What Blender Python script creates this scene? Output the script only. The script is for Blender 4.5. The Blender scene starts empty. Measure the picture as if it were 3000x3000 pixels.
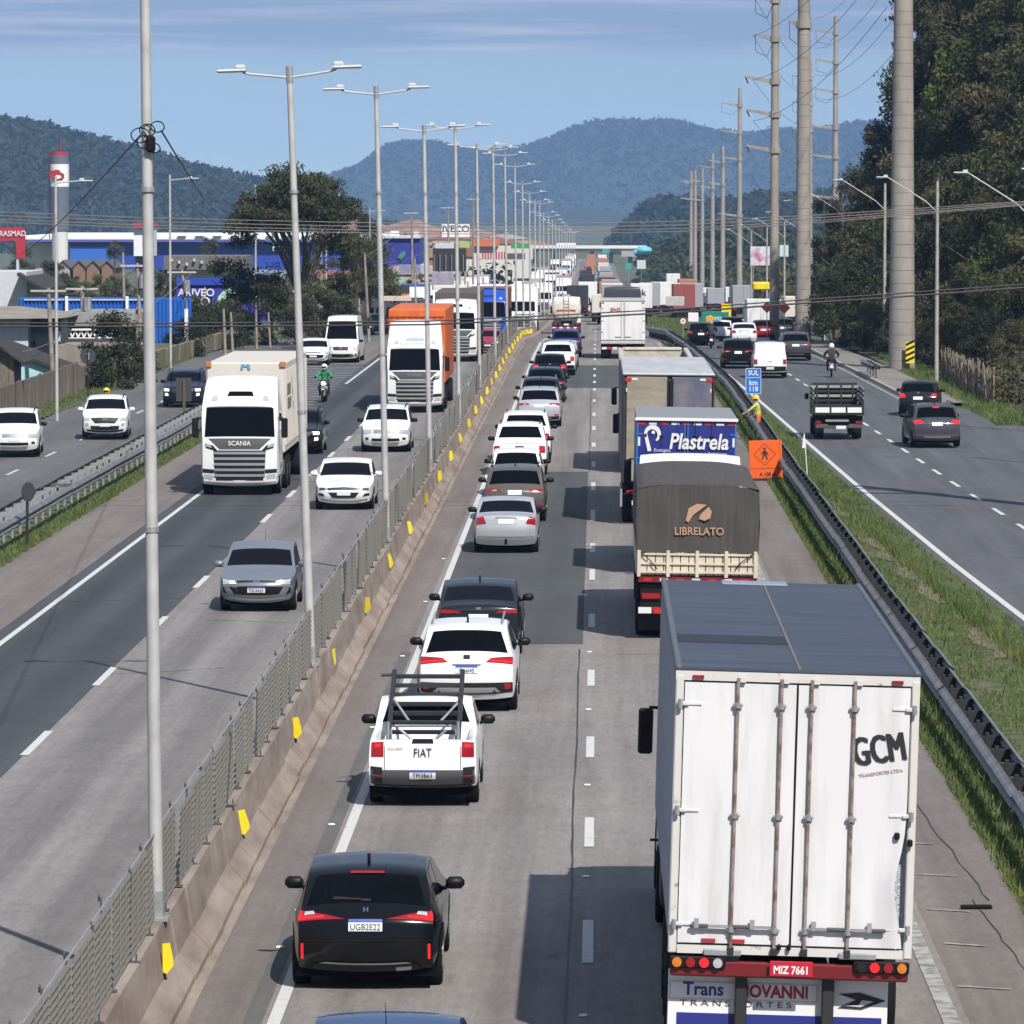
import bpy, math, random
import numpy as np
from mathutils import Vector, Matrix

SC = bpy.context.scene
COL = SC.collection
R = math.radians
random.seed(7)
rng = np.random.default_rng(7)

# ------------------------------------------------------------------ camera
CAM_H, FPX, VPU, VPV = 9.4, 15000.0, 1748.0, 572.0
PITCH = math.atan((1500 - VPV) / FPX)
YAW = math.atan((VPU - 1500) * math.cos(PITCH) / FPX)
cam_d = bpy.data.cameras.new('camera')
cam_d.sensor_width = 36.0
cam_d.lens = 36.0 * FPX / 3000.0
cam_d.clip_start = 0.5
cam_d.clip_end = 60000
cam = bpy.data.objects.new('camera', cam_d)
COL.objects.link(cam)
cam.location = (0, 0, CAM_H)
cam.rotation_euler = (math.pi / 2 - PITCH, 0, YAW)
SC.camera = cam

# ------------------------------------------------------------------ world, sun, exposure
SKY_STR, SKY_SAT, SUN_E = 0.063, 0.88, 5.0
SUN_DIR = Vector((0.403, -0.85, 1.0)).normalized()
SUN_EL = math.asin(SUN_DIR.z)
SUN_AZ = math.atan2(SUN_DIR.x, SUN_DIR.y)
world = bpy.data.worlds.new('World')
SC.world = world
world.use_nodes = True
wn, wl = world.node_tree.nodes, world.node_tree.links
bg = wn['Background']
sky = wn.new('ShaderNodeTexSky')
sky.sky_type = 'NISHITA'
sky.sun_disc = False
sky.sun_elevation = SUN_EL
sky.sun_rotation = SUN_AZ
sky.air_density = 0.5
sky.dust_density = 0.0
sky.ozone_density = 3.5
tc = wn.new('ShaderNodeTexCoord')
vadd = wn.new('ShaderNodeVectorMath'); vadd.operation = 'ADD'
vadd.inputs[1].default_value = (0, 0, 0.008)
wl.new(tc.outputs['Generated'], vadd.inputs[0])
wl.new(vadd.outputs[0], sky.inputs[0])
# thin streaky cloud, all round the sky
cmap = wn.new('ShaderNodeMapping'); cmap.inputs['Scale'].default_value = (14, 14, 330)
wl.new(tc.outputs['Generated'], cmap.inputs[0])
cno = wn.new('ShaderNodeTexNoise'); cno.inputs['Scale'].default_value = 1.0
cno.inputs['Detail'].default_value = 6; cno.inputs['Roughness'].default_value = 0.55
wl.new(cmap.outputs[0], cno.inputs['Vector'])
cra = wn.new('ShaderNodeValToRGB')
cra.color_ramp.elements[0].position = 0.48; cra.color_ramp.elements[0].color = (0, 0, 0, 1)
cra.color_ramp.elements[1].position = 0.74; cra.color_ramp.elements[1].color = (1, 1, 1, 1)
wl.new(cno.outputs['Fac'], cra.inputs[0])
sep = wn.new('ShaderNodeSeparateXYZ'); wl.new(tc.outputs['Generated'], sep.inputs[0])
cel = wn.new('ShaderNodeMapRange'); cel.interpolation_type = 'SMOOTHSTEP'
cel.inputs['From Min'].default_value = 0.0250; cel.inputs['From Max'].default_value = 0.0310
wl.new(sep.outputs['Z'], cel.inputs['Value'])
cmul = wn.new('ShaderNodeMath'); cmul.operation = 'MULTIPLY'
wl.new(cel.outputs[0], cmul.inputs[0])
cad = wn.new('ShaderNodeMath'); cad.operation = 'MULTIPLY_ADD'
cad.inputs[1].default_value = 0.10; cad.inputs[2].default_value = 0.85
wl.new(cra.outputs[0], cad.inputs[0]); wl.new(cad.outputs[0], cmul.inputs[1])
ccol = wn.new('ShaderNodeMix'); ccol.data_type = 'RGBA'
ccol.inputs['A'].default_value = tuple(c / SKY_STR for c in (.25, .335, .50)) + (1,)
ccol.inputs['B'].default_value = tuple(c / SKY_STR for c in (.52, .55, .66)) + (1,)
wl.new(cra.outputs[0], ccol.inputs['Factor'])
cmix = wn.new('ShaderNodeMix'); cmix.data_type = 'RGBA'
wl.new(ccol.outputs['Result'], cmix.inputs['B'])
wl.new(cmul.outputs[0], cmix.inputs['Factor'])
hsv = wn.new('ShaderNodeHueSaturation'); hsv.inputs['Saturation'].default_value = SKY_SAT
wl.new(sky.outputs[0], hsv.inputs['Color']); wl.new(hsv.outputs[0], cmix.inputs['A'])
wl.new(cmix.outputs['Result'], bg.inputs[0])
bg.inputs[1].default_value = SKY_STR
sun_d = bpy.data.lights.new('sun', 'SUN')
sun_d.energy = SUN_E
sun_d.angle = R(0.53)
sun_d.color = (1.0, 0.945, 0.87)
sun = bpy.data.objects.new('sun', sun_d)
COL.objects.link(sun)
sun.location = (40, -60, 120)
sun.rotation_euler = SUN_DIR.to_track_quat('Z', 'Y').to_euler()
vs = SC.view_settings
vs.view_transform = 'Standard'; vs.look = 'None'; vs.exposure = 0.13; vs.gamma = 1.0; vs.use_curve_mapping = False
cy = SC.cycles
cy.use_denoising = True
cy.max_bounces = 6; cy.diffuse_bounces = 2; cy.glossy_bounces = 3; cy.transmission_bounces = 3
cy.volume_bounces = 0; cy.transparent_max_bounces = 6
cy.caustics_reflective = False; cy.caustics_refractive = False
cy.sample_clamp_indirect = 6

# ------------------------------------------------------------------ geometry of the place
_ZY = [-200, 300, 340, 370, 404, 440, 475, 509, 600, 800, 1000, 1500, 2000, 3000, 9000]
_ZZ = [0, 0, -.3, -1.0, -1.8, -2.5, -3.1, -3.7, -5.0, -7.5, -9.5, -12.5, -14.5, -16, -18]
def zp(y): return float(np.interp(y, _ZY, _ZZ))
_fw = Vector((-math.sin(YAW) * math.cos(PITCH), math.cos(YAW) * math.cos(PITCH), -math.sin(PITCH)))
_rt = Vector((math.cos(YAW), math.sin(YAW), 0))
_up = _rt.cross(_fw)
def at(u, v, Y):
    """point of the place seen at photo pixel (u, v) that stands Y metres down the road"""
    d = _fw + _rt * ((u - 1500) / FPX) - _up * ((v - 1500) / FPX)
    k = Y / d.y
    return Vector((d.x * k, Y, CAM_H + d.z * k))

# ------------------------------------------------------------------ materials
_M = {}
def rgb(r, g, b):
    f = lambda c: ((c / 255) / 12.92 if c / 255 <= .04045 else ((c / 255 + .055) / 1.055) ** 2.4)
    return (f(r), f(g), f(b))
def M(name, col=(.5, .5, .5), rough=.6, metal=0.0, noise=.0, scale=3.0, coat=0.0, spec=.5, emit=0.0, bump=0.0,
      col2=None, lo=.35, hi=.65, stretch=None, world_space=False, transl=0.0, rnd=0.0, bdist=.02, bscale=None):
    if name in _M: return _M[name]
    m = bpy.data.materials.new(name); m.use_nodes = True
    n, l = m.node_tree.nodes, m.node_tree.links
    b = n['Principled BSDF']
    c = tuple(col) + (1,) if len(col) == 3 else col
    b.inputs['Base Color'].default_value = c
    b.inputs['Roughness'].default_value = rough
    b.inputs['Metallic'].default_value = metal
    b.inputs['Specular IOR Level'].default_value = spec
    b.inputs['Coat Weight'].default_value = coat
    b.inputs['Coat Roughness'].default_value = .06
    m.diffuse_color = c
    if emit:
        b.inputs['Emission Color'].default_value = c
        b.inputs['Emission Strength'].default_value = emit
    src = None
    if noise or col2 or bump:
        if world_space:
            g = n.new('ShaderNodeNewGeometry'); vec = g.outputs['Position']
        else:
            t = n.new('ShaderNodeTexCoord'); vec = t.outputs['Object']
        if stretch:
            mp = n.new('ShaderNodeMapping'); mp.inputs['Scale'].default_value = stretch
            l.new(vec, mp.inputs[0]); vec = mp.outputs[0]
        nt = n.new('ShaderNodeTexNoise'); nt.inputs['Scale'].default_value = scale
        nt.inputs['Detail'].default_value = 6; nt.inputs['Roughness'].default_value = .6
        l.new(vec, nt.inputs['Vector'])
        if noise or col2:
            ra = n.new('ShaderNodeValToRGB')
            a = c[:3] if col2 else tuple(x * (1 - noise) for x in c[:3])
            d = col2 if col2 else tuple(min(1, x * (1 + noise)) for x in c[:3])
            ra.color_ramp.elements[0].position = lo; ra.color_ramp.elements[0].color = tuple(a) + (1,)
            ra.color_ramp.elements[1].position = hi; ra.color_ramp.elements[1].color = tuple(d) + (1,)
            l.new(nt.outputs['Fac'], ra.inputs[0]); src = ra.outputs[0]
        if bump:
            bn = n.new('ShaderNodeBump'); bn.inputs['Strength'].default_value = bump
            bn.inputs['Distance'].default_value = bdist
            hs = nt.outputs['Fac']
            if bscale:
                n2 = n.new('ShaderNodeTexNoise'); n2.inputs['Scale'].default_value = bscale
                n2.inputs['Detail'].default_value = 4; l.new(vec, n2.inputs['Vector']); hs = n2.outputs['Fac']
            l.new(hs, bn.inputs['Height']); l.new(bn.outputs[0], b.inputs['Normal'])
    if rnd:
        oi = n.new('ShaderNodeObjectInfo')
        hs = n.new('ShaderNodeHueSaturation')
        mr = n.new('ShaderNodeMapRange'); mr.inputs['To Min'].default_value = 1 - rnd; mr.inputs['To Max'].default_value = 1 + rnd
        l.new(oi.outputs['Random'], mr.inputs['Value']); l.new(mr.outputs[0], hs.inputs['Value'])
        if src: l.new(src, hs.inputs['Color'])
        else: hs.inputs['Color'].default_value = c
        src = hs.outputs[0]
    if src: l.new(src, b.inputs['Base Color'])
    if transl:
        tr = n.new('ShaderNodeBsdfTranslucent'); mx = n.new('ShaderNodeMixShader'); mx.inputs[0].default_value = transl
        if src: l.new(src, tr.inputs[0])
        else: tr.inputs[0].default_value = c
        l.new(b.outputs[0], mx.inputs[1]); l.new(tr.outputs[0], mx.inputs[2])
        l.new(mx.outputs[0], n['Material Output'].inputs[0])
    _M[name] = m
    return m

def paint(name, col, rough=.28, coat=.5, metal=0.0):
    return M('paint_' + name, col, rough=rough, coat=coat * .6, metal=metal, noise=.05, scale=2.0, spec=.3)

# ------------------------------------------------------------------ mesh collecting
class MB:
    def __init__(s): s.v = []; s.f = []; s.m = []
    def add(s, vs, fs, mi=0):
        k = len(s.v); s.v.extend([tuple(p) for p in vs])
        s.f.extend([tuple(i + k for i in f) for f in fs]); s.m.extend([mi] * len(fs)); return s
    def box(s, c, d, mi=0, rz=0.0, rx=0.0, ry=0.0, ch=0.0):
        """box of size d centred at c, optionally with a chamfer ch on its vertical and horizontal edges"""
        hx, hy, hz = d[0] / 2, d[1] / 2, d[2] / 2
        if ch:
            pts, fs = _chamfer(hx, hy, hz, min(ch, hx * .9, hy * .9, hz * .9))
        else:
            pts = [(x, y, z) for z in (-hz, hz) for x, y in ((-hx, -hy), (hx, -hy), (hx, hy), (-hx, hy))]
            fs = [(3, 2, 1, 0), (4, 5, 6, 7), (0, 1, 5, 4), (1, 2, 6, 5), (2, 3, 7, 6), (3, 0, 4, 7)]
        if rz or rx or ry:
            mt = Matrix.Rotation(rz, 3, 'Z') @ Matrix.Rotation(ry, 3, 'Y') @ Matrix.Rotation(rx, 3, 'X')
            pts = [tuple(mt @ Vector(p)) for p in pts]
        return s.add([(p[0] + c[0], p[1] + c[1], p[2] + c[2]) for p in pts], fs, mi)
    def cyl(s, p0, p1, r0, r1=None, n=10, mi=0, cap=True):
        r1 = r0 if r1 is None else r1
        a = Vector(p0); b = Vector(p1); d = (b - a)
        if d.length < 1e-9: return s
        q = d.normalized().to_track_quat('Z', 'Y')
        vs = []
        for (c, r) in ((a, r0), (b, r1)):
            for i in range(n):
                t = 2 * math.pi * i / n
                vs.append(tuple(c + q @ Vector((r * math.cos(t), r * math.sin(t), 0))))
        fs = [(i, (i + 1) % n, n + (i + 1) % n, n + i) for i in range(n)]
        if cap:
            vs = vs + vs; fs += [tuple(range(3 * n - 1, 2 * n - 1, -1)), tuple(range(3 * n, 4 * n))]
        return s.add(vs, fs, mi)
    def tube(s, pts, r, n=6, mi=0):
        for a, b in zip(pts[:-1], pts[1:]): s.cyl(a, b, r, r, n, mi)
        return s
    def prism(s, poly, a0, a1, axis='y', mi=0):
        """extrude a 2-D polygon; axis y: poly=(x,z); x: poly=(y,z); z: poly=(x,y)"""
        n = len(poly)
        mk = {'y': lambda p, t: (p[0], t, p[1]), 'x': lambda p, t: (t, p[0], p[1]), 'z': lambda p, t: (p[0], p[1], t)}[axis]
        vs = [mk(p, a0) for p in poly] + [mk(p, a1) for p in poly]
        fs = [(i, (i + 1) % n, n + (i + 1) % n, n + i) for i in range(n)] + [tuple(range(n - 1, -1, -1)), tuple(range(n, 2 * n))]
        return s.add(vs, fs, mi)
    def grid(s, A, mi=0, flip=False):
        A = np.asarray(A, float); a, b = A.shape[:2]
        vs = A.reshape(-1, 3).tolist()
        fs = []
        for i in range(a - 1):
            for j in range(b - 1):
                q = (i * b + j, i * b + j + 1, (i + 1) * b + j + 1, (i + 1) * b + j)
                fs.append(q[::-1] if flip else q)
        return s.add(vs, fs, mi)
    def sphere(s, c, r, n=10, m=7, mi=0):
        vs = [(c[0], c[1], c[2] - r[2])]; fs = []
        for i in range(1, m):
            a = -math.pi / 2 + math.pi * i / m
            for j in range(n):
                t = 2 * math.pi * j / n
                vs.append((c[0] + r[0] * math.cos(a) * math.cos(t), c[1] + r[1] * math.cos(a) * math.sin(t), c[2] + r[2] * math.sin(a)))
        vs.append((c[0], c[1], c[2] + r[2])); N = len(vs) - 1
        for j in range(n):
            fs.append((0, 1 + (j + 1) % n, 1 + j))
            fs.append((N, N - n + j, N - n + (j + 1) % n))
        for i in range(m - 2):
            for j in range(n):
                k = 1 + i * n
                fs.append((k + j, k + (j + 1) % n, k + n + (j + 1) % n, k + n + j))
        return s.add(vs, fs, mi)
    def mesh(s, name, smooth=False, slots=1):
        me = bpy.data.meshes.new(name)
        me.from_pydata(s.v, [], s.f)
        for _ in range(slots): me.materials.append(None)
        if slots > 1: me.polygons.foreach_set('material_index', s.m)
        if smooth: me.polygons.foreach_set('use_smooth', [len(f) <= 4 for f in s.f])
        me.update()
        return me
    def build(s, name, mats, parent=None, smooth=False):
        mats = mats if isinstance(mats, (list, tuple)) else [mats]
        me = s.mesh(name, smooth, len(mats))
        for i, m in enumerate(mats): me.materials[i] = m
        return link(name, me, parent)

def _chamfer(hx, hy, hz, c):
    pts = []; idx = {}
    for sx in (-1, 1):
        for sy in (-1, 1):
            for sz in (-1, 1):
                for k in range(3):
                    p = [sx * (hx - (0 if k == 0 else c)), sy * (hy - (0 if k == 1 else c)), sz * (hz - (0 if k == 2 else c))]
                    idx[(sx, sy, sz, k)] = len(pts); pts.append(tuple(p))
    I = lambda a, b, d, k: idx[(a, b, d, k)]
    fs = []
    def face(ids):
        p = [Vector(pts[i]) for i in ids]
        nrm = (p[1] - p[0]).cross(p[2] - p[0])
        ctr = sum(p, Vector()) / len(p)
        fs.append(tuple(ids if nrm.dot(ctr) > 0 else ids[::-1]))
    for s_ in (-1, 1):
        face([I(s_, -1, -1, 0), I(s_, 1, -1, 0), I(s_, 1, 1, 0), I(s_, -1, 1, 0)])
        face([I(-1, s_, -1, 1), I(1, s_, -1, 1), I(1, s_, 1, 1), I(-1, s_, 1, 1)])
        face([I(-1, -1, s_, 2), I(1, -1, s_, 2), I(1, 1, s_, 2), I(-1, 1, s_, 2)])
        for t in (-1, 1):
            face([I(s_, t, -1, 0), I(s_, t, 1, 0), I(s_, t, 1, 1), I(s_, t, -1, 1)])
            face([I(s_, -1, t, 0), I(s_, 1, t, 0), I(s_, 1, t, 2), I(s_, -1, t, 2)])
            face([I(-1, s_, t, 1), I(1, s_, t, 1), I(1, s_, t, 2), I(-1, s_, t, 2)])
            for w in (-1, 1):
                face([I(s_, t, w, 0), I(s_, t, w, 1), I(s_, t, w, 2)])
    return pts, fs

def link(name, data, parent=None):
    o = bpy.data.objects.new(name, data); COL.objects.link(o)
    if parent is not None: o.parent = parent
    return o
def tag(o, label, cat, group=None):
    o['label'] = label; o['category'] = cat
    if group: o['group'] = group
    return o
def struct(o, kind='structure', label=None):
    o['kind'] = kind
    if label: o['label'] = label
    return o
def thing(name, label, cat, loc=(0, 0, 0), rz=0.0, group=None, ry=0.0, rx=0.0):
    o = link(name, None); o.empty_display_size = .3
    o.location = loc; o.rotation_euler = (rx, ry, rz)
    return tag(o, label, cat, group)

TMP = bpy.data.scenes.new('conversion')
def tmp_graph():
    with bpy.context.temp_override(scene=TMP, view_layer=TMP.view_layers[0]): return bpy.context.evaluated_depsgraph_get()
def text_mesh(txt, size, bold=0.0, extrude=.004, shear=0.0, sx=1.0, spacing=1.0, res=3):
    cu = bpy.data.curves.new('t', 'FONT'); cu.body = txt; cu.size = size; cu.align_x = 'CENTER'; cu.align_y = 'CENTER'
    cu.extrude = extrude; cu.offset = bold; cu.shear = shear; cu.space_character = spacing; cu.resolution_u = res
    o = bpy.data.objects.new('t', cu); TMP.collection.objects.link(o)
    dg = tmp_graph()
    me = bpy.data.meshes.new_from_object(o.evaluated_get(dg))
    bpy.data.objects.remove(o); bpy.data.curves.remove(cu)
    if sx != 1.0:
        me.transform(Matrix.Diagonal((sx, 1, 1, 1)))
    me.materials.clear(); me.materials.append(None)
    return me
def lettering(txt, size, loc, mat, parent, rx=90, rz=0, name='lettering', roll=0, **kw):
    """flat lettering standing upright, read from -Y when rz = 0"""
    me = text_mesh(txt, size, **kw); me.materials[0] = mat
    o = link(name, me, parent); o.location = loc
    o.rotation_euler = (Matrix.Rotation(R(rz), 3, 'Z') @ Matrix.Rotation(R(rx), 3, 'X') @ Matrix.Rotation(R(roll), 3, 'Z')).to_euler()
    return o

ORD = ['nearest', 'second', 'third', 'fourth', 'fifth', 'sixth', 'seventh', 'eighth', 'ninth', 'tenth', 'eleventh', 'twelfth', 'thirteenth',
       'fourteenth', 'fifteenth', 'sixteenth', 'seventeenth', 'eighteenth', 'nineteenth', 'twentieth', 'twenty-first', 'twenty-second',
       'twenty-third', 'twenty-fourth', 'twenty-fifth', 'twenty-sixth', 'twenty-seventh', 'twenty-eighth', 'twenty-ninth', 'thirtieth']

# protos: shared meshes of a thing's parts -----------------------------------------------
class Proto:
    def __init__(s): s.parts = []
    def add(s, name, mesh, mat, parent=None, loc=None, rot=None):
        s.parts.append((name, mesh, mat, parent, loc, rot)); return len(s.parts) - 1
    def spawn(s, root, mats=None, skip=()):
        mats = mats or {}; objs = []
        for (name, mesh, mat, par, loc, rot) in s.parts:
            if name in skip: objs.append(None); continue
            p = root if par is None else (objs[par] or root)
            o = link(name, mesh, p)
            if loc: o.location = loc
            if rot: o.rotation_euler = rot
            ml = mat if isinstance(mat, (list, tuple)) else [mat]
            for i, k in enumerate(ml):
                o.material_slots[i].link = 'OBJECT'
                o.material_slots[i].material = mats.get(k, MATS.get(k))
            objs.append(o)
        return objs
# ================================================================== shared materials
def asphalt(name, col, tracks=(), grain=.10, streak=.12, rough=.85):
    if name in _M: return _M[name]
    m = bpy.data.materials.new(name); m.use_nodes = True
    n, l = m.node_tree.nodes, m.node_tree.links
    b = n['Principled BSDF']; b.inputs['Roughness'].default_value = rough; b.inputs['Specular IOR Level'].default_value = .3
    g = n.new('ShaderNodeNewGeometry')
    def noise(sc, stretch, det=5):
        mp = n.new('ShaderNodeMapping'); mp.inputs['Scale'].default_value = stretch; l.new(g.outputs['Position'], mp.inputs[0])
        t = n.new('ShaderNodeTexNoise'); t.inputs['Scale'].default_value = sc; t.inputs['Detail'].default_value = det
        t.inputs['Roughness'].default_value = .65; l.new(mp.outputs[0], t.inputs['Vector']); return t.outputs['Fac']
    def math2(op, a, bb):
        k = n.new('ShaderNodeMath'); k.operation = op
        for i, q in enumerate((a, bb)):
            if isinstance(q, (int, float)): k.inputs[i].default_value = q
            else: l.new(q, k.inputs[i])
        return k.outputs[0]
    def rng_(src, lo, hi, a, c, smooth=False):
        k = n.new('ShaderNodeMapRange'); l.new(src, k.inputs['Value'])
        if smooth: k.interpolation_type = 'SMOOTHSTEP'
        k.inputs['From Min'].default_value = lo; k.inputs['From Max'].default_value = hi
        k.inputs['To Min'].default_value = a; k.inputs['To Max'].default_value = c
        return k.outputs[0]
    f = rng_(noise(1.0, (1.6, .035, 1)), .3, .7, 1 - streak, 1 + streak)
    f = math2('MULTIPLY', f, rng_(noise(1.0, (9, 2.2, 1)), .25, .75, 1 - grain, 1 + grain))
    f = math2('MULTIPLY', f, rng_(noise(1.0, (.45, .10, 1)), .3, .7, .88, 1.10))
    f = math2('MULTIPLY', f, rng_(noise(1.0, (.8, .8, 1), 8), .35, .65, .93, 1.05))
    f = math2('MULTIPLY', f, rng_(noise(34.0, (1, .35, 1), 2), .2, .8, 1 - grain * .9, 1 + grain * .9))
    sx = n.new('ShaderNodeSeparateXYZ'); l.new(g.outputs['Position'], sx.inputs[0])
    for (xc, w, amt) in tracks:
        d = math2('ABSOLUTE', math2('SUBTRACT', sx.outputs['X'], xc), 0)
        f = math2('MULTIPLY', f, rng_(d, w * .15, w, 1 - amt, 1.0, True))
    # small dark blotches: oil, sealed cracks, repairs
    f = math2('MULTIPLY', f, rng_(noise(1.0, (1.3, .5, 1), 3), .66, .74, 1.0, .80))
    mx = n.new('ShaderNodeVectorMath'); mx.operation = 'SCALE'; mx.inputs[0].default_value = col
    l.new(f, mx.inputs['Scale']); l.new(mx.outputs[0], b.inputs['Base Color'])
    bp = n.new('ShaderNodeBump'); bp.inputs['Strength'].default_value = .25; bp.inputs['Distance'].default_value = .01
    l.new(noise(60, (1, 1, 1), 2), bp.inputs['Height']); l.new(bp.outputs[0], b.inputs['Normal'])
    m.diffuse_color = tuple(col) + (1,)
    _M[name] = m; return m

A_LIGHT = asphalt('asphalt_light', (.225, .206, .194), [(-2.75, .6, .17), (-1.05, .6, .15), (.95, .6, .13), (2.65, .6, .15)], .17, .22)
A_LEFT1 = asphalt('asphalt_left_inner', (.215, .204, .196), [(-6.9, .6, .18), (-8.5, .7, .26)], .17, .22)
A_LEFT2 = asphalt('asphalt_left_outer', (.068, .071, .079), [(-11.9, .7, .30), (-10.4, .7, .22)])
A_SHOULD = asphalt('asphalt_shoulder', (.175, .152, .140), [], .14, .20)
A_PATCH = asphalt('asphalt_patch', (.078, .083, .087), [(-2.75, .5, .10), (-1.05, .5, .10)], .08, .08)
A_FRONT = asphalt('asphalt_frontage', (.125, .124, .124), [(-18.4, .7, .12), (-21.5, .7, .12)])
A_RIGHT = asphalt('asphalt_marginal', (.096, .099, .108), [], .10, .20)
A_CONC = asphalt('concrete_pad', (.22, .205, .185), [], .12, .08)
WHITE_LINE = M('road_paint', (.56, .56, .54), rough=.7, col2=(.30, .29, .28), lo=.58, hi=.72, scale=5, world_space=True)
WORN_LINE = M('road_paint_worn', (.40, .39, .37), rough=.8, col2=(.19, .18, .175), lo=.42, hi=.62, scale=3.5, world_space=True)
SEAL = M('bitumen_seal', (.035, .033, .033), rough=.6)
GRASS = M('grass', (.085, .138, .030), rough=.8, col2=(.19, .20, .065), lo=.42, hi=.70, scale=.9, world_space=True, transl=.25)
VERGE = M('verge_earth', (.050, .075, .020), rough=.95, col2=(.15, .13, .08), lo=.45, hi=.68, scale=2.2, world_space=True, bump=.6, bscale=9)
EARTH = M('earth', (.115, .105, .060), rough=.95, col2=(.055, .075, .026), lo=.40, hi=.60, scale=.05, world_space=True)
CONC = M('concrete', (.36, .34, .31), rough=.85, noise=.18, scale=2.5)
CONC_DIRTY = M('concrete_dirty', (.20, .155, .125), rough=.9, col2=(.33, .275, .235), lo=.36, hi=.68, scale=2.2, world_space=True, stretch=(1, .22, .9), bump=.3)
STEEL = M('galvanised_steel', (.36, .37, .38), rough=.5, metal=.45, noise=.15, scale=6)
STEEL_L = M('galvanised_pole', (.46, .46, .45), rough=.6, metal=.15, noise=.12, scale=3)
STEEL_D = M('dark_steel', (.035, .036, .038), rough=.55, metal=.3)
MESHM = M('mesh_steel', (.20, .185, .158), rough=.75, metal=.05)
YELLOW = M('yellow_reflective', (.80, .62, .02), rough=.4)
BLACK = M('black_plastic', (.006, .006, .007), rough=.5, spec=.3)
WHITE = M('white_paint', (.78, .78, .77), rough=.45, noise=.04, scale=2)
WOODD = M('weathered_wood', (.10, .085, .07), rough=.9, noise=.35, scale=4, stretch=(4, 4, .6))
MATS = dict(
    glass=M('car_glass', (.002, .0022, .003), rough=.05, spec=.16), tyre=M('tyre', (.009, .009, .010), rough=.9, spec=.2),
    rim=M('alloy_rim', (.42, .43, .44), rough=.35, metal=.8), rimd=M('rim_dark', (.03, .03, .032), rough=.4, metal=.5),
    black=BLACK, plate=M('plate_white', (.72, .73, .74), rough=.5), plateb=M('plate_blue', (.03, .08, .38), rough=.5),
    red=M('lamp_red', (.30, .008, .010), rough=.15, coat=.5), redl=M('lamp_red_lit', (.70, .01, .012), rough=.15, coat=.5, emit=.9),
    clear=M('lamp_clear', (.62, .64, .66), rough=.10, coat=.6, metal=.4), lit=M('lamp_lit', (1, .95, .85), rough=.2, emit=2.2), amber=M('lamp_amber', (.62, .20, .02), rough=.2, coat=.4),
    chrome=M('chrome', (.6, .6, .61), rough=.12, metal=1.0), under=M('underbody', (.004, .004, .005), rough=.95, spec=.1),
    grey=M('grey_plastic', (.075, .078, .083), rough=.55), dgrey=M('dark_grey_plastic', (.015, .0155, .017), rough=.5, spec=.3),
    ink=M('plate_ink', (.02, .02, .022), rough=.6), white=WHITE, silver=M('silver_trim', (.40, .41, .42), rough=.4, metal=.5),
    steel=STEEL, steeld=STEEL_D, pole=STEEL_L)

# ================================================================== ground and roads
def ysamp(y0, y1):
    ys = [y0]
    while ys[-1] < y1: ys.append(ys[-1] + max(4.0, abs(ys[-1]) * .04))
    ys[-1] = y1; return ys
def strip(name, xl, xr, y0, y1, dz, mat, parent=None, jag=0.0, nx=1):
    fl = xl if callable(xl) else (lambda y: xl); fr = xr if callable(xr) else (lambda y: xr)
    ys = ysamp(y0, y1) if not jag else list(np.arange(y0, min(y1, 260), .8)) + ysamp(min(y1, 260), y1)[0 if y1 > 260 else 1:]
    A = []
    for y in ys:
        a, b = fl(y), fr(y)
        if jag: a += random.uniform(-jag, jag); b += random.uniform(-jag, jag)
        A.append([(a + (b - a) * i / nx, y, zp(y) + dz) for i in range(nx + 1)])
    o = MB().grid(A, flip=True).build(name, mat, parent)
    return o
# terrain: one sheet out to the horizon
_ys = [-640, -400, -200, -80, 10] + list(np.arange(40, 600, 20)) + list(np.geomspace(620, 7800, 38))
_xs = [-1500, -900, -600, -300, -120, -60, -30, -15, 0, 15, 30, 60, 120, 300, 600, 900, 1500]
struct(MB().grid([[(x, y, zp(y) - .10 - .02 * (abs(x) > 20)) for x in _xs] for y in _ys], flip=True).build('ground', EARTH))

def xm(y): return float(np.interp(y, [40, 100, 131, 169, 232, 274, 330, 365, 400, 600, 900], [11.3, 9.85, 9.1, 8.4, 7.5, 6.8, 5.6, 6.9, 8.3, 10, 12]))
def xg(y): return float(np.interp(y, [30, 235, 252, 274, 330, 400, 600, 900], [6.3, 6.3, 6.15, 5.85, 4.9, 4.35, 4.2, 4.2]))
road = strip('road', -15.1, 5.75, -300, 1900, 0.0, A_SHOULD, jag=.10); struct(road)
def sub(o): return o
strip('lane_surface', -3.86, 4.25, -300, 1900, .004, A_LIGHT, road)
strip('lane_surface', -9.62, -5.55, -300, 1900, .004, A_LEFT1, road)
strip('lane_surface', -12.9, -9.62, -300, 1900, .004, A_LEFT2, road)
strip('resurfaced_patch', -3.62, -.28, 107, 174, .008, A_PATCH, road)
strip('resurfaced_patch', -3.7, 4.1, 250, 283, .008, A_PATCH, road)
strip('concrete_gutter', -4.86, -4.66, 36, 420, .006, CONC_DIRTY, road)
strip('bitumen_strip', -4.02, -3.80, 36, 105, .008, asphalt('asphalt_strip', (.12, .118, .11)), road)
frontage = strip('frontage_road', lambda y: -23.5 - .25 * math.sin(y / 37), lambda y: -16.9 + max(0, min(1, (y - 215) / 40)) * 3.2, 60, 900, -.03, A_FRONT, jag=.05); struct(frontage)
marginal = strip('side_road', lambda y: xm(y) - .35, lambda y: xm(y) + 7.0, 36, 1200, -.03, A_RIGHT, jag=.04); struct(marginal)
_bm = strip('side_road_junction', lambda y: xm(y) + 6.9, lambda y: xm(y) + 6.9 + (10 if y < 205 else max(.05, 10 - (y - 205) * .38)), 120, 231, -.034, A_RIGHT); struct(_bm)
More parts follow.
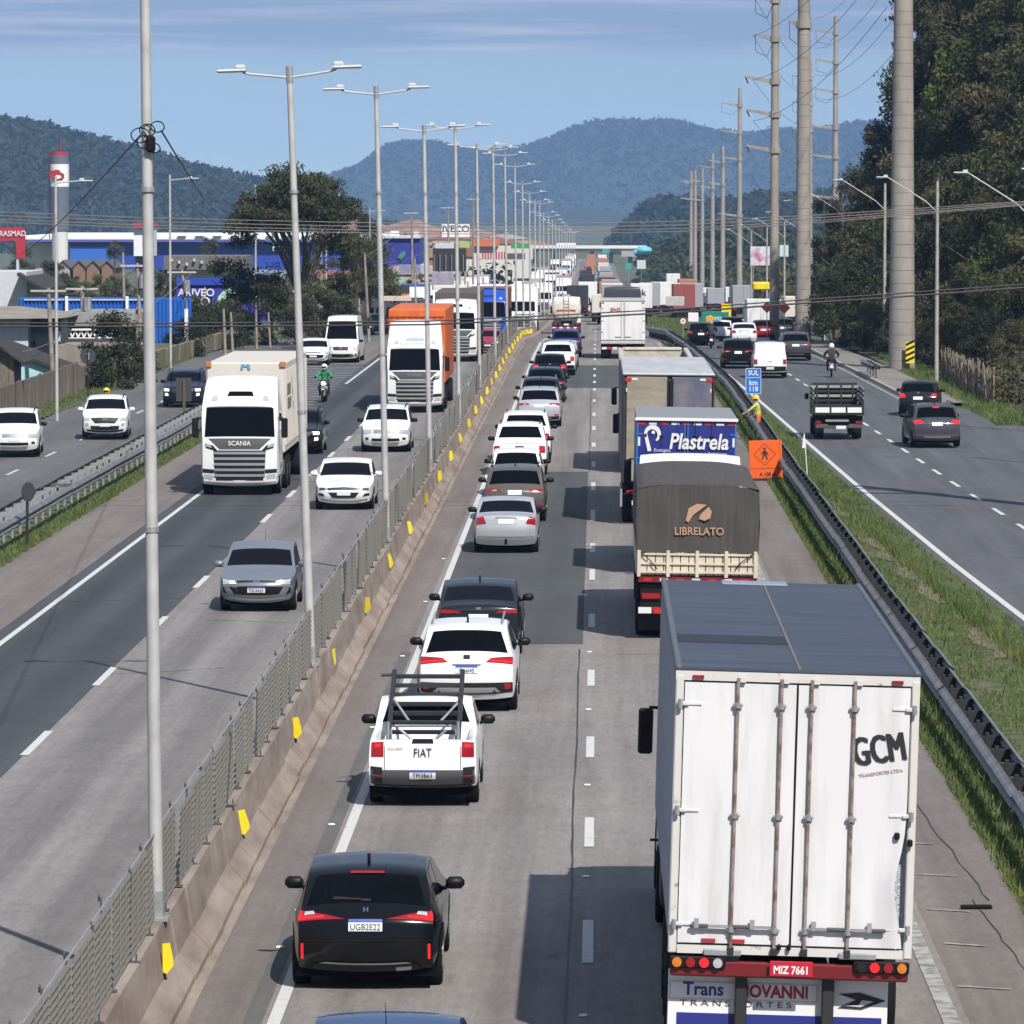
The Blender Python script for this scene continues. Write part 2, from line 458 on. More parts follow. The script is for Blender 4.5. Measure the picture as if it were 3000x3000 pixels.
_pave = strip('pavement', lambda y: xm(y) + 7.0, lambda y: xm(y) + 9.2, 231, 330, .06, A_CONC); struct(_pave)
verge_r = strip('verge', lambda y: min(5.55, xg(y) - .55), lambda y: xm(y) - .30, 36, 900, -.012, VERGE, jag=.14, nx=6); struct(verge_r)
verge_l = strip('verge', -17.0, -15.0, 60, 222, -.012, VERGE, jag=.14, nx=3); struct(verge_l)
verge_ll = strip('verge', -25.2, -23.4, 150, 420, -.012, VERGE, jag=.14, nx=3); struct(verge_ll)

# seams, cracks
def line_strip(pts, w, dz, mat, name, parent):
    A = []
    for i, (x, y) in enumerate(pts):
        a = pts[max(0, i - 1)]; b = pts[min(len(pts) - 1, i + 1)]
        d = Vector((b[0] - a[0], b[1] - a[1])).normalized(); nx_, ny_ = -d.y, d.x
        ww = w * random.uniform(.7, 1.3) / 2
        A.append([(x - nx_ * ww, y - ny_ * ww, zp(y) + dz), (x + nx_ * ww, y + ny_ * ww, zp(y) + dz)])
    return MB().grid(A).build(name, mat, parent)
line_strip([(-.34 + .012 * math.sin(y * .3) + random.uniform(-.008, .008), y) for y in np.arange(40, 106, 1.4)], .03, .010, SEAL, 'lane_seam', road)
line_strip([(-.25 + random.uniform(-.01, .01), y) for y in np.arange(175, 250, 3)], .03, .010, SEAL, 'lane_seam', road)
for (x0, y0, x1, y1, w) in [(-9.5, 100, -7.4, 101.5, .05), (-12.4, 118, -9.7, 119, .07), (-8.7, 113, -6.2, 112, .05), (4.1, 95, 5.4, 95.6, .04),
                            (4.9, 80, 5.25, 68, .022), (-3.6, 173.8, 4.0, 174.2, .07), (-4.6, 139, -3.8, 139.2, .05), (.4, 104.6, 3.2, 104.9, .05),
                            (5.05, 68, 5.3, 58, .02), (-3.6, 266, 4, 266.5, .15), (-3.6, 283, 4, 283.5, .2)]:
    k = 16
    line_strip([(x0 + (x1 - x0) * i / k + random.uniform(-.03, .03), y0 + (y1 - y0) * i / k + random.uniform(-.06, .06)) for i in range(k + 1)], w * .6, .011, SEAL, 'sealed_crack', road)

TYREM = asphalt('asphalt_tyre_mark', (.115, .108, .104))
for xx in (-2.98, -2.90, -2.82, -2.74): strip('tyre_mark', xx + .0, xx + .035, 65.5 + abs(xx + 2.5) * 2, 72.5 - abs(xx + 2.4) * 3, .009, TYREM, road)
def mark(xl, xr, y0, y1, mat=WHITE_LINE, parent=None, name='lane_marking', dz=.014):
    n = 2 if y1 - y0 < 6 else None
    return strip(name, xl, xr, y0, y1, dz, mat, parent or road)
mark(-3.735, -3.585, 36, 1500, name='edge_line')
mark(-12.57, -12.43, 36, 205, name='edge_line'); mark(-12.57, -12.43, 255, 900, name='edge_line')
mark(-6.45, -6.33, 175, 1500, name='edge_line')
mark(3.95, 4.15, 36, 400, WORN_LINE, name='edge_line')
_b = [2835.6, 2490.7, 2225.7, 2013.8, 1840.6, 1701.4, 1620, 1527, 1437, 1369, 1309, 1260, 1219, 1177, 1144, 1122, 1103, 1083]
_t = [2708, 2403.7, 2163.8, 1966.7, 1801.4, 1669, 1592.8, 1495, 1414, 1352, 1297, 1248, 1209, 1170, 1137.6, 1116, 1097, 1078]
_yy = lambda v: 15000 * CAM_H / (v - VPV)
for a, b in zip(_b, _t):
    mark(-.17, -.03, _yy(a), _yy(b) if _yy(b) - _yy(a) > 2 else _yy(a) + 3, name='lane_dash')
mark(-.17, -.03, 46, 49.5, name='lane_dash')
for y in np.arange(292, 520, 12): mark(-.17, -.03, y, y + 4, name='lane_dash')
for k in range(34): mark(-9.68, -9.53, 73.2 + 12.25 * k, 77.1 + 12.25 * k, name='lane_dash')
for k in range(16): mark(-19.95, -19.83, 160 + 12.2 * k, 163.4 + 12.2 * k, parent=frontage, name='lane_dash', dz=-.02)
for k in range(26): strip('lane_dash', lambda y: xm(y) + 3.22, lambda y: xm(y) + 3.36, 100 + 7.3 * k, 103.2 + 7.3 * k, -.018, WHITE_LINE, marginal)
strip('edge_line', lambda y: xm(y) - .05, lambda y: xm(y) + .12, 60, 330, -.018, WHITE_LINE, marginal)
strip('edge_line', lambda y: xm(y) + 6.55, lambda y: xm(y) + 6.68, 231, 330, -.018, WORN_LINE, marginal)
for i, y in enumerate([56.8, 60.4, 63.9, 67.0, 70.5, 74.0, 77.5, 81]):
    line_strip([(4.25 + random.uniform(0, .15), y + .12), (4.95 + random.uniform(-.15, .1), y - .12)], .07, .014, WORN_LINE, 'shoulder_stripe', road)
# painted stud reflectors along the lines
for y in (50.5, 56.8, 63.5, 76, 90, 104, 118, 132):
    MB().box((-3.95, y, .02), (.10, .10, .025), ch=.01).build('road_stud', WHITE, road)
for y in (58.2, 70.2, 81.2, 93.2, 105): MB().box((-.14, y, .02), (.10, .10, .025), ch=.01).build('road_stud', WHITE, road)
# painted gore between the carriageway and the frontage road
gore = strip('painted_gore', lambda y: -12.9 - max(0, (y - 205)) * .05, -12.9, 205, 285, .010, A_RIGHT, road)
for k in range(22):
    y = 214 + k * 3.1
    line_strip([(-12.7, y), (-12.7 - min(3.6, (y - 205) * .085), y + 2.4)], .30, .015, WORN_LINE, 'gore_stripe', road)
# kerb islands on the side road
kb = MB()
for (pts, h) in [([(17.2, 186), (17.8, 184), (24, 176), (24, 189), (19, 190)], .13)]:
    kb.prism(pts, -.03, h, 'z')
struct(kb.build('kerb_island', CONC))
kb2 = MB()
for i in range(34):
    y = 231 + i * 3
    kb2.box((xm(y + 1.5) + 7.05, y + 1.5, .02), (.16, 2.94, .17), ch=.02, rz=math.atan2(-(xm(y + 3) - xm(y)), 3))
struct(kb2.build('kerb', CONC))

# ================================================================== grass (uncountable)
def grass(name, region, n, h0, h1, w, label, seed):
    r = np.random.default_rng(seed)
    P = region(r, n)
    k = len(P); ang = r.uniform(0, 2 * math.pi, k); hh = r.uniform(h0, h1, k) * (.6 + .8 * r.random(k) ** 2); ww = w * r.uniform(.6, 1.4, k)
    lean = r.normal(0, .35, (k, 2)) * hh[:, None]
    z0 = np.interp(P[:, 1], _ZY, _ZZ) - .03
    dx, dy = np.cos(ang) * ww, np.sin(ang) * ww
    V = np.empty((k * 3, 3))
    V[0::3] = np.c_[P[:, 0] - dx, P[:, 1] - dy, z0]; V[1::3] = np.c_[P[:, 0] + dx, P[:, 1] + dy, z0]
    V[2::3] = np.c_[P[:, 0] + lean[:, 0], P[:, 1] + lean[:, 1], z0 + hh]
    me = bpy.data.meshes.new(name); me.vertices.add(k * 3); me.vertices.foreach_set('co', V.ravel())
    me.loops.add(k * 3); me.loops.foreach_set('vertex_index', np.arange(k * 3, dtype=np.int32))
    me.polygons.add(k); me.polygons.foreach_set('loop_start', np.arange(0, k * 3, 3, dtype=np.int32)); me.polygons.foreach_set('loop_total', np.full(k, 3, np.int32))
    me.update(); me.validate(); me.materials.append(GRASS)
    o = link(name, me); struct(o, 'stuff', label); o['category'] = 'grass'; return o
def _clump(r, P, keep):
    bare = np.c_[r.uniform(6.6, 9.5, 20), 60 + 260 * r.random(20), r.uniform(.15, .32, 20)]
    ok = np.ones(len(P), bool)
    for bx_, by_, br_ in bare: ok &= (((P[:, 0] - bx_) / br_) ** 2 + ((P[:, 1] - by_) / (br_ * 4)) ** 2 + r.normal(0, .35, len(P))) > 1
    for a_, b_ in ((104, 112), (118, 141), (150, 158), (86, 95)):
        e_ = np.interp(P[:, 1], [40, 100, 131, 169, 232, 274, 330], [11.3, 9.85, 9.1, 8.4, 7.5, 6.8, 5.6]) - P[:, 0]
        ok &= ~((P[:, 1] > a_) & (P[:, 1] < b_) & (e_ > 1.25) & (e_ < 1.70) & (r.random(len(P)) < .45))
    return P[ok]
def reg_r(r, n):
    y = 36 + (330 - 36) * r.random(n) ** 1.6
    a = np.array([min(5.6, xg(t) - .55) for t in y]); b = np.array([xm(t) - .28 for t in y])
    return _clump(r, np.c_[a + (b - a) * r.random(n), y], -.05)
def reg_re(r, n):   # thick edge along the shoulder and under the rail
    y = 36 + (330 - 36) * r.random(n) ** 1.6
    return np.c_[np.array([min(5.62, xg(t) - .6) for t in y]) + np.abs(r.normal(0, .35, n)), y]
def reg_l(r, n):
    y = 75 + 147 * r.random(n) ** 1.3
    return np.c_[-15.05 - np.abs(r.normal(0, .45, n)), y]
def reg_ll(r, n):
    y = 160 + 260 * r.random(n); return np.c_[-23.5 - 1.6 * r.random(n), y]
grass('grass', reg_r, 150000, .05, .18, .015, 'rough green grass on the verge between the guardrail and the side road', 1)
grass('grass', reg_re, 46000, .05, .22, .016, 'tall green grass along the shoulder under the guardrail', 2)
def reg_ridge(r, n):
    y = 60 + 200 * r.random(n) ** 1.3; return np.c_[np.array([xm(t) - 1.15 for t in y]) + r.normal(0, .10, n), y]
grass('grass', reg_ridge, 16000, .12, .34, .016, 'taller dark grass ridge along the middle of the verge', 8)
SOIL = M("bare_soil", (.15, .13, .085), rough=.95, noise=.2, scale=1.5, world_space=True)
for (a_, b_) in ((104, 112), (118, 141), (150, 158), (86, 95)): strip('bare_soil', lambda y: xm(y) - 1.62 - .12 * math.sin(y), lambda y: xm(y) - 1.25, a_, b_, .004, SOIL, verge_r, jag=.10)
grass('grass', reg_l, 24000, .05, .20, .018, 'green grass under the guardrail beside the oncoming lanes', 3)
grass('grass', reg_ll, 12000, .08, .25, .025, 'grass along the concrete fence beyond the frontage road', 4)
def reg_far(r, n):
    y = 330 + 300 * r.random(n); a = np.array([xg(t) + .4 for t in y]); return np.c_[a + (np.array([xm(t) for t in y]) + 1.5 - a) * r.random(n), y]
grass('grass', reg_far, 20000, .12, .3, .05, 'grass on the far verge by the green direction sign', 5)

# ================================================================== median barrier with mesh fence
BX, SEGL = -5.2, 2.1
barrier = thing('median_barrier', 'long brown stained concrete median barrier with steel mesh fence on top', 'barrier', (BX, 0, 0))
_prof = [(-.42, 0), (-.42, .08), (-.22, .30), (-.115, .85), (.115, .85), (.20, .32), (.42, .09), (.42, 0)]
seg = MB(); n = len(_prof)
cuts = [(0.012, .985), (.03, 1.0), (SEGL - .05, 1.0), (SEGL - .012, .98)]
for y, k in cuts: seg.v += [(x * k, y, z if z < .8 else z - (1 - k)) for x, z in _prof]
for c in range(3):
    for i in range(n - 1): seg.f.append((c * n + i, c * n + i + 1, c * n + n + i + 1, c * n + n + i)); seg.m.append(0)
seg.f.append(tuple(range(n - 1, -1, -1))); seg.m.append(0); seg.f.append(tuple(range(3 * n, 4 * n))); seg.m.append(0)
seg_me = seg.mesh('barrier_block'); seg_me.materials[0] = CONC_DIRTY
pan = MB(); NS = 12
for i in range(NS):
    z = .89 + i * .083
    pan.add([(.016, 0, z), (.016, SEGL, z + .006), (-.012, SEGL, z + .055), (-.012, 0, z + .049)], [(0, 1, 2, 3)])
for j in range(3):
    y = .05 + j * .68; pan.box((.018, y, 1.38), (.006, .008, 1.02))
pan_me = pan.mesh('mesh_panel'); pan_me.materials[0] = MESHM
pst = MB().box((-.03, 0, 1.33), (.022, .03, 1.10)).box((.03, 0, .865), (.13, .10, .02)).box((.05, 0, .91), (.02, .03, .09)).box((-.05, .02, 1.88), (.02, .06, .06), rx=.4)
pst_me = pst.mesh('fence_post'); pst_me.materials[0] = M('post_steel', (.075, .078, .078), rough=.9)
rl = MB().cyl((-.02, 0, 1.885), (-.02, SEGL, 1.885), .014, n=6); rl_me = rl.mesh('top_rail'); rl_me.materials[0] = STEEL
NB = 138
for k in range(NB):
    y = 44 + k * SEGL; z = zp(y)
    if y > 330: z = zp(y)
    o = link('barrier_block', seg_me, barrier); o.location = (random.gauss(0, .012), y, z + random.gauss(0, .010)); o.rotation_euler = (0, random.gauss(0, .006), random.gauss(0, .003))
    o = link('mesh_panel', pan_me, barrier); o.location = (0, y, z + random.gauss(0, .012)); o.rotation_euler = (0, random.gauss(0, .012), 0)
    o = link('fence_post', pst_me, barrier); o.location = (0, y, z); o.rotation_euler = (random.gauss(0, .01), random.gauss(0, .02), 0)
    o = link('top_rail', rl_me, barrier); o.location = (0, y, z + random.gauss(0, .012))
yb = 44 + NB * SEGL
far = MB()
ys_ = np.arange(yb, 1500, 6.0)
A = [[(x, y, zp(y) + z) for x, z in _prof] for y in ys_]
far.grid(A)
o = far.build('distant_barrier_run', CONC_DIRTY, barrier); o['kind'] = 'stuff'
farf = MB()
for y in np.arange(yb, 900, 6.0):
    for i in range(6):
        z = .95 + i * .16; farf.add([(0, y, zp(y) + z), (0, y + 6, zp(y + 6) + z), (.015, y + 6, zp(y + 6) + z + .09), (.015, y, zp(y) + z + .09)], [(0, 1, 2, 3)])
o = farf.build('distant_mesh_run', MESHM, barrier); o['kind'] = 'stuff'
mk = MB().prism([(.0, .02), (.05, .0), (.13, .09), (.125, .17), (.075, .36), (-.02, .35)], 0, .018, 'y')
mk.box((.02, .012, -.035), (.05, .02, .07), mi=1)
mk_me = mk.mesh('reflector_marker', slots=2); mk_me.materials[0] = YELLOW; mk_me.materials[1] = BLACK
_ml = [58.9, 72, 84.7, 97.4, 110.6, 123.5, 136.7, 149.3, 161.7, 174.5, 187, 199.5, 211, 222, 232] + [243 + 10 * i for i in range(16)]
for i, y in enumerate(_ml):
    o = link('reflector_marker', mk_me, barrier); o.location = (.175, y, zp(y) + .36 + random.uniform(-.03, .03)); o.rotation_euler = (0, random.gauss(0, .12), random.gauss(0, .3) if i != 3 else 1.2)

# ================================================================== guardrails
_w = [(0, 0), (.035, .03), (.075, .05), (.11, .08), (.11, .10), (.06, .135), (.03, .155), (.03, .17), (.06, .19), (.11, .225), (.11, .245), (.075, .275), (.035, .295), (0, .325)]
wb = MB(); GL = 4.0
pts = [(x, z) for x, z in _w]
wb.grid([[(x - .03, 0, z) for x, z in pts], [(x - .03, GL + .06, z) for x, z in pts]])
wb.grid([[(x - .036, 0, z) for x, z in pts], [(x - .036, GL + .06, z) for x, z in pts]], flip=True)
wb_me = wb.mesh('rail_beam'); wb_me.materials[0] = M('rail_steel', (.17, .172, .178), rough=.55, metal=.25, noise=.2, scale=2)
gp = MB().box((0, 0, .36), (.06, .12, .78)).box((.0, 0, .60), (.44, .10, .20)); gp_me = gp.mesh('post'); gp_me.materials[0] = STEEL_D
gpl = MB().box((0, 0, .36), (.06, .12, .78)).box((.0, 0, .60), (.84, .12, .20)); gpl_me = gpl.mesh('post'); gpl_me.materials[0] = STEEL
def guardrail(label, fx, y0, y1, half, post, step=2.0):
    t = thing('guardrail', label, 'guardrail', (fx(y0), y0, 0))
    y = y0; k = 0
    while y < y1:
        a = math.atan2(fx(y + GL) - fx(y), GL); wob = random.gauss(0, .012)
        for s in (-1, 1):
            o = link('rail_beam', wb_me, t)
            o.location = (fx(y) - fx(y0) + s * half + wob, y - y0, .44 + random.gauss(0, .008) + zp(y)); o.rotation_euler = (random.gauss(0, .002), 0, -a)
            if s < 0: o.scale = (-1, 1, 1)
        for q in range(int(GL / step)):
            o = link('post', post, t); yy = y + q * step + .3
            o.location = (fx(yy) - fx(y0) + wob, yy - y0, zp(yy)); o.rotation_euler = (random.gauss(0, .015), 0, -a)
        y += GL
    return t
guardrail('double grey steel guardrail on the grass between main lanes and side road', xg, 38, 420, .20, gp_me)
guardrail('double grey guardrail between the oncoming lanes and the frontage road', lambda y: -16.05 + .02 * math.sin(y / 9), 76, 216, .42, gpl_me)
# ================================================================== bodies: a profile sheet (nose, roof, tail) with two side sheets
class Shell:
    """profile: (y,z) from the front bottom over the roof to the rear bottom; crown: how far the sheet falls back at its edges"""
    def __init__(s, prof, crown, W, side, rnd=.28, bed=None):
        s.p = [np.array(q, float) for q in prof]; s.c = crown; s.n = len(prof) - 1; s.W = W; s.side = side; s.r = rnd; s.bed = bed
    def P(s, u):
        u = min(max(u, 0), s.n); i = int(round(u)); d = u - i; r = s.r
        def lin(t):
            k = min(int(t), s.n - 1); return s.p[k] + (s.p[k + 1] - s.p[k]) * (t - k)
        if 0 < i < s.n and abs(d) < r:
            t = (d + r) / (2 * r); a, b, c = lin(i - r), s.p[i], lin(i + r)
            return a * (1 - t) ** 2 + 2 * b * t * (1 - t) + c * t * t
        return lin(u)
    def nrm(s, u):
        a, b = s.P(u - .02), s.P(u + .02); d = b - a
        q = np.array([d[1], -d[0]]); q = q / (np.linalg.norm(q) + 1e-9)
        return q
    def cr(s, u): return float(np.interp(u, range(s.n + 1), s.c))
    def E(s, u): return s.P(u) - s.nrm(u) * s.cr(u)
    def T(s, u, k, off=0.0):
        p = s.P(u); nn = s.nrm(u); e = p - nn * s.cr(u)
        w = s.side(e[0], e[1])
        q = p - nn * (s.cr(u) * abs(k) ** 2.6 - off)
        z = q[1]
        if s.bed and s.bed[0] < u < s.bed[1] and abs(k) < .86: z -= s.bed[2]
        return (k * w, q[0], z)
    def u_of_z(s, z, a, b):
        for _ in range(40):
            m = (a + b) / 2
            if (s.P(m)[1] > z) == (s.P(a)[1] > z): a = m
            else: b = m
        return (a + b) / 2
    def body(s, step=.125, ns=14, rings=6):
        us = list(np.arange(0, s.n + 1e-6, step)); ks = [-1 + 2 * j / ns for j in range(ns + 1)]
        if s.bed:
            ks = sorted(set(ks + [-.861, -.859, .859, .861])); us = sorted(us + [s.bed[0] - .001, s.bed[0] + .001, s.bed[1] - .001, s.bed[1] + .001])
        m = MB(); m.grid([[s.T(u, k) for k in ks] for u in us])
        e0, e1 = s.E(us[-1]), s.E(us[0])
        loop = [s.E(u) for u in us] + [e0 + (e1 - e0) * t for t in (.12, .25, .4, .55, .7, .85)]
        ys = [q[0] for q in loop]; lo, hi = min(ys) + .55, max(ys) - .55
        for sg in (-1, 1):
            A = []
            for q in loop + [loop[0]]:
                c = np.array([min(max(q[0], lo), hi), .62])
                row = []
                for i in range(rings + 1):
                    t = i / rings; pt = q + (c - q) * t
                    row.append((sg * s.side(pt[0], pt[1]), pt[0], pt[1]))
                A.append(row)
            m.grid(A, flip=(sg < 0))
        return m
    def patch(s, corners, off=.008, reg=None, n=5, m=5):
        """corners (x,z) bl, br, tr, tl in metres on the tail or the nose; reg = (u range)"""
        A = []
        for i in range(m + 1):
            t = i / m; row = []
            for j in range(n + 1):
                q = j / n
                a = np.array(corners[0]) * (1 - q) + np.array(corners[1]) * q; b = np.array(corners[3]) * (1 - q) + np.array(corners[2]) * q
                x, z = a * (1 - t) + b * t
                u = s.u_of_z(z, *reg); e = s.E(u); w = s.side(e[0], e[1])
                row.append(s.T(u, max(-1, min(1, x / w)), off))
            A.append(row)
        return A
    def upatch(s, u0, u1, k0, k1, off=.008, n=8, m=6, k0b=None, k1b=None):
        A = []
        for i in range(m + 1):
            t = i / m; u = u0 + (u1 - u0) * t
            a = k0 + ((k0 if k0b is None else k0b) - k0) * t; b = k1 + ((k1 if k1b is None else k1b) - k1) * t
            A.append([s.T(u, a + (b - a) * j / n, off) for j in range(n + 1)])
        return A
    def spatch(s, corners, sg, off=.008, n=5, m=3):
        A = []
        for i in range(m + 1):
            t = i / m; row = []
            for j in range(n + 1):
                q = j / n
                a = np.array(corners[0]) * (1 - q) + np.array(corners[1]) * q; b = np.array(corners[3]) * (1 - q) + np.array(corners[2]) * q
                y, z = a * (1 - t) + b * t; row.append((sg * (s.side(y, z) + off), y, z))
            A.append(row)
        return A
def thick(A, d=.012):
    """a patch with a turned-in rim so that it has thickness"""
    return A
def wheel_mesh(r, w):
    m = MB(); n = 20
    prof = [(.0, r * .62), (0, r * .93), (.03, r), (w - .03, r), (w, r * .93), (w, r * .62)]
    A = [[(x, rr * math.cos(t), rr * math.sin(t)) for x, rr in prof] for t in [2 * math.pi * i / n for i in range(n + 1)]]
    m.grid(A); return m
def rim_mesh(r, x):
    m = MB(); n = 20
    A = [[(x - .02 * (k < .3) - .015 * (.3 < k < .9), k * r * math.cos(t), k * r * math.sin(t)) for k in (0.001, .18, .55, .9, 1.0)] for t in [2 * math.pi * i / n for i in range(n + 1)]]
    m.grid(A, flip=True)
    for i in range(5):
        t = 2 * math.pi * i / 5; m.box((x + .006, .52 * r * math.cos(t), .52 * r * math.sin(t)), (.02, .74 * r, .09 * r + .02), rx=t)
    return m

def car_proto(k):
    L, W, H = k['L'], k['W'], k['H']; zb = k.get('belt', .96); hw = W / 2
    tum = k.get('tumble', .22); taper = k.get('taper', .10); ftaper = k.get('ftaper', .14)
    def side(y, z):
        w = hw
        if y < .9: w -= taper * ((.9 - y) / .9) ** 2
        if y > L - 1.0: w -= ftaper * ((y - L + 1.0) / 1.0) ** 2
        if z < .5: w -= .05 * ((.5 - z) / .28) ** 2
        if z > .72:
            t = min(1, (z - .72) / (zb - .72)); w -= .025 * t * t
        if z > zb: w -= .02 * min(1, (z - zb) / .05) + tum * (z - zb)
        return w
    pr = k['prof']; cr = k.get('crown', [.16, .18, .16, .07, .03, .06, .045, .06, .08, .09, .10, .10, .08])
    S = Shell(pr, cr, W, side, k.get('rnd', .28), k.get('bed'))
    lod = k.get('lod', 0)
    pb = Proto()
    body = pb.add('body', S.body(.125 if not lod else .25, 14 if not lod else 8, 6 if not lod else 3).mesh('body', True), 'paint')
    um = MB().box((0, L / 2, .27), (W - .16, L - .5, .2)); pb.add('underbody', um.mesh('underbody'), 'under')
    add = lambda name, A, mat, flip=False, par=None: pb.add(name, MB().grid(A, flip=flip).mesh(name, True), mat, par)
    # glass
    add('windscreen', S.upatch(4.10, 4.90, -.93, .93, .006, k0b=-.90, k1b=.90), 'glass')
    rw = k.get('rear_window', (7.12, 7.86, .86, .90))
    if rw: add('rear_window', S.upatch(rw[0], rw[1], -rw[2], rw[2], .006, k0b=-rw[3], k1b=rw[3]), 'glass')
    for sg in (-1, 1):
        for q in k['side_windows']: add('side_window', S.spatch(q, sg, .006), 'glass', flip=(sg < 0))
    for name, reg, quad, mat in k.get('tail', []):
        for sg in (-1, 1) if name[0] != '=' else (1,):
            c = [(sg * x, z) for x, z in quad] if name[0] != '=' else quad
            add(name.strip('='), S.patch(c, .006 + .0012 * k['tail'].index((name, reg, quad, mat)), (7.0, 12.0)), mat, flip=True if sg > 0 else False)
    for name, reg, quad, mat in k.get('nose', []):
        for sg in (-1, 1) if name[0] != '=' else (1,):
            c = [(sg * x, z) for x, z in quad] if name[0] != '=' else quad
            add(name.strip('='), S.patch(c, .006 + .0012 * k['nose'].index((name, reg, quad, mat)), (0.0, 4.0)), mat, flip=False if sg > 0 else True)
    for name, quad, mat in k.get('sidetrim', []):
        for sg in (-1, 1): add(name, S.spatch(quad, sg, .012, n=8), mat, flip=(sg < 0))
    # wheels in dark arches
    r = k.get('wr', .32); wx = hw - .215; wm = wheel_mesh(r, .21).mesh('tyre', True); rm = rim_mesh(r * .64, .205).mesh('rim')
    for yy in k['axles']:
        for sg in (-1, 1):
            arch = []
            for t in np.linspace(-.1, math.pi + .1, 13):
                row = []
                for q in (0.02, .5, 1.0):
                    y_, z_ = yy + q * (r + .065) * math.cos(t), r + q * (r + .065) * math.sin(t)
                    row.append((sg * (side(y_, max(.24, z_)) + .007), y_, max(.2, z_)))
                arch.append(row)
            add('wheel_arch', arch, k.get('archmat', 'black'), flip=(sg < 0))
            w = pb.add('wheel', wm, 'tyre', None, (sg * wx, yy, r), (0, 0, 0 if sg > 0 else math.pi))
            pb.add('rim', rm, k.get('rimmat', 'rim'), w)
    if lod < 2:
        mx = hw + .075; my = k.get('mirror_y', L - 1.75); mz = zb + .07
        for sg in (-1, 1):
            mm = MB().box((sg * (mx + .02), my, mz), (.23, .11, .15), ch=.045, rz=sg * .12).cyl((sg * (hw - .06), my + .02, zb - .01), (sg * (mx - .04), my, mz - .03), .03, .03, 6)
            pb.add('mirror', mm.mesh('mirror', True), k.get('mirrormat', 'black'))
    for e in k.get('extra', []): pb.add(*e)
    if 'rails' in k:
        y0, y1, z = k['rails']
        for sg in (-1, 1):
            xr = side((y0 + y1) / 2, z) - .06
            m = MB().tube([(sg * xr, y0, z - .02), (sg * xr, y0 + .12, z + .045), (sg * xr, y1 - .12, z + .05), (sg * xr, y1, z - .03)], .018, 6)
            pb.add('roof_rail', m.mesh('roof_rail', True), k.get('railmat', 'dgrey'))
    if 'fin' in k:
        m = MB().prism([(k['fin'], H - .03), (k['fin'] + .17, H - .03), (k['fin'] + .03, H + .065), (k['fin'] - .01, H + .06)], -.018, .018, 'x'); pb.add('antenna', m.mesh('antenna'), 'black')
    if 'mast' in k:
        m = MB().cyl((0, k['mast'], H - .04), (0, k['mast'] - .2, H + .22), .006, .003, 5); pb.add('antenna', m.mesh('antenna'), 'black')
    return pb

def plate(z, y, w=.40, h=.13): return [(-w / 2, z - h / 2), (w / 2, z - h / 2), (w / 2, z + h / 2), (-w / 2, z + h / 2)]
def plates(zr, blue=True):
    q = [('=plate', 0, plate(zr, 0), 'plate')]
    if blue: q.append(('=plate_band', 0, [(-.2, zr + .033), (.2, zr + .033), (.2, zr + .067), (-.2, zr + .067)], 'plateb'))
    return q
def hatch(L, W, H, tail, nose, **kw):
    """hatchback or SUV with a sloping tailgate"""
    d = dict(L=L, W=W, H=H, belt=kw.get('belt', .97 * H / 1.55), tail=tail, nose=nose)
    z = H / 1.58; rb = kw.pop('rb', 1.03 * z); ry = kw.pop('ry', .62); sp = kw.pop('sp', .02); nz = kw.pop('nz', 0)
    d['prof'] = [(L - .12, .22), (L - .01, .42), (L, .66 * z), (L - .12, .88 * z + nz), (L - 1.12, 1.04 * z + nz * .5), (L - 1.92, H - .09), (L - 2.7, H), (ry, H - .06),
                 (.20, rb), (.05, rb - .14), (0, .66 * z), (.02, .42), (.14, .24)]
    b = d['belt']
    d['side_windows'] = [[(L - 2.55, b + .03), (L - 1.45, b + .02), (L - 1.98, H - .17), (L - 2.55, H - .13)], [(L - 3.42, b + .05), (L - 2.63, b + .03), (L - 2.63, H - .13), (L - 3.35, H - .14)],
                         [(.62, b + .12), (L - 3.50, b + .06), (L - 3.42, H - .15), (.92, H - .20)]]
    d['axles'] = (.78, L - .88); d['rear_window'] = (7.16, 7.90, .84, .92)
    d.update(kw); return d
def sedan(L, W, H, tail, nose, **kw):
    d = dict(L=L, W=W, H=H, belt=.95, tail=tail, nose=nose); z = H / 1.5; b = .95 * z
    d['prof'] = [(L - .12, .2), (L - .01, .40), (L, .62 * z), (L - .12, .80 * z), (L - 1.15, .97 * z), (L - 1.98, H - .07), (L - 2.7, H), (1.28, H - .07), (.62, 1.08 * z), (.10, 1.07 * z), (0, .68 * z), (.02, .42), (.14, .22)]
    d['side_windows'] = [[(L - 2.6, b + .03), (L - 1.45, b + .02), (L - 2.02, H - .15), (L - 2.6, H - .11)], [(1.0, b + .07), (L - 2.68, b + .03), (L - 2.68, H - .11), (1.42, H - .14)]]
    d['axles'] = (.85, L - .85); d['rear_window'] = (7.10, 7.92, .86, .92); d['crown'] = [.16, .18, .16, .07, .03, .06, .045, .06, .05, .08, .10, .10, .08]
    d.update(kw); return d
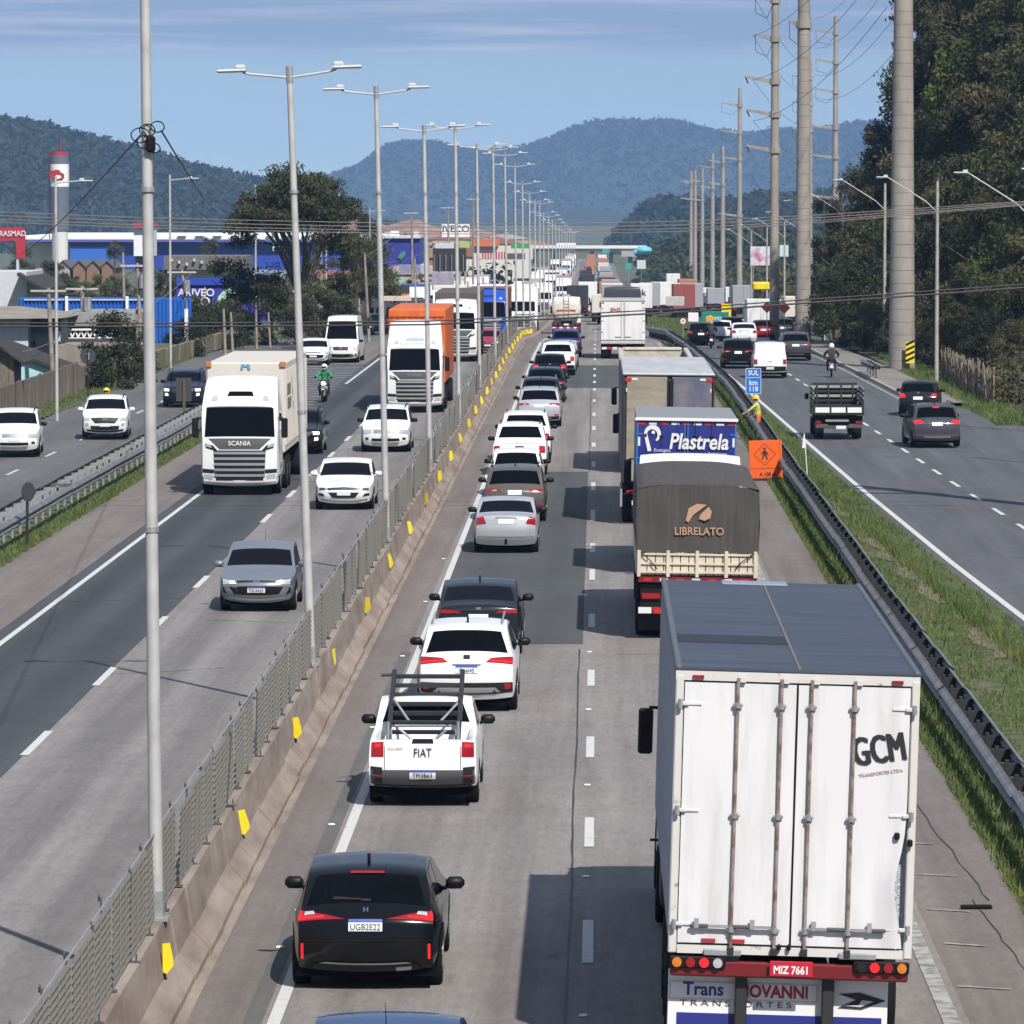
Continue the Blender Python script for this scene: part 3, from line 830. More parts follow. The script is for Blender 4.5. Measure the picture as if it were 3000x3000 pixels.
def pickup(L, W, H, tail, nose, **kw):
    d = dict(L=L, W=W, H=H, belt=1.04, tail=tail, nose=nose, mirror_y=L - 1.75); cb = kw.pop('cab_back', 1.62); bz = kw.pop('bz', 1.08)
    d['prof'] = [(L - .12, .26), (L - .01, .48), (L, .74), (L - .12, .96), (L - 1.10, 1.08), (L - 1.85, H - .08), (L - 2.3, H), (cb + .18, H - .06), (cb, bz + .01), (.06, bz), (0.0, .62), (.0, .50), (.12, .32)]
    d['side_windows'] = [[(L - 2.5, 1.08), (L - 1.45, 1.07), (L - 1.95, H - .17), (L - 2.5, H - .13)], [(cb + .22, 1.1), (L - 2.58, 1.08), (L - 2.58, H - .13), (cb + .36, H - .16)]]
    d['axles'] = (.95, L - .85); d['rear_window'] = (7.15, 7.80, .80, .88); d['wr'] = .35; d['taper'] = .03
    d['crown'] = [.16, .18, .16, .07, .03, .06, .045, .04, .02, .02, .05, .05, .05]
    d.update(kw); return d
def vanbody(L, W, H, tail, nose, **kw):
    d = dict(L=L, W=W, H=H, belt=1.15, tail=tail, nose=nose, tumble=.10); nl = kw.pop('nl', .95)
    d['prof'] = [(L - .12, .24), (L - .01, .45), (L, .75), (L - .14, 1.0), (L - nl, 1.16), (L - nl - .75, H - .12), (L - nl - 1.3, H), (.16, H - .03), (.06, H * .62), (.03, 1.0), (0, .62), (.02, .44), (.12, .28)]
    d['side_windows'] = [[(L - nl - 1.15, 1.2), (L - nl - .25, 1.18), (L - nl - .72, H - .3 if H < 2.2 else 1.85), (L - nl - 1.15, H - .22 if H < 2.2 else 1.9)]]
    d['axles'] = (.85, L - .85); d['rear_window'] = None; d['taper'] = .05
    d['crown'] = [.16, .18, .16, .07, .03, .06, .045, .05, .05, .05, .06, .06, .05]
    d.update(kw); return d

def nose_std(z=1.0, lit=False, grille='black', hw=.82, chromebar=False):
    h = 'lit' if lit else 'clear'
    q = [('=grille', 0, [(-.42, .60 * z), (.42, .60 * z), (.50, .74 * z), (-.50, .74 * z)], grille),
         ('headlamp', 0, [(.50, .66 * z), (hw, .70 * z), (hw, .82 * z), (.46, .76 * z)], h),
         ('=intake', 0, [(-.55, .30), (.55, .30), (.48, .46), (-.48, .46)], 'black'), ('=plate', 0, plate(.53 * z, 0), 'plate'),
         ('foglamp', 0, [(.60, .38), (.76, .40), (.76, .50), (.60, .48)], 'dgrey')]
    if chromebar: q.append(('=grille_bar', 0, [(-.46, .68 * z), (.46, .68 * z), (.46, .71 * z), (-.46, .71 * z)], 'chrome'))
    return q

CARS = {}
def T_(name, quad, mat): return (name, 0, quad, mat)
# the black crossover with the long red lamps
CARS['crossover'] = hatch(4.35, 1.79, 1.47, [
    T_('tail_lamp', [(.24, .875), (.82, .885), (.79, 1.01), (.58, .955)], 'red'), T_('tail_lamp_glow', [(.50, .905), (.80, .905), (.80, .935), (.50, .93)], 'redl'), T_('tail_lamp_corner', [(.74, .92), (.81, .92), (.80, 1.0), (.76, 1.0)], 'redl'), T_('lamp_lens', [(.60, .945), (.73, .945), (.72, .985), (.62, .98)], 'clear'),
    T_('=panel_gap', [(-.70, .622), (.70, .622), (.70, .632), (-.70, .632)], 'black'), T_('=wiper_base', [(-.06, 1.055), (.06, 1.055), (.05, 1.08), (-.05, 1.08)], 'dgrey'), T_('reflector', [(.735, .36), (.765, .36), (.765, .58), (.735, .58)], 'redl'),
    T_('=bumper_trim', [(-.55, .335), (.55, .335), (.48, .36), (-.48, .36)], 'silver'), T_('=lower_bumper', [(-.66, .25), (.66, .25), (.60, .33), (-.60, .33)], 'dgrey'), T_('=exhaust', [(.36, .255), (.54, .255), (.54, .30), (.36, .30)], 'silver'),
    T_('=wiper', [(-.40, 1.075), (-.02, 1.06), (-.02, 1.075), (-.38, 1.105)], 'dgrey'), T_('=stop_lamp', [(-.20, 1.335), (.20, 1.335), (.20, 1.355), (-.20, 1.355)], 'red')] + plates(.80),
    nose_std(), ry=.72, fin=1.0, rb=1.00, taper=.13, wr=.34, tumble=.34, belt=.90)
CARS['suv_white'] = hatch(4.46, 1.83, 1.62, [
    T_('tail_lamp', [(.34, .93), (.86, .93), (.84, 1.07), (.44, 1.01)], 'red'), T_('lamp_strip', [(.40, .955), (.82, .965), (.82, .99), (.44, .98)], 'redl'), T_('=badge', [(-.06, .98), (.06, .98), (.06, 1.05), (-.06, 1.05)], 'dgrey'),
    T_('=lower_bumper', [(-.84, .34), (.84, .34), (.86, .56), (-.86, .56)], 'dgrey'), T_('=skid_plate', [(-.62, .37), (.62, .37), (.52, .47), (-.52, .47)], 'silver'), T_('reflector', [(.70, .42), (.80, .42), (.80, .54), (.68, .54)], 'red'),
    T_('=plate_garnish', [(-.26, .875), (.26, .875), (.26, .895), (-.26, .895)], 'chrome')] + plates(.80), nose_std(), fin=.95, rails=(1.0, 2.9, 1.585), railmat='silver', ry=.62, wr=.36, tumble=.30,
    sidetrim=[('sill_cladding', [(1.2, .26), (3.2, .26), (3.2, .36), (1.2, .36)], 'dgrey')])
CARS['suv_dark'] = hatch(4.4, 1.80, 1.62, [
    T_('tail_lamp', [(.38, .90), (.85, .90), (.83, 1.02), (.46, .98)], 'red'), T_('lamp_lens', [(.52, .925), (.66, .925), (.66, .955), (.52, .955)], 'clear'), T_('=lower_bumper', [(-.80, .28), (.80, .28), (.80, .42), (-.80, .42)], 'dgrey'),
    T_('reflector', [(.62, .46), (.80, .46), (.80, .52), (.62, .52)], 'red'), T_('=lower_trim', [(-.5, .33), (.5, .33), (.46, .38), (-.46, .38)], 'silver')] + plates(.86, False), nose_std(), rails=(1.0, 2.9, 1.58), fin=.95)
CARS['suv_lit'] = hatch(4.4, 1.84, 1.64, [
    T_('tail_lamp', [(.48, .93), (.86, .90), (.86, 1.06), (.60, 1.03)], 'redl'), T_('=chrome_strip', [(-.46, .985), (.46, .985), (.46, 1.01), (-.46, 1.01)], 'chrome'), T_('=lower_bumper', [(-.80, .30), (.80, .30), (.82, .50), (-.82, .50)], 'grey'),
    T_('=lower_trim', [(-.5, .36), (.5, .36), (.5, .43), (-.5, .43)], 'silver'), T_('=stop_lamp', [(-.12, 1.46), (.12, 1.46), (.12, 1.50), (-.12, 1.50)], 'redl')] + plates(.88, False), nose_std(), rails=(1.0, 2.9, 1.60), fin=.95)
CARS['hatch'] = hatch(3.95, 1.70, 1.49, [
    T_('tail_lamp', [(.52, .78), (.80, .78), (.78, .98), (.60, .96)], 'red'), T_('=badge', [(-.05, .93), (.05, .93), (.05, 1.0), (-.05, 1.0)], 'chrome'), T_('=lower_bumper', [(-.6, .26), (.6, .26), (.6, .36), (-.6, .36)], 'dgrey')] + plates(.74, False), nose_std(), mast=.75)
CARS['hatch_white'] = hatch(3.95, 1.70, 1.50, [
    T_('tail_lamp', [(.56, .80), (.80, .78), (.78, 1.02), (.66, 1.02)], 'red'), T_('=lower_bumper', [(-.6, .26), (.6, .26), (.6, .40), (-.6, .40)], 'dgrey'), T_('=badge', [(-.18, .92), (.18, .92), (.18, .95), (-.18, .95)], 'chrome')] + plates(.70, False), nose_std(), mast=.75)
CARS['hatch_front'] = hatch(3.98, 1.72, 1.47, [T_('tail_lamp', [(.52, .78), (.80, .78), (.78, .98), (.60, .96)], 'red')] + plates(.74), [
    ('=grille', 0, [(-.50, .40), (.50, .40), (.62, .60), (-.62, .60)], 'black'), ('=upper_grille', 0, [(-.42, .685), (.42, .685), (.46, .73), (-.46, .73)], 'black'), ('=badge', 0, [(-.08, .685), (.08, .685), (.08, .74), (-.08, .74)], 'chrome'),
    ('headlamp', 0, [(.44, .67), (.80, .70), (.78, .80), (.50, .745)], 'clear'), ('headlamp_bulb', 0, [(.47, .675), (.60, .69), (.60, .73), (.50, .725)], 'lit'), ('=lower_lip', 0, [(-.66, .27), (.66, .27), (.60, .32), (-.60, .32)], 'silver'),
    ('=plate', 0, plate(.52, 0), 'plate'), ('=plate_band', 0, [(-.2, .553), (.2, .553), (.2, .586), (-.2, .586)], 'plateb'), ('side_intake', 0, [(.66, .36), (.80, .40), (.80, .56), (.74, .56)], 'black')], mast=.75, nz=-.03, mirror_y=2.3, mirrormat='paint')
CARS['suv_front'] = hatch(4.30, 1.80, 1.64, [T_('tail_lamp', [(.5, .9), (.84, .9), (.82, 1.04), (.58, 1.02)], 'red')] + plates(.8), [
    ('=grille', 0, [(-.38, .62), (.38, .62), (.56, .84), (-.56, .84)], 'dgrey'), ('=badge', 0, [(-.10, .75), (.10, .75), (.10, .81), (-.10, .81)], 'chrome'), ('headlamp', 0, [(.58, .74), (.84, .78), (.83, .90), (.60, .84)], 'clear'), ('headlamp_bulb', 0, [(.62, .76), (.74, .785), (.74, .83), (.62, .81)], 'clear'),
    ('foglamp', 0, [(.62, .50), (.76, .52), (.76, .63), (.64, .62)], 'clear'), ('=intake', 0, [(-.52, .36), (.52, .36), (.56, .52), (-.56, .52)], 'dgrey'), ('=plate', 0, plate(.56, 0), 'plate'), ('=lower_lip', 0, [(-.7, .27), (.7, .27), (.7, .34), (-.7, .34)], 'dgrey')],
    rails=(1.0, 2.9, 1.60), mirrormat='paint', archmat='dgrey', mirror_y=2.55, wr=.34)
CARS['suv_rugged'] = hatch(4.33, 1.82, 1.68, [T_('tail_lamp', [(.6, .8), (.84, .8), (.82, 1.04), (.66, 1.02)], 'red')] + plates(.8), [
    ('=grille', 0, [(-.44, .70), (.44, .70), (.46, .86), (-.46, .86)], 'silver'), ('=grille_slot', 0, [(-.40, .745), (.40, .745), (.42, .765), (-.42, .765)], 'black'), ('=grille_slot', 0, [(-.40, .79), (.40, .79), (.42, .81), (-.42, .81)], 'black'),
    ('headlamp', 0, [(.50, .72), (.82, .73), (.82, .88), (.50, .86)], 'clear'), ('=intake', 0, [(-.52, .42), (.52, .42), (.50, .52), (-.50, .52)], 'black'), ('=plate', 0, plate(.62, 0), 'plate'), ('=skid_plate', 0, [(-.45, .27), (.45, .27), (.5, .38), (-.5, .38)], 'silver'),
    ('foglamp', 0, [(.62, .46), (.74, .46), (.74, .55), (.62, .55)], 'dgrey')], rails=(1.0, 2.9, 1.64), railmat='black', mirror_y=2.55, wr=.36)
CARS['sedan_front'] = sedan(4.3, 1.75, 1.47, [T_('tail_lamp', [(.5, .8), (.8, .8), (.78, .95), (.55, .93)], 'red')] + plates(.8), [
    ('headlamp', 0, [(.44, .63), (.83, .66), (.82, .76), (.52, .70)], 'clear'), ('headlamp_lens', 0, [(.54, .645), (.74, .665), (.74, .71), (.58, .70)], 'dgrey'), ('=grille', 0, [(-.46, .62), (.46, .62), (.50, .69), (-.50, .69)], 'dgrey'), ('=badge', 0, [(-.07, .62), (.07, .62), (.07, .70), (-.07, .70)], 'chrome'), ('=chrome_strip', 0, [(-.46, .645), (.46, .645), (.46, .66), (-.46, .66)], 'chrome'),
    ('=intake', 0, [(-.34, .38), (.34, .38), (.46, .54), (-.46, .54)], 'dgrey'), ('foglamp', 0, [(.56, .40), (.78, .42), (.76, .52), (.62, .50)], 'dgrey'), ('=plate', 0, plate(.52, 0), 'plate'), ('=lower_lip', 0, [(-.72, .25), (.72, .25), (.70, .30), (-.70, .30)], 'silver')], mirrormat='paint', mirror_y=2.6, mast=1.5)
CARS['sedan_rear'] = sedan(4.3, 1.70, 1.45, [T_('tail_lamp', [(.52, .80), (.80, .78), (.79, 1.0), (.60, 1.02)], 'red'), T_('=plate_recess', [(-.32, .80), (.32, .80), (.34, .94), (-.34, .94)], 'silver'), T_('=badge', [(-.30, .93), (.30, .93), (.28, .96), (-.28, .96)], 'chrome'),
    T_('=bumper_strip', [(-.74, .44), (.74, .44), (.74, .47), (-.74, .47)], 'silver'), T_('=tow_bar', [(-.03, .26), (.03, .26), (.03, .40), (-.03, .40)], 'black')] + plates(.86, False), nose_std())
CARS['fastback'] = sedan(4.4, 1.77, 1.50, [T_('tail_lamp', [(.34, .90), (.83, .90), (.82, .98), (.46, .96)], 'red'), T_('=dark_strip', [(-.5, .945), (.5, .945), (.48, .985), (-.48, .985)], 'dgrey'), T_('=badge', [(-.05, .965), (.05, .965), (.05, 1.01), (-.05, 1.01)], 'chrome'),
    T_('=lower_bumper', [(-.7, .26), (.7, .26), (.66, .40), (-.66, .40)], 'dgrey'), T_('=lower_trim', [(-.5, .31), (.5, .31), (.5, .34), (-.5, .34)], 'silver'), T_('reflector', [(.62, .42), (.76, .42), (.76, .45), (.62, .45)], 'red')] + plates(.81, False), nose_std(), fin=1.4)
_f = CARS['fastback']['prof']; _f[7] = (1.05, 1.42); _f[8] = (.36, 1.12); _f[9] = (.06, 1.05)
_PT = [T_('tail_lamp', [(.60, .80), (.79, .80), (.79, 1.03), (.60, 1.03)], 'red'), T_('lamp_lens', [(.65, .95), (.73, .95), (.73, 1.0), (.65, 1.0)], 'redl')]
CARS['pickup_small'] = pickup(4.48, 1.70, 1.58, _PT + [T_('=handle', [(-.17, 1.0), (.17, 1.0), (.15, 1.055), (-.15, 1.055)], 'black'), T_('panel_gap', [(.580, .61), (.588, .61), (.588, 1.06), (.580, 1.06)], 'grey'), T_('bumper_corner', [(.62, .38), (.80, .38), (.80, .66), (.62, .64)], 'dgrey'), T_('=bumper', [(-.80, .36), (.80, .36), (.80, .60), (-.80, .60)], 'grey'), T_('=bumper_lower', [(-.74, .33), (.74, .33), (.78, .37), (-.78, .37)], 'dgrey'), T_('reflector', [(.62, .48), (.74, .48), (.74, .52), (.62, .52)], 'red')] + plates(.53),
    nose_std(), bed=(8.06, 8.95, .42), wr=.32, tumble=.2)
CARS['pickup_cover'] = pickup(4.95, 1.84, 1.74, [T_('tail_lamp', [(.66, .78), (.86, .78), (.86, 1.02), (.66, 1.02)], 'red'), T_('lamp_lens', [(.72, .84), (.80, .84), (.80, .92), (.72, .92)], 'redl'), T_('=handle', [(-.15, .95), (.15, .95), (.14, 1.0), (-.14, 1.0)], 'black'), T_('=bumper', [(-.86, .36), (.86, .36), (.86, .56), (-.86, .56)], 'dgrey'),
    T_('=wordmark', [(-.28, .82), (.28, .82), (.28, .86), (-.28, .86)], 'dgrey')] + plates(.50, False), nose_std(), rails=(1.95, 3.0, 1.70))
CARS['van_small'] = vanbody(4.25, 1.76, 1.84, [T_('tail_lamp', [(.66, .70), (.83, .70), (.83, .96), (.66, .96)], 'red'), T_('=bumper', [(-.82, .34), (.82, .34), (.82, .60), (-.82, .60)], 'dgrey'), T_('=handle', [(-.1, .82), (.1, .82), (.1, .86), (-.1, .86)], 'silver')] + plates(.50, False), nose_std(1.1), mirror_y=2.9)
CARS['van_large'] = vanbody(5.9, 1.99, 2.62, [T_('tail_lamp', [(.78, .8), (.9, .8), (.9, 1.2), (.78, 1.2)], 'red')], [
    ('=grille', 0, [(-.40, .72), (.40, .72), (.46, .92), (-.46, .92)], 'dgrey'), ('=badge', 0, [(-.10, .78), (.10, .78), (.10, .90), (-.10, .90)], 'chrome'), ('headlamp', 0, [(.54, .74), (.86, .78), (.85, .98), (.60, .94)], 'clear'), ('headlamp_bulb', 0, [(.58, .76), (.72, .78), (.72, .86), (.6, .86)], 'lit'),
    ('=bumper', 0, [(-.90, .30), (.90, .30), (.90, .52), (-.90, .52)], 'grey'), ('=intake', 0, [(-.5, .36), (.5, .36), (.5, .48), (-.5, .48)], 'black'), ('=plate', 0, plate(.58, 0), 'plate')], nl=.85, mirror_y=4.7, wr=.34)
_LOD = {}
def lod_of(kind):
    d = dict(CARS[kind]); d['lod'] = 1; return d
_PROTO = {}
def get_proto(kind, lod=0):
    if (kind, lod) not in _PROTO: _PROTO[(kind, lod)] = car_proto(CARS[kind] if not lod else lod_of(kind))
    return _PROTO[(kind, lod)]
PAINTS = dict(white=paint('white', (.76, .77, .78)), silver=paint('silver', (.46, .48, .51), .32, .5, .35), grey=paint('grey', (.060, .063, .072), .3, .6, .2), black=paint('black', (.0028, .003, .004), .16, .45),
    blue=paint('blue', (.020, .055, .15), .25, .8), steelblue=paint('steel_blue', (.20, .215, .25), .3, .6, .3), darkblue=paint('dark_blue', (.006, .010, .030), .2, .5), brown=paint('bronze_grey', (.12, .112, .10), .3, .5, .3), red=paint('red', (.32, .012, .015), .25, .7), beige=paint('beige', (.45, .40, .30), .4, .3), charcoal=paint('charcoal', (.014, .015, .019), .22, .5, .1), navy=paint('navy', (.015, .03, .14), .25, .7))
def car(kind, name, label, cat, u=None, y=0.0, x=None, v=None, col='white', front=False, group=None, rz=0.0, lod=0, extra=None, skip=()):
    """stand a car with its near end over photo column u at distance y (or where ground row v puts it)"""
    if v is not None: y = _yy(v)
    if x is None: x = at(u, VPV, y).x
    L = CARS[kind]['L']
    t = thing(name, label, cat, (x, y + (L if front else 0), zp(y + L / 2)), (math.pi if front else 0) + rz, group)
    if y > 320: t.rotation_euler.x = math.atan2(zp(y + L) - zp(y), L) * (-1 if front else 1)
    mats = {'paint': PAINTS[col]}
    if extra: mats.update(extra)
    get_proto(kind, lod).spawn(t, mats, skip)
    return t
QU, OPP, SIDE_ = 'cars queueing in the centre lane', 'oncoming cars on the main road', 'vehicles on the side road'
def tail_y(kind, z):
    S = Shell(CARS[kind]['prof'], [0] * 13, 1, None); u = S.u_of_z(z, 7.0, 12.0); a, b = S.P(u - .05), S.P(u + .05)
    return S.P(u)[0], math.degrees(math.atan2(a[0] - b[0], a[1] - b[1]))
def rear_text(t, kind, txt, size, x, z, mat, name='lettering', off=.02, **kw):
    y, tilt = tail_y(kind, z); return lettering(txt, size, (x, y - off, z), mat, t, rx=90 - tilt, name=name, extrude=.001, **kw)
def plate_text(t, txt, kind, z, size=.105): return rear_text(t, kind, txt, size, 0, z, MATS['ink'], 'plate_lettering', .026, sx=.86)

# ---- centre queue, rear views, from the camera onwards
c = car('hatch', 'hatchback', 'blue hatchback roof just entering the bottom edge beside the lorry', 'car', u=1118, y=47.9, col='blue', group=QU)
c = car('crossover', 'suv', 'shiny black crossover with long red tail lamps, lowest whole car in the queue', 'car', u=1066, y=59.9, col='black', group=QU); plate_text(c, 'UGB2E22', 'crossover', .785); rear_text(c, 'crossover', 'H', .10, 0, .975, MATS['chrome'], 'badge', .024, sx=.9, bold=.004)
strada = car('pickup_small', 'pickup_truck', 'small white pickup carrying a dark folded steel frame in its bed', 'pickup', u=1236, y=78.1, col='white', group=QU)
plate_text(strada, 'TPI3B63', 'pickup_small', .515); rear_text(strada, 'pickup_small', 'FIAT', .19, 0, .86, MATS['ink'], sx=.75)
rear_text(strada, 'pickup_small', 'VOLCANO', .05, -.42, .93, MATS['dgrey'])
c = car('suv_white', 'suv', 'white crossover with silver roof rails ahead of the loaded white pickup', 'car', u=1366, y=92.6, col='white', group=QU); plate_text(c, 'IPA6I45', 'suv_white', .785)
car('fastback', 'fastback_car', 'dark grey fastback car with thin red lamps ahead of the white crossover', 'car', u=1401, y=104, col='charcoal', group=QU)
car('sedan_rear', 'sedan', 'silver saloon with chrome boot trim and tow bar on the dark road patch', 'car', u=1482, y=134, col='silver', group=QU)
car('suv_dark', 'suv', 'bronze grey crossover right ahead of the silver saloon', 'car', u=1508, y=147, col='brown', group=QU)
car('hatch_white', 'hatchback', 'white hatchback squeezed between the bronze crossover and a white pickup', 'car', u=1513, y=159.5, col='white', group=QU)
car('pickup_cover', 'pickup_truck', 'white double cab pickup with red lamps ahead of the white hatchback', 'pickup', u=1522, y=171.5, col='white', group=QU)
car('pickup_cover', 'pickup_truck', 'white pickup with black bed cover, second of two white pickups in line', 'pickup', u=1538, y=180.5, col='white', group=QU)
car('suv_dark', 'suv', 'metallic grey crossover with wide tail ahead of the two white pickups', 'car', u=1580, y=207.8, col='silver', group=QU)
car('suv_white', 'suv', 'black and white crossover with roof rails, ahead of the grey one', 'car', u=1584, y=219, col='charcoal', group=QU)
car('suv_dark', 'suv', 'dark blue crossover in the middle of the queue', 'car', u=1598, y=232, col='darkblue', group=QU)
car('hatch', 'hatchback', 'black hatchback with both red lamps glowing in the queue', 'car', u=1611, y=256, col='black', group=QU, extra={'red': MATS['redl']})
car('pickup_cover', 'pickup_truck', 'white pickup ahead of the black hatchback with glowing lamps', 'pickup', u=1634, y=267, col='white', group=QU)
car('hatch_white', 'hatchback', 'silver white hatchback two cars behind the tanker', 'car', u=1650, y=280, col='silver', group=QU)
car('hatch_white', 'hatchback', 'white hatchback three cars behind the tanker', 'car', u=1645, y=274, x=-1.9, col='white', group=QU)
car('suv_dark', 'suv', 'bright blue crossover directly behind the cream tanker', 'car', u=1658, y=298, col='navy', group=QU)

# the frame in the pickup bed: a steel rack leaning forward over the cab
fr = thing('steel_frame', 'dark folded steel rack leaning out of the white pickup bed over its cab', 'rack', (strada.location.x, 78.1, 0))
for i, sx in enumerate((-1, 1)):
    MB().box((0, 0, 0), (.07, 2.96, .07)).build('side_bar', STEEL_D, fr); o = fr.children[-1]
    o.location = (sx * .54, 1.5, 1.40); o.rotation_euler = (math.atan2(.86, 2.68), 0, 0)
    m = MB().cyl((sx * .54, .25, .80), (sx * .54, .25, 1.32), .025, n=8).cyl((sx * .50, .45, .75), (sx * .50, .45, 1.18), .02, n=8); m.build('leg', STEEL, fr)
for i in range(8):
    t = .04 + i * .131
    m = MB().box((0, .18 + 2.64 * t, .975 + .85 * t), (1.06, .055, .055), rx=.3); m.build('cross_bar', STEEL_D, fr)
m = MB().cyl((-.36, .42, 1.18), (.20, .40, .72), .02, n=8).cyl((.36, .42, 1.18), (-.16, .40, .72), .02, n=8).cyl((-.5, 1.5, 1.55), (-.25, 1.1, 1.25), .02, n=8).cyl((.5, 1.3, 1.5), (.2, 1.0, 1.2), .018, n=8); m.build('brace', STEEL, fr)
MB().cyl((-.75, 2.78, 1.80), (-.5, 2.78, 1.81), .025, n=8).build('projecting_bar', STEEL_D, fr)

# ---- oncoming
c = car('hatch_front', 'hatchback', 'grey blue hatchback with lit headlamps in the oncoming inner lane', 'car', u=747, y=115.0, col='steelblue', front=True, group=OPP)
_o = lettering('TSC4A63', .10, (0, 4.006, .508), MATS['ink'], c, rz=180, name='plate_lettering', sx=.86, extrude=.002)
car('sedan_front', 'sedan', 'white saloon behind the grey hatchback on the oncoming side', 'car', u=1005, y=152.5, col='white', front=True, group=OPP)
car('suv_rugged', 'suv', 'white rugged crossover with black roof bars before the orange topped lorry', 'car', u=1128, y=187, col='white', front=True, group=OPP)
car('suv_front', 'suv', 'black crossover with lit headlamps half hidden behind the white container lorry', 'car', u=868, y=185.5, col='black', front=True, group=OPP, extra={'clear': MATS['lit']})
car('hatch_front', 'hatchback', 'red hatchback close by the barrier behind the white tractor unit', 'car', u=1428, y=306, col='red', front=True, group=OPP)
FR = 'vehicles on the frontage road'
car('suv_front', 'suv', 'white crossover alone on the frontage road facing the camera', 'car', u=284, y=197, col='white', front=True, group=FR, rz=.06)
car('suv_rugged', 'suv', 'white crossover cut by the picture edge on the frontage road', 'car', u=12, y=183.6, col='white', front=True, group=FR, rz=.07)
car('suv_front', 'suv', 'dark crossover with lit headlamps left of the container lorry', 'car', u=531, y=227, col='darkblue', front=True, group=FR, extra={'clear': MATS['lit']})
car('van_large', 'van', 'tall white panel van with lit headlamps joining from the ramp', 'van', u=1003, y=287, col='white', front=True, group=FR, rz=-.02)
car('hatch_front', 'hatchback', 'small white car beside the tall white panel van', 'car', u=916, y=283, col='white', front=True, group=FR)
# ---- side road on the right, rear views
car('suv_lit', 'suv', 'dark grey crossover with glowing brake lamps on the side road', 'car', u=2750, y=191, col='grey', group=SIDE_, rz=.05)
car('hatch', 'hatchback', 'black hatchback turning with glowing lamps ahead of the grey crossover', 'car', u=2692, y=219, col='charcoal', group=SIDE_, rz=-.12, extra={'red': MATS['redl']})
car('van_small', 'van', 'small windowless white delivery van with black bumper on the side road', 'van', u=2258, y=264, col='white', group=SIDE_)
car('suv_dark', 'suv', 'black car with red rear lettering left of the white delivery van', 'car', u=2164, y=278.6, col='black', group=SIDE_)
car('suv_dark', 'suv', 'grey crossover in the tree shade at the far kerb of the side road', 'car', u=2333, y=292, col='grey', group=SIDE_)
car('hatch', 'hatchback', 'black car at the grass edge beside the scooter rider', 'car', u=2055, y=329, col='black', group=SIDE_)
car('sedan_rear', 'sedan', 'white saloon ahead of the black car with red lettering', 'car', u=2182, y=330, col='white', group=SIDE_)
car('pickup_cover', 'pickup_truck', 'dark pickup with white roof ahead of the white saloon', 'pickup', u=2150, y=352, col='charcoal', group=SIDE_)
car('hatch_white', 'hatchback', 'white hatchback between the black car and the dark pickup', 'car', u=2113, y=345, col='white', group=SIDE_)
car('hatch', 'hatchback', 'bright red car beneath the orange warning signs', 'car', u=2238, y=372, col='red', group=SIDE_, lod=1)
car('suv_dark', 'suv', 'grey car by the road works signs under the trees', 'car', u=2295, y=385, col='grey', group=SIDE_, lod=1)
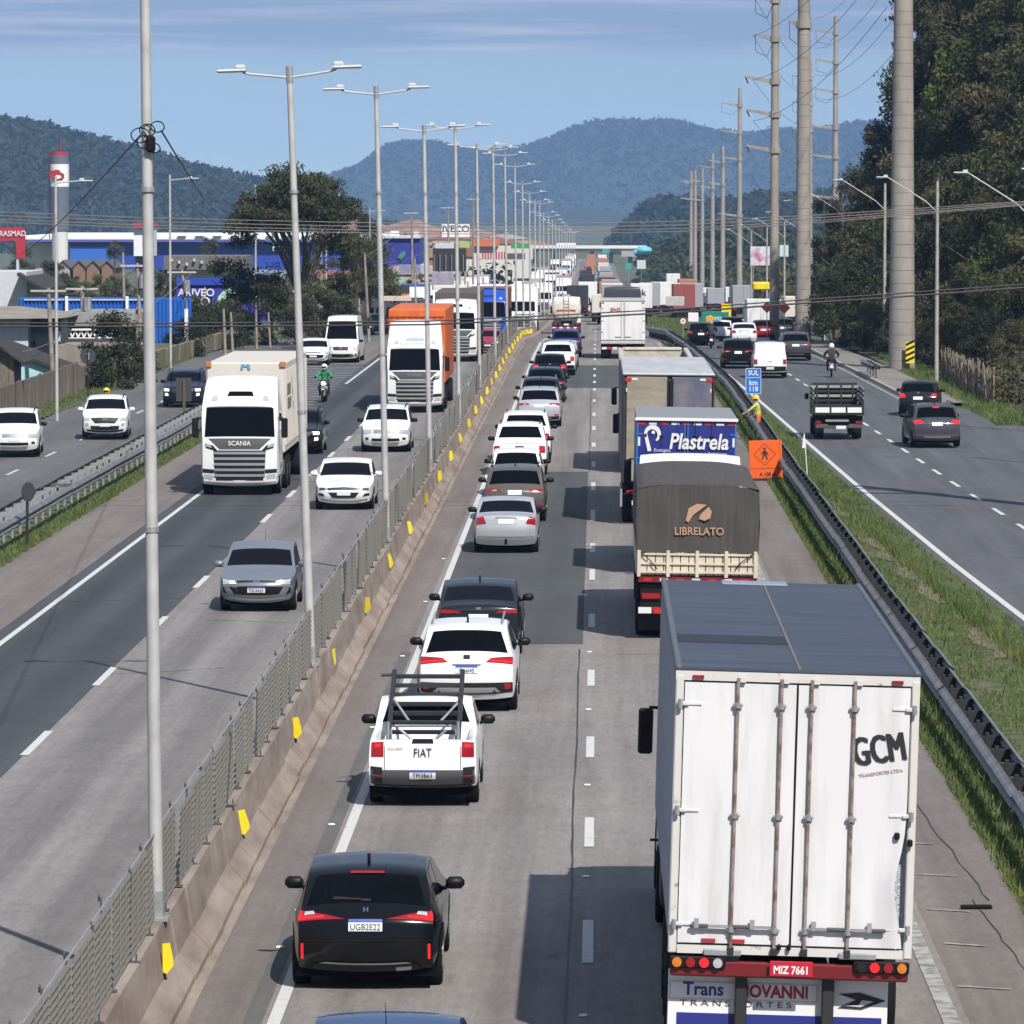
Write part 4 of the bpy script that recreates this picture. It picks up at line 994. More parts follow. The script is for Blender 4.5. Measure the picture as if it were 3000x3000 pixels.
# ================================================================== lorries
TW, TRIM_ = wheel_mesh(.52, .30).mesh('tyre', True), rim_mesh(.33, .28).mesh('rim')
TWD = wheel_mesh(.52, .58).mesh('tyre', True)
def twheel(root, x, y, dual=False):
    for sg in (-1, 1):
        w = link('wheel', TWD if dual else TW, root); w.location = (sg * (x - (.58 if dual else .30)), y, .52)
        if sg < 0: w.rotation_euler.z = math.pi
        w.material_slots[0].link = 'OBJECT'; w.material_slots[0].material = MATS['tyre']
        r = link('rim', TRIM_, w); r.location.x = .28 if dual else 0
        r.material_slots[0].link = 'OBJECT'; r.material_slots[0].material = MATS['silver'] if not dual else MATS['grey']
def cab_proto(W=2.48, roof=3.78, defl=True, style='big'):
    hw = W / 2
    def side(y, z):
        w = hw
        if y > 1.75: w -= .10 * ((y - 1.75) / .5) ** 2
        if z > 2.5: w -= .10 * (z - 2.5)
        if z < .6: w -= .04
        return w
    hr = roof
    prof = [(2.10, .30), (2.22, .42), (2.25, .95), (2.24, 1.62), (2.20, 1.84), (1.98, 2.72), (1.90, 2.90), (1.10, hr - .10), (.35, hr), (0, hr - .04), (0, 2.4), (0, 1.2), (.05, .7)]
    if not defl: prof[7] = (1.75, 3.05); prof[8] = (.4, 3.08); prof[9] = (0, 3.02)
    S = Shell(prof, [.10, .12, .12, .12, .10, .08, .07, .08, .06, .05, .03, .03, .02], W, side, .25)
    pb = Proto()
    pb.add('cab', S.body(.2, 14, 5).mesh('cab', True), 'paint')
    add = lambda name, A, mat, flip=False: pb.add(name, MB().grid(A, flip=flip).mesh(name, True), mat, 0)
    F = lambda q, off=.012, reg=(0.0, 8.0): S.patch(q, off, reg)
    def sym(name, q, mat, off=.012):
        for sg in (-1, 1): add(name, F([(sg * x, z) for x, z in q], off), mat, flip=(sg < 0))
    def mid(name, q, mat, off=.012): add(name, F(q, off), mat)
    mid('windscreen', [(-1.10, 1.86), (1.10, 1.86), (1.05, 2.76), (-1.05, 2.76)], 'glass')
    if style == 'big':
        mid('grille_panel', [(-.62, 1.46), (.62, 1.46), (.98, 1.80), (-.98, 1.80)], 'gpanel')
        mid('grille_backing', [(-.78, .56), (.78, .56), (.82, 1.42), (-.82, 1.42)], 'dgrey', .010)
        for i in range(5): mid('grille_bar', [(-.80, .60 + i * .175), (.80, .60 + i * .175), (.80, .68 + i * .175), (-.80, .68 + i * .175)], 'gbar', .035)
        sym('headlamp', [(.66, 1.38), (1.06, 1.50), (1.08, 1.64), (.84, 1.58)], 'dgrey'); sym('headlamp_lens', [(.86, 1.50), (1.06, 1.55), (1.06, 1.62), (.92, 1.60)], 'clear', .02)
        sym('bumper_band', [(.80, .70), (1.17, .72), (1.17, .84), (.80, .82)], 'dgrey'); sym('foglamp', [(.84, .52), (1.12, .54), (1.12, .68), (.84, .66)], 'clear')
        mid('plate', plate(.42, 0), 'plate'); mid('lower_grille', [(-.74, .48), (.74, .48), (.74, .56), (-.74, .56)], 'dgrey')
        mid('sun_visor', [(-1.02, 2.78), (1.02, 2.78), (1.01, 2.86), (-1.01, 2.86)], 'visor', .05)
        if defl:
            mid('roof_window', [(-.42, 3.10), (.42, 3.10), (.36, 3.24), (-.36, 3.24)], 'rwin'); sym('roof_lamp', [(.70, 2.98), (.92, 2.98), (.86, 3.12), (.72, 3.12)], 'clear')
    else:
        mid('grille_backing', [(-.80, .7), (.80, .7), (.86, 1.5), (-.86, 1.5)], 'dgrey'); sym('headlamp', [(.70, .58), (1.10, .60), (1.10, .82), (.74, .78)], 'clear')
        for i in range(3): mid('grille_bar', [(-.80, .78 + i * .25), (.80, .78 + i * .25), (.80, .86 + i * .25), (-.80, .86 + i * .25)], 'gbar', .03)
        mid('plate', plate(.45, 0), 'plate')
    for sg in (-1, 1):
        add('side_window', S.spatch([(.75, 1.95), (1.85, 1.88), (1.72, 2.6), (.8, 2.6)], sg, .01), 'glass', flip=(sg < 0))
        m = MB().box((sg * (hw + .18), 2.02, 2.12), (.20, .12, .62), ch=.03).box((sg * (hw + .06), 2.02, 2.44), (.16, .04, .04)); pb.add('mirror', m.mesh('mirror'), 'black', 0)
    return pb
CABS = {}
def cab(root, off, paintm, style='big', W=2.48, roof=3.78, defl=True, mats=None, rot=0):
    k = (style, W, roof, defl)
    if k not in CABS: CABS[k] = cab_proto(W, roof, defl, style)
    mm = {'paint': paintm, 'gpanel': MATS['grey'], 'gbar': MATS['silver'], 'visor': paintm, 'rwin': MATS['glass']}
    if mats: mm.update(mats)
    objs = CABS[k].spawn(root, mm)
    objs[0].location = off
    return objs[0]
def PB(root, name, mat, fn, smooth=False):
    m = MB(); fn(m); return m.build(name, mat, root, smooth)
def boxp(root, name, c, d, mat, ch=.0, **kw):
    return MB().box(c, d, ch=ch, **kw).build(name, mat, root)
RUSTY = M('rusty_white', (.62, .60, .57), rough=.6, col2=(.22, .11, .06), lo=.60, hi=.74, scale=7)
BOXWHITE = M('lorry_white', (.72, .72, .73), rough=.42, col2=(.52, .51, .50), lo=.45, hi=.80, scale=1.3, stretch=(2.5, 1, .35))
BARM = M('door_bar', (.36, .30, .27), rough=.55, metal=.3, col2=(.19, .11, .08), lo=.45, hi=.62, scale=6)
ALU = M('chequer_aluminium', (.50, .52, .57), rough=.5, metal=.3, bump=.8, scale=28, noise=.25, stretch=(1, 1, 1.5))
ROOFM = M('lorry_roof', (.030, .038, .058), rough=.4, metal=.1, col2=(.060, .064, .072), lo=.4, hi=.7, scale=1.0, stretch=(.5, 4, 1))
STRIPE_R = M('reflect_red', (.50, .02, .02), rough=.4); STRIPE_W = M('reflect_white', (.7, .7, .7), rough=.4)
MAROON = M('maroon', (.16, .012, .014), rough=.4); DBLUE = M('print_blue', (.02, .03, .22), rough=.5); DRED = M('print_red', (.35, .02, .025), rough=.5)

# ---------------------------------------------------------------- the white box lorry in front
def gcm():
    Y0 = 54.3; W, ZB, ZT, L = 2.60, 1.34, 4.33, 12.5
    t = thing('box_lorry', 'large white box lorry with GCM lettering and dented rear doors, closest to the camera', 'lorry', (2.03, Y0, 0), ry=R(1.6))
    hw = W / 2; zm = (ZB + ZT) / 2
    bd = boxp(t, 'box_body', (0, L / 2 + .06, zm), (W - .03, L - .12, ZT - ZB - .05), ALU)
    rib_me = MB().box((0, 0, zm), (.016, .05, ZT - ZB - .16)).mesh('side_rib'); rib_me.materials[0] = ALU
    for sg in (-1, 1):
        for i in range(76): o = link('side_rib', rib_me, bd); o.location = (sg * (hw - .008), .25 + i * .16, 0)
    rf = boxp(t, 'roof', (0, L / 2, ZT), (W, L, .05), ROOFM, ch=.02)
    boxp(rf, 'roof_seam', (.02, L / 2, ZT + .028), (.03, L - .1, .012), M('roof_seam', (.16, .13, .11), rough=.6))
    boxp(rf, 'roof_patch', (-.62, 3.6, ZT + .029), (1.25, 1.0, .008), M('roof_patch', (.018, .020, .025), rough=.6))
    boxp(rf, 'roof_vent', (-.10, L - .42, ZT + .035), (.85, .5, .03), M('vent_blue', (.24, .29, .37), rough=.35), ch=.01)
    for sg in (-1, 1): boxp(rf, 'roof_edge', (sg * (hw - .03), L / 2, ZT + .02), (.07, L, .05), M('roof_edge', (.10, .11, .13), rough=.5), ch=.015)
    # rear frame
    fr = boxp(t, 'rear_frame', (0, .03, ZT - .06), (W, .06, .10), RUSTY)
    for sg in (-1, 1): boxp(fr, 'corner_post', (sg * (hw - .045), .03, zm - .05), (.09, .07, ZT - ZB), RUSTY, ch=.015)
    boxp(fr, 'sill', (0, .03, ZB + .0), (W - .19, .07, .09), RUSTY)
    # doors: two leaves, a bent edge on the right one
    dl = MB(); nx, nz = 10, 16
    def leaf(x0, x1, dent):
        A = []
        for i in range(nz + 1):
            row = []
            for j in range(nx + 1):
                x = x0 + (x1 - x0) * j / nx; z = ZB + .07 + (ZT - ZB - .20) * i / nz; y = -.012 + .006 * math.sin(x * 3 + z * 2.3)
                if dent:
                    e = max(0, (x - (x1 - .22)) / .22); q = math.exp(-((z - 2.05) / .42) ** 2)
                    x -= .11 * e * q; y -= .12 * e * q * math.sin(max(0, min(1, e)) * 2.6)
                row.append((x, y, z))
            A.append(row)
        m = MB().grid(A); m.grid([[(x, y + .035, z) for x, y, z in r_] for r_ in A], flip=True)
        return m
    d1 = leaf(-hw + .10, -.012, False).build('door', BOXWHITE, t, True); d2 = leaf(.012, hw - .10, True).build('door', BOXWHITE, t, True)
    boxp(d1, 'door_seal', (0, .0, zm - .05), (.02, .03, ZT - ZB - .22), BLACK)
    fx = [.256, .434, .558, .734]
    for i, f in enumerate(fx):
        x = -hw + f * W; d = d1 if i < 2 else d2
        b = MB().cyl((x, -.045, ZB - .02), (x, -.045, ZT - .07), .019, n=8).build('locking_bar', BARM, d, True)
        for z in (ZT - .36, ZT - 1.54, ZB + .23):
            boxp(d, 'bar_bracket', (x, -.045, z), (.11, .03, .035), STEEL, ch=.008); 
            MB().cyl((x, -.055, z - .03), (x, -.055, z + .03), .032, n=8).build('bar_clamp', STEEL, d)
        boxp(d, 'bar_keeper', (x + .05, -.035, ZT - .09), (.06, .04, .05), RUSTY)
        boxp(d, 'bar_foot', (x, -.04, ZB + .0), (.07, .05, .09), STEEL_D, ch=.01)
    for i, (a, b_) in enumerate([(.09, .245), (.265, .42), (.57, .72), (.745, .885)]):
        x0, x1 = -hw + a * W, -hw + b_ * W; d = d1 if i < 2 else d2
        m = MB().box(((x0 + x1) / 2, -.06, ZB + .26 - .0), (x1 - x0, .025, .03)).box((x0 + (.06 if i % 2 == 0 else .2), -.065, ZB + .29), (.05, .04, .10))
        m.build('handle', STEEL, d)
        boxp(d, 'handle_grip', ((x0 if i in (0, 1) else x1) + (.09 if i in (0, 1) else -.09), -.065, ZB + .26), (.20, .035, .045), MATS['grey'], ch=.012)
    for sg, d in ((-1, d1), (1, d2)):
        for z in (ZT - .36, ZT - 1.5, ZB + .27):
            boxp(d, 'hinge', (sg * (hw - .085), -.03, z), (.13, .035, .045), RUSTY, ch=.01)
            boxp(d, 'hinge_strap', (sg * (hw - .20), -.022, z), (.17, .012, .02), BOXWHITE)
            MB().cyl((sg * (hw - .055), -.05, z - .05), (sg * (hw - .055), -.05, z + .05), .025, n=8).build('hinge_pin', STEEL, d)
    for q in (.165, .285): boxp(d1, 'reflector', (-hw + q * W, -.02, ZB + .10), (.15, .012, .04), M('reflector_dull', (.42, .03, .03), rough=.35))
    for q, d in ((.455, d1), (.495, d2)): boxp(d, 'rubber_buffer', (-hw + q * W, -.04, ZB + .05), (.045, .05, .07), BLACK, ch=.015)
    for z, xx in ((2.62, hw - .20), (2.55, hw - .06)): boxp(d2, 'rubber_stop', (xx, -.05, z), (.06, .05, .08), BLACK, ch=.015)
    for sg in (-1, 1): boxp(fr, 'marker_lamp', (sg * (hw - .24), -.012, ZT - .07), (.12, .02, .035), MATS['red'])
    for k_, dx_ in enumerate((-.014, 0, .014)): lettering('GCM', .43, (.89 + dx_, -.026 - .001 * k_, 3.53), MATS['ink'], d2, roll=9, shear=-.05, sx=.58, spacing=1.04, extrude=.003)
    o = lettering('TRANSPORTES LTDA', .05, (.91, -.026, 3.29), M('faint_red', (.5, .3, .3), rough=.5), d2, roll=9, extrude=.002)
    # lamps and under-run
    bm = boxp(t, 'rear_beam', (0, .05, 1.13), (W - .06, .10, .17), MAROON, ch=.02)
    for sg, lst in ((-1, ['amber', 'red', 'redl', 'clear']), (1, ['dgrey', 'redl', 'red', 'amber'])):
        boxp(bm, 'lamp_board', (sg * .98, -.01, 1.20), (.60, .05, .13), BLACK, ch=.015)
        for i, c_ in enumerate(lst):
            x = (-1.20 + i * .145) if sg < 0 else (.765 + i * .145)
            MB().cyl((x, -.065, 1.20), (x, -.03, 1.20), .050, .055, 14).build('tail_lamp', MATS[c_], bm)
            MB().cyl((x, -.07, 1.20), (x, -.066, 1.20), .026, .026, 10).build('lamp_lens', MATS[c_], bm)
        boxp(bm, 'shackle', (sg * .72, -.02, 1.315), (.40, .06, .07), STEEL, ch=.01)
    pl = boxp(t, 'number_plate', (.02, -.07, 1.165), (.46, .02, .165), M('plate_red', (.50, .012, .03), rough=.5), ch=.006)
    lettering('MIZ 7661', .115, (.02, -.083, 1.15), MATS['plate'], pl, bold=.004, sx=.84, extrude=.002)
    fl = boxp(t, 'mud_flap_board', (-.10, .30, .60), (2.36, .03, .96), WHITE, ch=.008)
    boxp(fl, 'blue_band', (-.08, .282, .46), (2.2, .008, .30), DBLUE)
    for x in (-.50, .43): boxp(t, 'under_run_post', (x, .18, .72), (.13, .10, .95), STEEL_D, ch=.015)
    boxp(fl, 'name_panel', (-.47, .283, .855), (1.60, .006, .20), M('panel_grey', (.55, .55, .55), rough=.5)); boxp(fl, 'name_panel_inner', (-.47, .280, .855), (1.56, .006, .165), WHITE)
    lettering('Trans', .20, (-.90, .274, .865), DBLUE, fl, bold=.004, sx=.95, extrude=.002); lettering('GIOVANNI', .185, (-.17, .274, .855), DRED, fl, bold=.006, sx=.88, extrude=.002)
    lettering('TRANSPORTES', .085, (-.55, .28, .715), MATS['grey'], fl, sx=1.6, spacing=1.45, extrude=.002)
    MB().prism([(.55, .71), (.80, .70), (1.06, .80), (.78, .88), (.55, .86), (.74, .80)], .274, .281, 'y').build('swoosh', MATS['ink'], fl)
    MB().prism([(.62, .735), (.79, .725), (.93, .79), (.80, .80), (.77, .745)], .268, .273, 'y').build('swoosh_inner', M('panel_grey', (.55, .55, .55)), fl)
    # chassis, wheels, cab
    boxp(t, 'chassis', (0, L / 2 + .6, .98), (.9, L, .26), MATS['under'])
    boxp(t, 'side_tank', (-.95, L - 3.2, .80), (.6, 1.5, .55), STEEL_D, ch=.08)
    for i in range(6): boxp(t, 'side_step', (-hw - .02, L - 2.2 + i * .16, 1.2 - .02 * i), (.10, .03, .03), STEEL_D)
    for y in (2.4, 3.65, 4.9): twheel(t, 1.27, y, True)
    twheel(t, 1.27, L - 1.2, True); twheel(t, 1.25, L + 1.9)
    cb = cab(t, (0, L + .25, 0), PAINTS['white'], roof=3.5)
    return t
gcm()

# ---------------------------------------------------------------- lorries ahead in the same lane
LQ = 'lorries queueing in the slow lane'
def trailer_under(t, L, axles, W=2.5, rear=True, stripes=True):
    boxp(t, 'chassis', (0, L / 2, 1.0), (.9, L - .4, .26), MATS['under'])
    for y in axles: twheel(t, W / 2 - .02, y, True)
    if rear:
        b = boxp(t, 'rear_bumper', (0, .10, .62), (W - .1, .10, .14), STEEL_D, ch=.02)
        if stripes:
            for i in range(8): boxp(b, 'bumper_stripe', (-W / 2 + .2 + i * (W - .4) / 7, .045, .62), ((W - .1) / 9, .01, .13), STRIPE_R if i % 2 else STRIPE_W)
        for sg in (-1, 1):
            boxp(t, 'tail_lamp', (sg * (W / 2 - .32), .06, .92), (.40, .06, .13), MATS['red'], ch=.02)
            boxp(t, 'mud_flap', (sg * (W / 2 - .34), axles[0] - .75 if axles[0] > .9 else .3, .45), (.55, .02, .6), BLACK)
        boxp(t, 'number_plate', (0, .04, .90), (.42, .012, .14), MATS['plate'])
def tarp_lorry():
    Y0, X, W, L = 108, 2.11, 2.58, 9.4
    t = thing('tarpaulin_lorry', 'bed lorry with cream slatted sides under a dark grey tarpaulin lettered LIBRELATO', 'lorry', (X, Y0, 0), ry=R(.8), group=LQ)
    TARP = M('tarpaulin', (.050, .045, .041), rough=.8, col2=(.074, .066, .059), lo=.3, hi=.7, scale=2.0, stretch=(6, .5, .25), bump=.5)
    CREAM = M('cream_boards', (.60, .53, .42), rough=.6, noise=.12, scale=3)
    n = 12; hw = W / 2
    def ring(y, k):
        pts = []
        for i in range(n + 1):
            q = -1 + 2 * i / n; pts.append((q * hw, y, 3.20 + (.10 + k) * (1 - abs(q) ** 3.5)))
        return [(-hw, y, 1.86), (-hw - .02, y, 2.4), (-hw, y, 3.08)] + pts + [(hw, y, 3.08), (hw + .02, y, 2.4), (hw, y, 1.86)]
    rings = [ring(y, .05 * math.sin(y * 3.1) * (0 < y < L)) for y in np.linspace(0, L, 15)]
    m = MB().grid(rings)
    back = []
    for i in range(9):
        f = i / 8; row = []
        for j in range(17):
            x = -hw + W * j / 16; zt = 3.16 + .14 * (1 - abs(x / hw) ** 3.5); z = 1.86 + (zt - 1.86) * f
            row.append((x, -.01 - .025 * math.sin(j * 1.9) * (1 - f) - .01 * math.sin(j * .8 + i), z))
        back.append(row)
    m.grid(back)
    tp = m.build('tarpaulin', TARP, t, True)
    OR = M('print_tan', (.45, .27, .18), rough=.6)
    lettering('LIBRELATO', .23, (.03, -.046, 2.31), OR, tp, extrude=.004, sx=.92, bold=.003)
    lg = [(-.02 + .30 * math.cos(a) * .95, 2.70 + .20 * math.sin(a)) for a in np.linspace(.2, 3.5, 14)]
    MB().prism([(-.26, 2.54), (-.20, 2.80), (-.02, 2.90), (.18, 2.88), (.06, 2.78), (-.10, 2.66), (-.20, 2.50)], -.050, -.044, 'y').build('emblem', OR, tp)
    MB().prism([(.02, 2.58), (.06, 2.68), (.22, 2.84), (.29, 2.74), (.26, 2.60), (.14, 2.54)], -.050, -.044, 'y').build('emblem', OR, tp)
    bed = boxp(t, 'bed', (0, L / 2, 1.30), (W - .06, L, .14), MATS['under'])
    for i in range(14): boxp(t, 'board', (-hw + .14 + i * (W - .28) / 13, .04, 1.62), (.16, .035, .50), CREAM, ch=.006)
    for z in (1.44, 1.62, 1.82): boxp(t, 'rail', (0, .005, z), (W - .04, .04, .045), CREAM)
    for i in range(5): boxp(t, 'stake', (-hw + .06 + i * (W - .12) / 4, -.01, 1.62), (.07, .06, .56), CREAM)
    for sg in (-1, 1): boxp(t, 'side_boards', (sg * (hw - .03), L / 2, 1.62), (.05, L - .1, .50), CREAM)
    MB().tube([(-hw + .1, -.04, 1.86), (-hw + .3, -.05, 1.68), (-hw + .45, -.05, 1.5)], .012).tube([(hw - .1, -.04, 1.86), (hw - .4, -.05, 1.64), (hw - .5, -.05, 1.5)], .012).build('rope', BLACK, t)
    b = boxp(t, 'rear_beam', (0, .03, 1.28), (W - .1, .08, .12), MAROON)
    for i in range(7): boxp(b, 'beam_stripe', (-hw + .25 + i * .34, -.012, 1.28), (.17, .01, .06), STRIPE_W if i % 2 else STRIPE_R)
    boxp(t, 'valance', (0, .12, .92), (W - .2, .03, .5), BLACK); trailer_under(t, L, (1.3, 2.55), W)
    twheel(t, 1.2, L - .5, True)
    twheel(t, 1.24, L + 1.4)
    cb = cab(t, (0, L + .3, 0), PAINTS['white'], style='small', W=2.46, roof=3.47)
    return t
tarp_lorry()
def plastrela():
    Y0, X, W, L, ZB, ZT = 126.5, 2.17, 2.48, 6.2, 1.25, 3.86
    t = thing('blue_box_lorry', 'box lorry with bright blue rear doors lettered Plastrela', 'lorry', (X, Y0, 0), ry=R(.9), group=LQ)
    BL = M('door_blue', (.018, .028, .20), rough=.35, noise=.12, scale=2, coat=.3); LB = M('trim_light_blue', (.02, .16, .50), rough=.4); hw = W / 2; zm = (ZB + ZT) / 2
    bx = boxp(t, 'box_body', (0, L / 2 + .05, zm), (W, L, ZT - ZB), M('box_grey', (.15, .15, .165), rough=.5, metal=.2), ch=.02)
    boxp(t, 'roof', (0, L / 2, ZT + .03), (W + .03, L + .12, .06), M('roof_grey', (.24, .245, .25), rough=.5), ch=.02)
    boxp(t, 'roof_edge', (0, -.05, ZT + .01), (W + .06, .05, .07), WHITE)
    ds = []
    for sg in (-1, 1):
        d = boxp(t, 'door', (sg * (hw / 2 + .002), .02, zm), (hw - .03, .05, ZT - ZB - .06), BL, ch=.012); ds.append(d)
        boxp(d, 'door_edge', (sg * .035, -.012, zm), (.03, .02, ZT - ZB - .1), LB); boxp(d, 'outer_edge', (sg * (hw - .03), -.012, zm), (.035, .02, ZT - ZB - .06), LB)
        for x in (.22, .62): MB().cyl((sg * x, -.03, ZB + .1), (sg * x, -.03, ZT - .08), .014, n=6).build('locking_bar', BL, d)
        for x in (.22, .62): boxp(d, 'clamp', (sg * x, -.035, ZT - .42), (.10, .03, .05), BLACK)
        for z in (3.5, 2.9, 2.3): boxp(d, 'hinge', (sg * (hw - .08), -.02, z), (.16, .02, .04), LB)
    for i in range(9): boxp(ds[0] if i < 5 else ds[1], 'reflector', (-hw + .13 + i * (W - .26) / 8, -.014, ZT - .10), (.19, .008, .06), STRIPE_W if i % 2 else STRIPE_R)
    for sg in (-1, 1): boxp(ds[0 if sg < 0 else 1], 'side_reflector', (sg * (hw - .07), -.014, ZT - .55), (.06, .008, .22), STRIPE_W)
    lettering('Plastrela', .54, (.30, -.05, 3.31), STRIPE_W, ds[1], bold=.012, shear=.18, sx=.80, extrude=.004)
    A = []
    for i in range(15):
        a = R(-60 + i * 19); w_ = .035 + .05 * math.sin(math.pi * i / 14)
        A.append([(-.84 + (.19 - w_) * math.cos(a), -.05, 3.50 + (.20 - w_) * math.sin(a)), (-.84 + (.19 + w_ * .3) * math.cos(a), -.05, 3.50 + (.20 + w_ * .3) * math.sin(a))])
    m = MB().grid(A); m.add([(-1.05, -.05, 3.50), (-.97, -.05, 3.50), (-.86, -.05, 3.09), (-.95, -.05, 3.06)], [(0, 3, 2, 1)])
    m.cyl((-.82, -.052, 3.54), (-.82, -.04, 3.54), .045, n=12); m.build('emblem', STRIPE_W, ds[0])
    lettering('Ecologica', .11, (-.60, -.05, 3.10), STRIPE_W, ds[0], extrude=.002, shear=.15)
    lettering('Embalagens', .10, (.78, -.05, 3.03), STRIPE_W, ds[1], extrude=.002)
    trailer_under(t, L, (1.6,), W); twheel(t, 1.2, L + 1.5); cab(t, (0, L + .2, 0), PAINTS['white'], style='small', W=2.4, roof=3.3, defl=False)
plastrela()
def silver_trailer():
    Y0, X, W, L, ZB, ZT = 146, 2.02, 2.60, 14.8, 1.2, 4.27
    t = thing('curtain_trailer_lorry', 'lorry with pale silver roof and dirty beige and blue rear curtain doors', 'lorry', (X, Y0, 0), ry=R(.6), group=LQ); hw = W / 2; zm = (ZB + ZT) / 2
    boxp(t, 'box_body', (0, L / 2 + .05, zm), (W, L, ZT - ZB), M('curtain_dark', (.035, .037, .042), rough=.6, noise=.2, scale=2), ch=.02)
    boxp(t, 'roof', (0, L / 2, ZT + .03), (W + .04, L + .1, .08), M('roof_silver', (.46, .47, .48), rough=.45, noise=.12, scale=.7, stretch=(3, .4, 1)), ch=.03)
    boxp(t, 'door', (-.62, .02, zm), (1.16, .05, ZT - ZB - .08), M('door_beige', (.32, .28, .22), rough=.5, metal=.2, noise=.2, scale=1.4, stretch=(1, 1, 3)), ch=.015)
    boxp(t, 'door', (.66, .02, zm), (1.14, .05, ZT - ZB - .08), M('door_dirty_blue', (.085, .10, .17), rough=.5, col2=(.20, .175, .17), lo=.4, hi=.62, scale=.9), ch=.015)
    for x in (-.02, .06, .12): MB().cyl((x, -.03, ZB + .1), (x, -.03, ZT - .1), .02, n=6).build('locking_bar', STEEL_D, t)
    for sg in (-1, 1):
        boxp(t, 'corner_reflector', (sg * (hw - .14), -.014, ZT - .13), (.18, .01, .09), STRIPE_R); boxp(t, 'white_reflector', (sg * (hw - .33), -.014, ZT - .11), (.16, .01, .06), STRIPE_W)
        boxp(t, 'corner_post', (sg * (hw - .02), .02, zm), (.05, .07, ZT - ZB), STEEL_D); boxp(t, 'side_reflector', (sg * (hw - .10), -.014, ZT - .42), (.03, .008, .11), STRIPE_W)
    boxp(t, 'side_curtain', (-hw - .012, L / 2, zm - .1), (.02, L - .3, ZT - ZB - .5), M('curtain_grey', (.10, .10, .11), rough=.6, noise=.2))
    trailer_under(t, L, (1.4, 2.65, 3.9), W); twheel(t, 1.24, L + 1.2); cab(t, (0, L + .3, 0), PAINTS['white'], roof=3.6)
    MB().box((-hw - .02, 1.9, .75), (.06, 3.5, .5)).build('side_guard', STEEL, t)
silver_trailer()
def tipper():
    Y0, X, W, L, ZB, ZT = 173, 2.02, 2.44, 10.5, 1.2, 3.84
    t = thing('tipper_lorry', 'open topped tipper lorry with cream rim ahead of the silver roofed lorry', 'lorry', (X, Y0, 0), group=LQ); hw = W / 2; zm = (ZB + ZT) / 2
    CR = M('tipper_cream', (.50, .46, .38), rough=.6, noise=.2, scale=3); DK = M('tipper_dark', (.05, .05, .055), rough=.6, noise=.3)
    for sg in (-1, 1):
        boxp(t, 'side_wall', (sg * (hw - .05), L / 2, zm), (.10, L, ZT - ZB), DK); boxp(t, 'rim', (sg * (hw - .05), L / 2, ZT + .05), (.18, L, .12), CR, ch=.03)
    boxp(t, 'front_wall', (0, L - .05, zm), (W - .21, .10, ZT - ZB), CR); boxp(t, 'front_rim', (0, L - .05, ZT + .06), (W - .37, .18, .14), CR, ch=.04)
    boxp(t, 'tailgate', (0, .05, zm - .1), (W - .21, .10, ZT - ZB - .2), DK); boxp(t, 'floor_pan', (0, L / 2, ZB + .05), (W - .21, L - .21, .1), DK)
    trailer_under(t, L, (1.4, 2.65), W); twheel(t, 1.22, L + 1.2); cab(t, (0, L + .3, 0), PAINTS['white'], style='small', W=2.4, roof=3.3, defl=False)
tipper()
def box_rear(name, label, X, Y0, W, ZT, L=7.0, ZB=1.05, doors=BOXWHITE, sides=WHITE, group=LQ, cabcol='white', roof=None, txt=None, detail=True, cabroof=3.4, lodcab=True):
    t = thing(name, label, 'lorry', (X, Y0, zp(Y0 + L / 2)), group=group)
    hw = W / 2; zm = (ZB + ZT) / 2
    if Y0 > 320: t.rotation_euler.x = math.atan2(zp(Y0 + L) - zp(Y0), L)
    boxp(t, 'box_body', (0, L / 2 + .05, zm), (W, L, ZT - ZB), sides, ch=.03)
    boxp(t, 'roof', (0, L / 2, ZT + .03), (W + .02, L + .06, .06), roof or STEEL_L, ch=.02)
    for sg in (-1, 1):
        d = boxp(t, 'door', (sg * (hw / 2 + .002), .02, zm), (hw - .04, .05, ZT - ZB - .08), doors, ch=.012)
        if detail:
            MB().cyl((sg * .10, -.02, ZB + .05), (sg * .10, -.02, ZT - .06), .018, n=6).build('locking_bar', STEEL, d)
            boxp(d, 'handle', (sg * .28, -.025, ZB + .22), (.36, .03, .05), STEEL); boxp(t, 'corner_reflector', (sg * (hw - .12), -.014, ZT - .10), (.14, .01, .08), STRIPE_R)
            for z in (ZB + .5, zm, ZT - .4): boxp(d, 'hinge', (sg * (hw - .08), -.015, z), (.12, .02, .05), STEEL)
    if txt: lettering(txt[0], txt[1], (txt[2], -.03, txt[3]), txt[4], t, bold=.006, extrude=.004, shear=.12)
    if detail: boxp(t, 'rear_sill', (0, .0, ZB - .10), (W, .12, .18), STEEL_L, ch=.03)
    trailer_under(t, L, (1.5,), W, True, detail); twheel(t, hw - .02, L + 1.3)
    cab(t, (0, L + .25, 0), PAINTS[cabcol], style='small', W=2.4, roof=cabroof, defl=True)
    return t
box_rear('white_box_lorry', 'white two-door box lorry with small red lettering beside the tanker', 1.52, 294.5, 2.55, 3.33, txt=('EHG', .30, -.45, 2.82, DRED), cabroof=4.05, cabcol='grey')

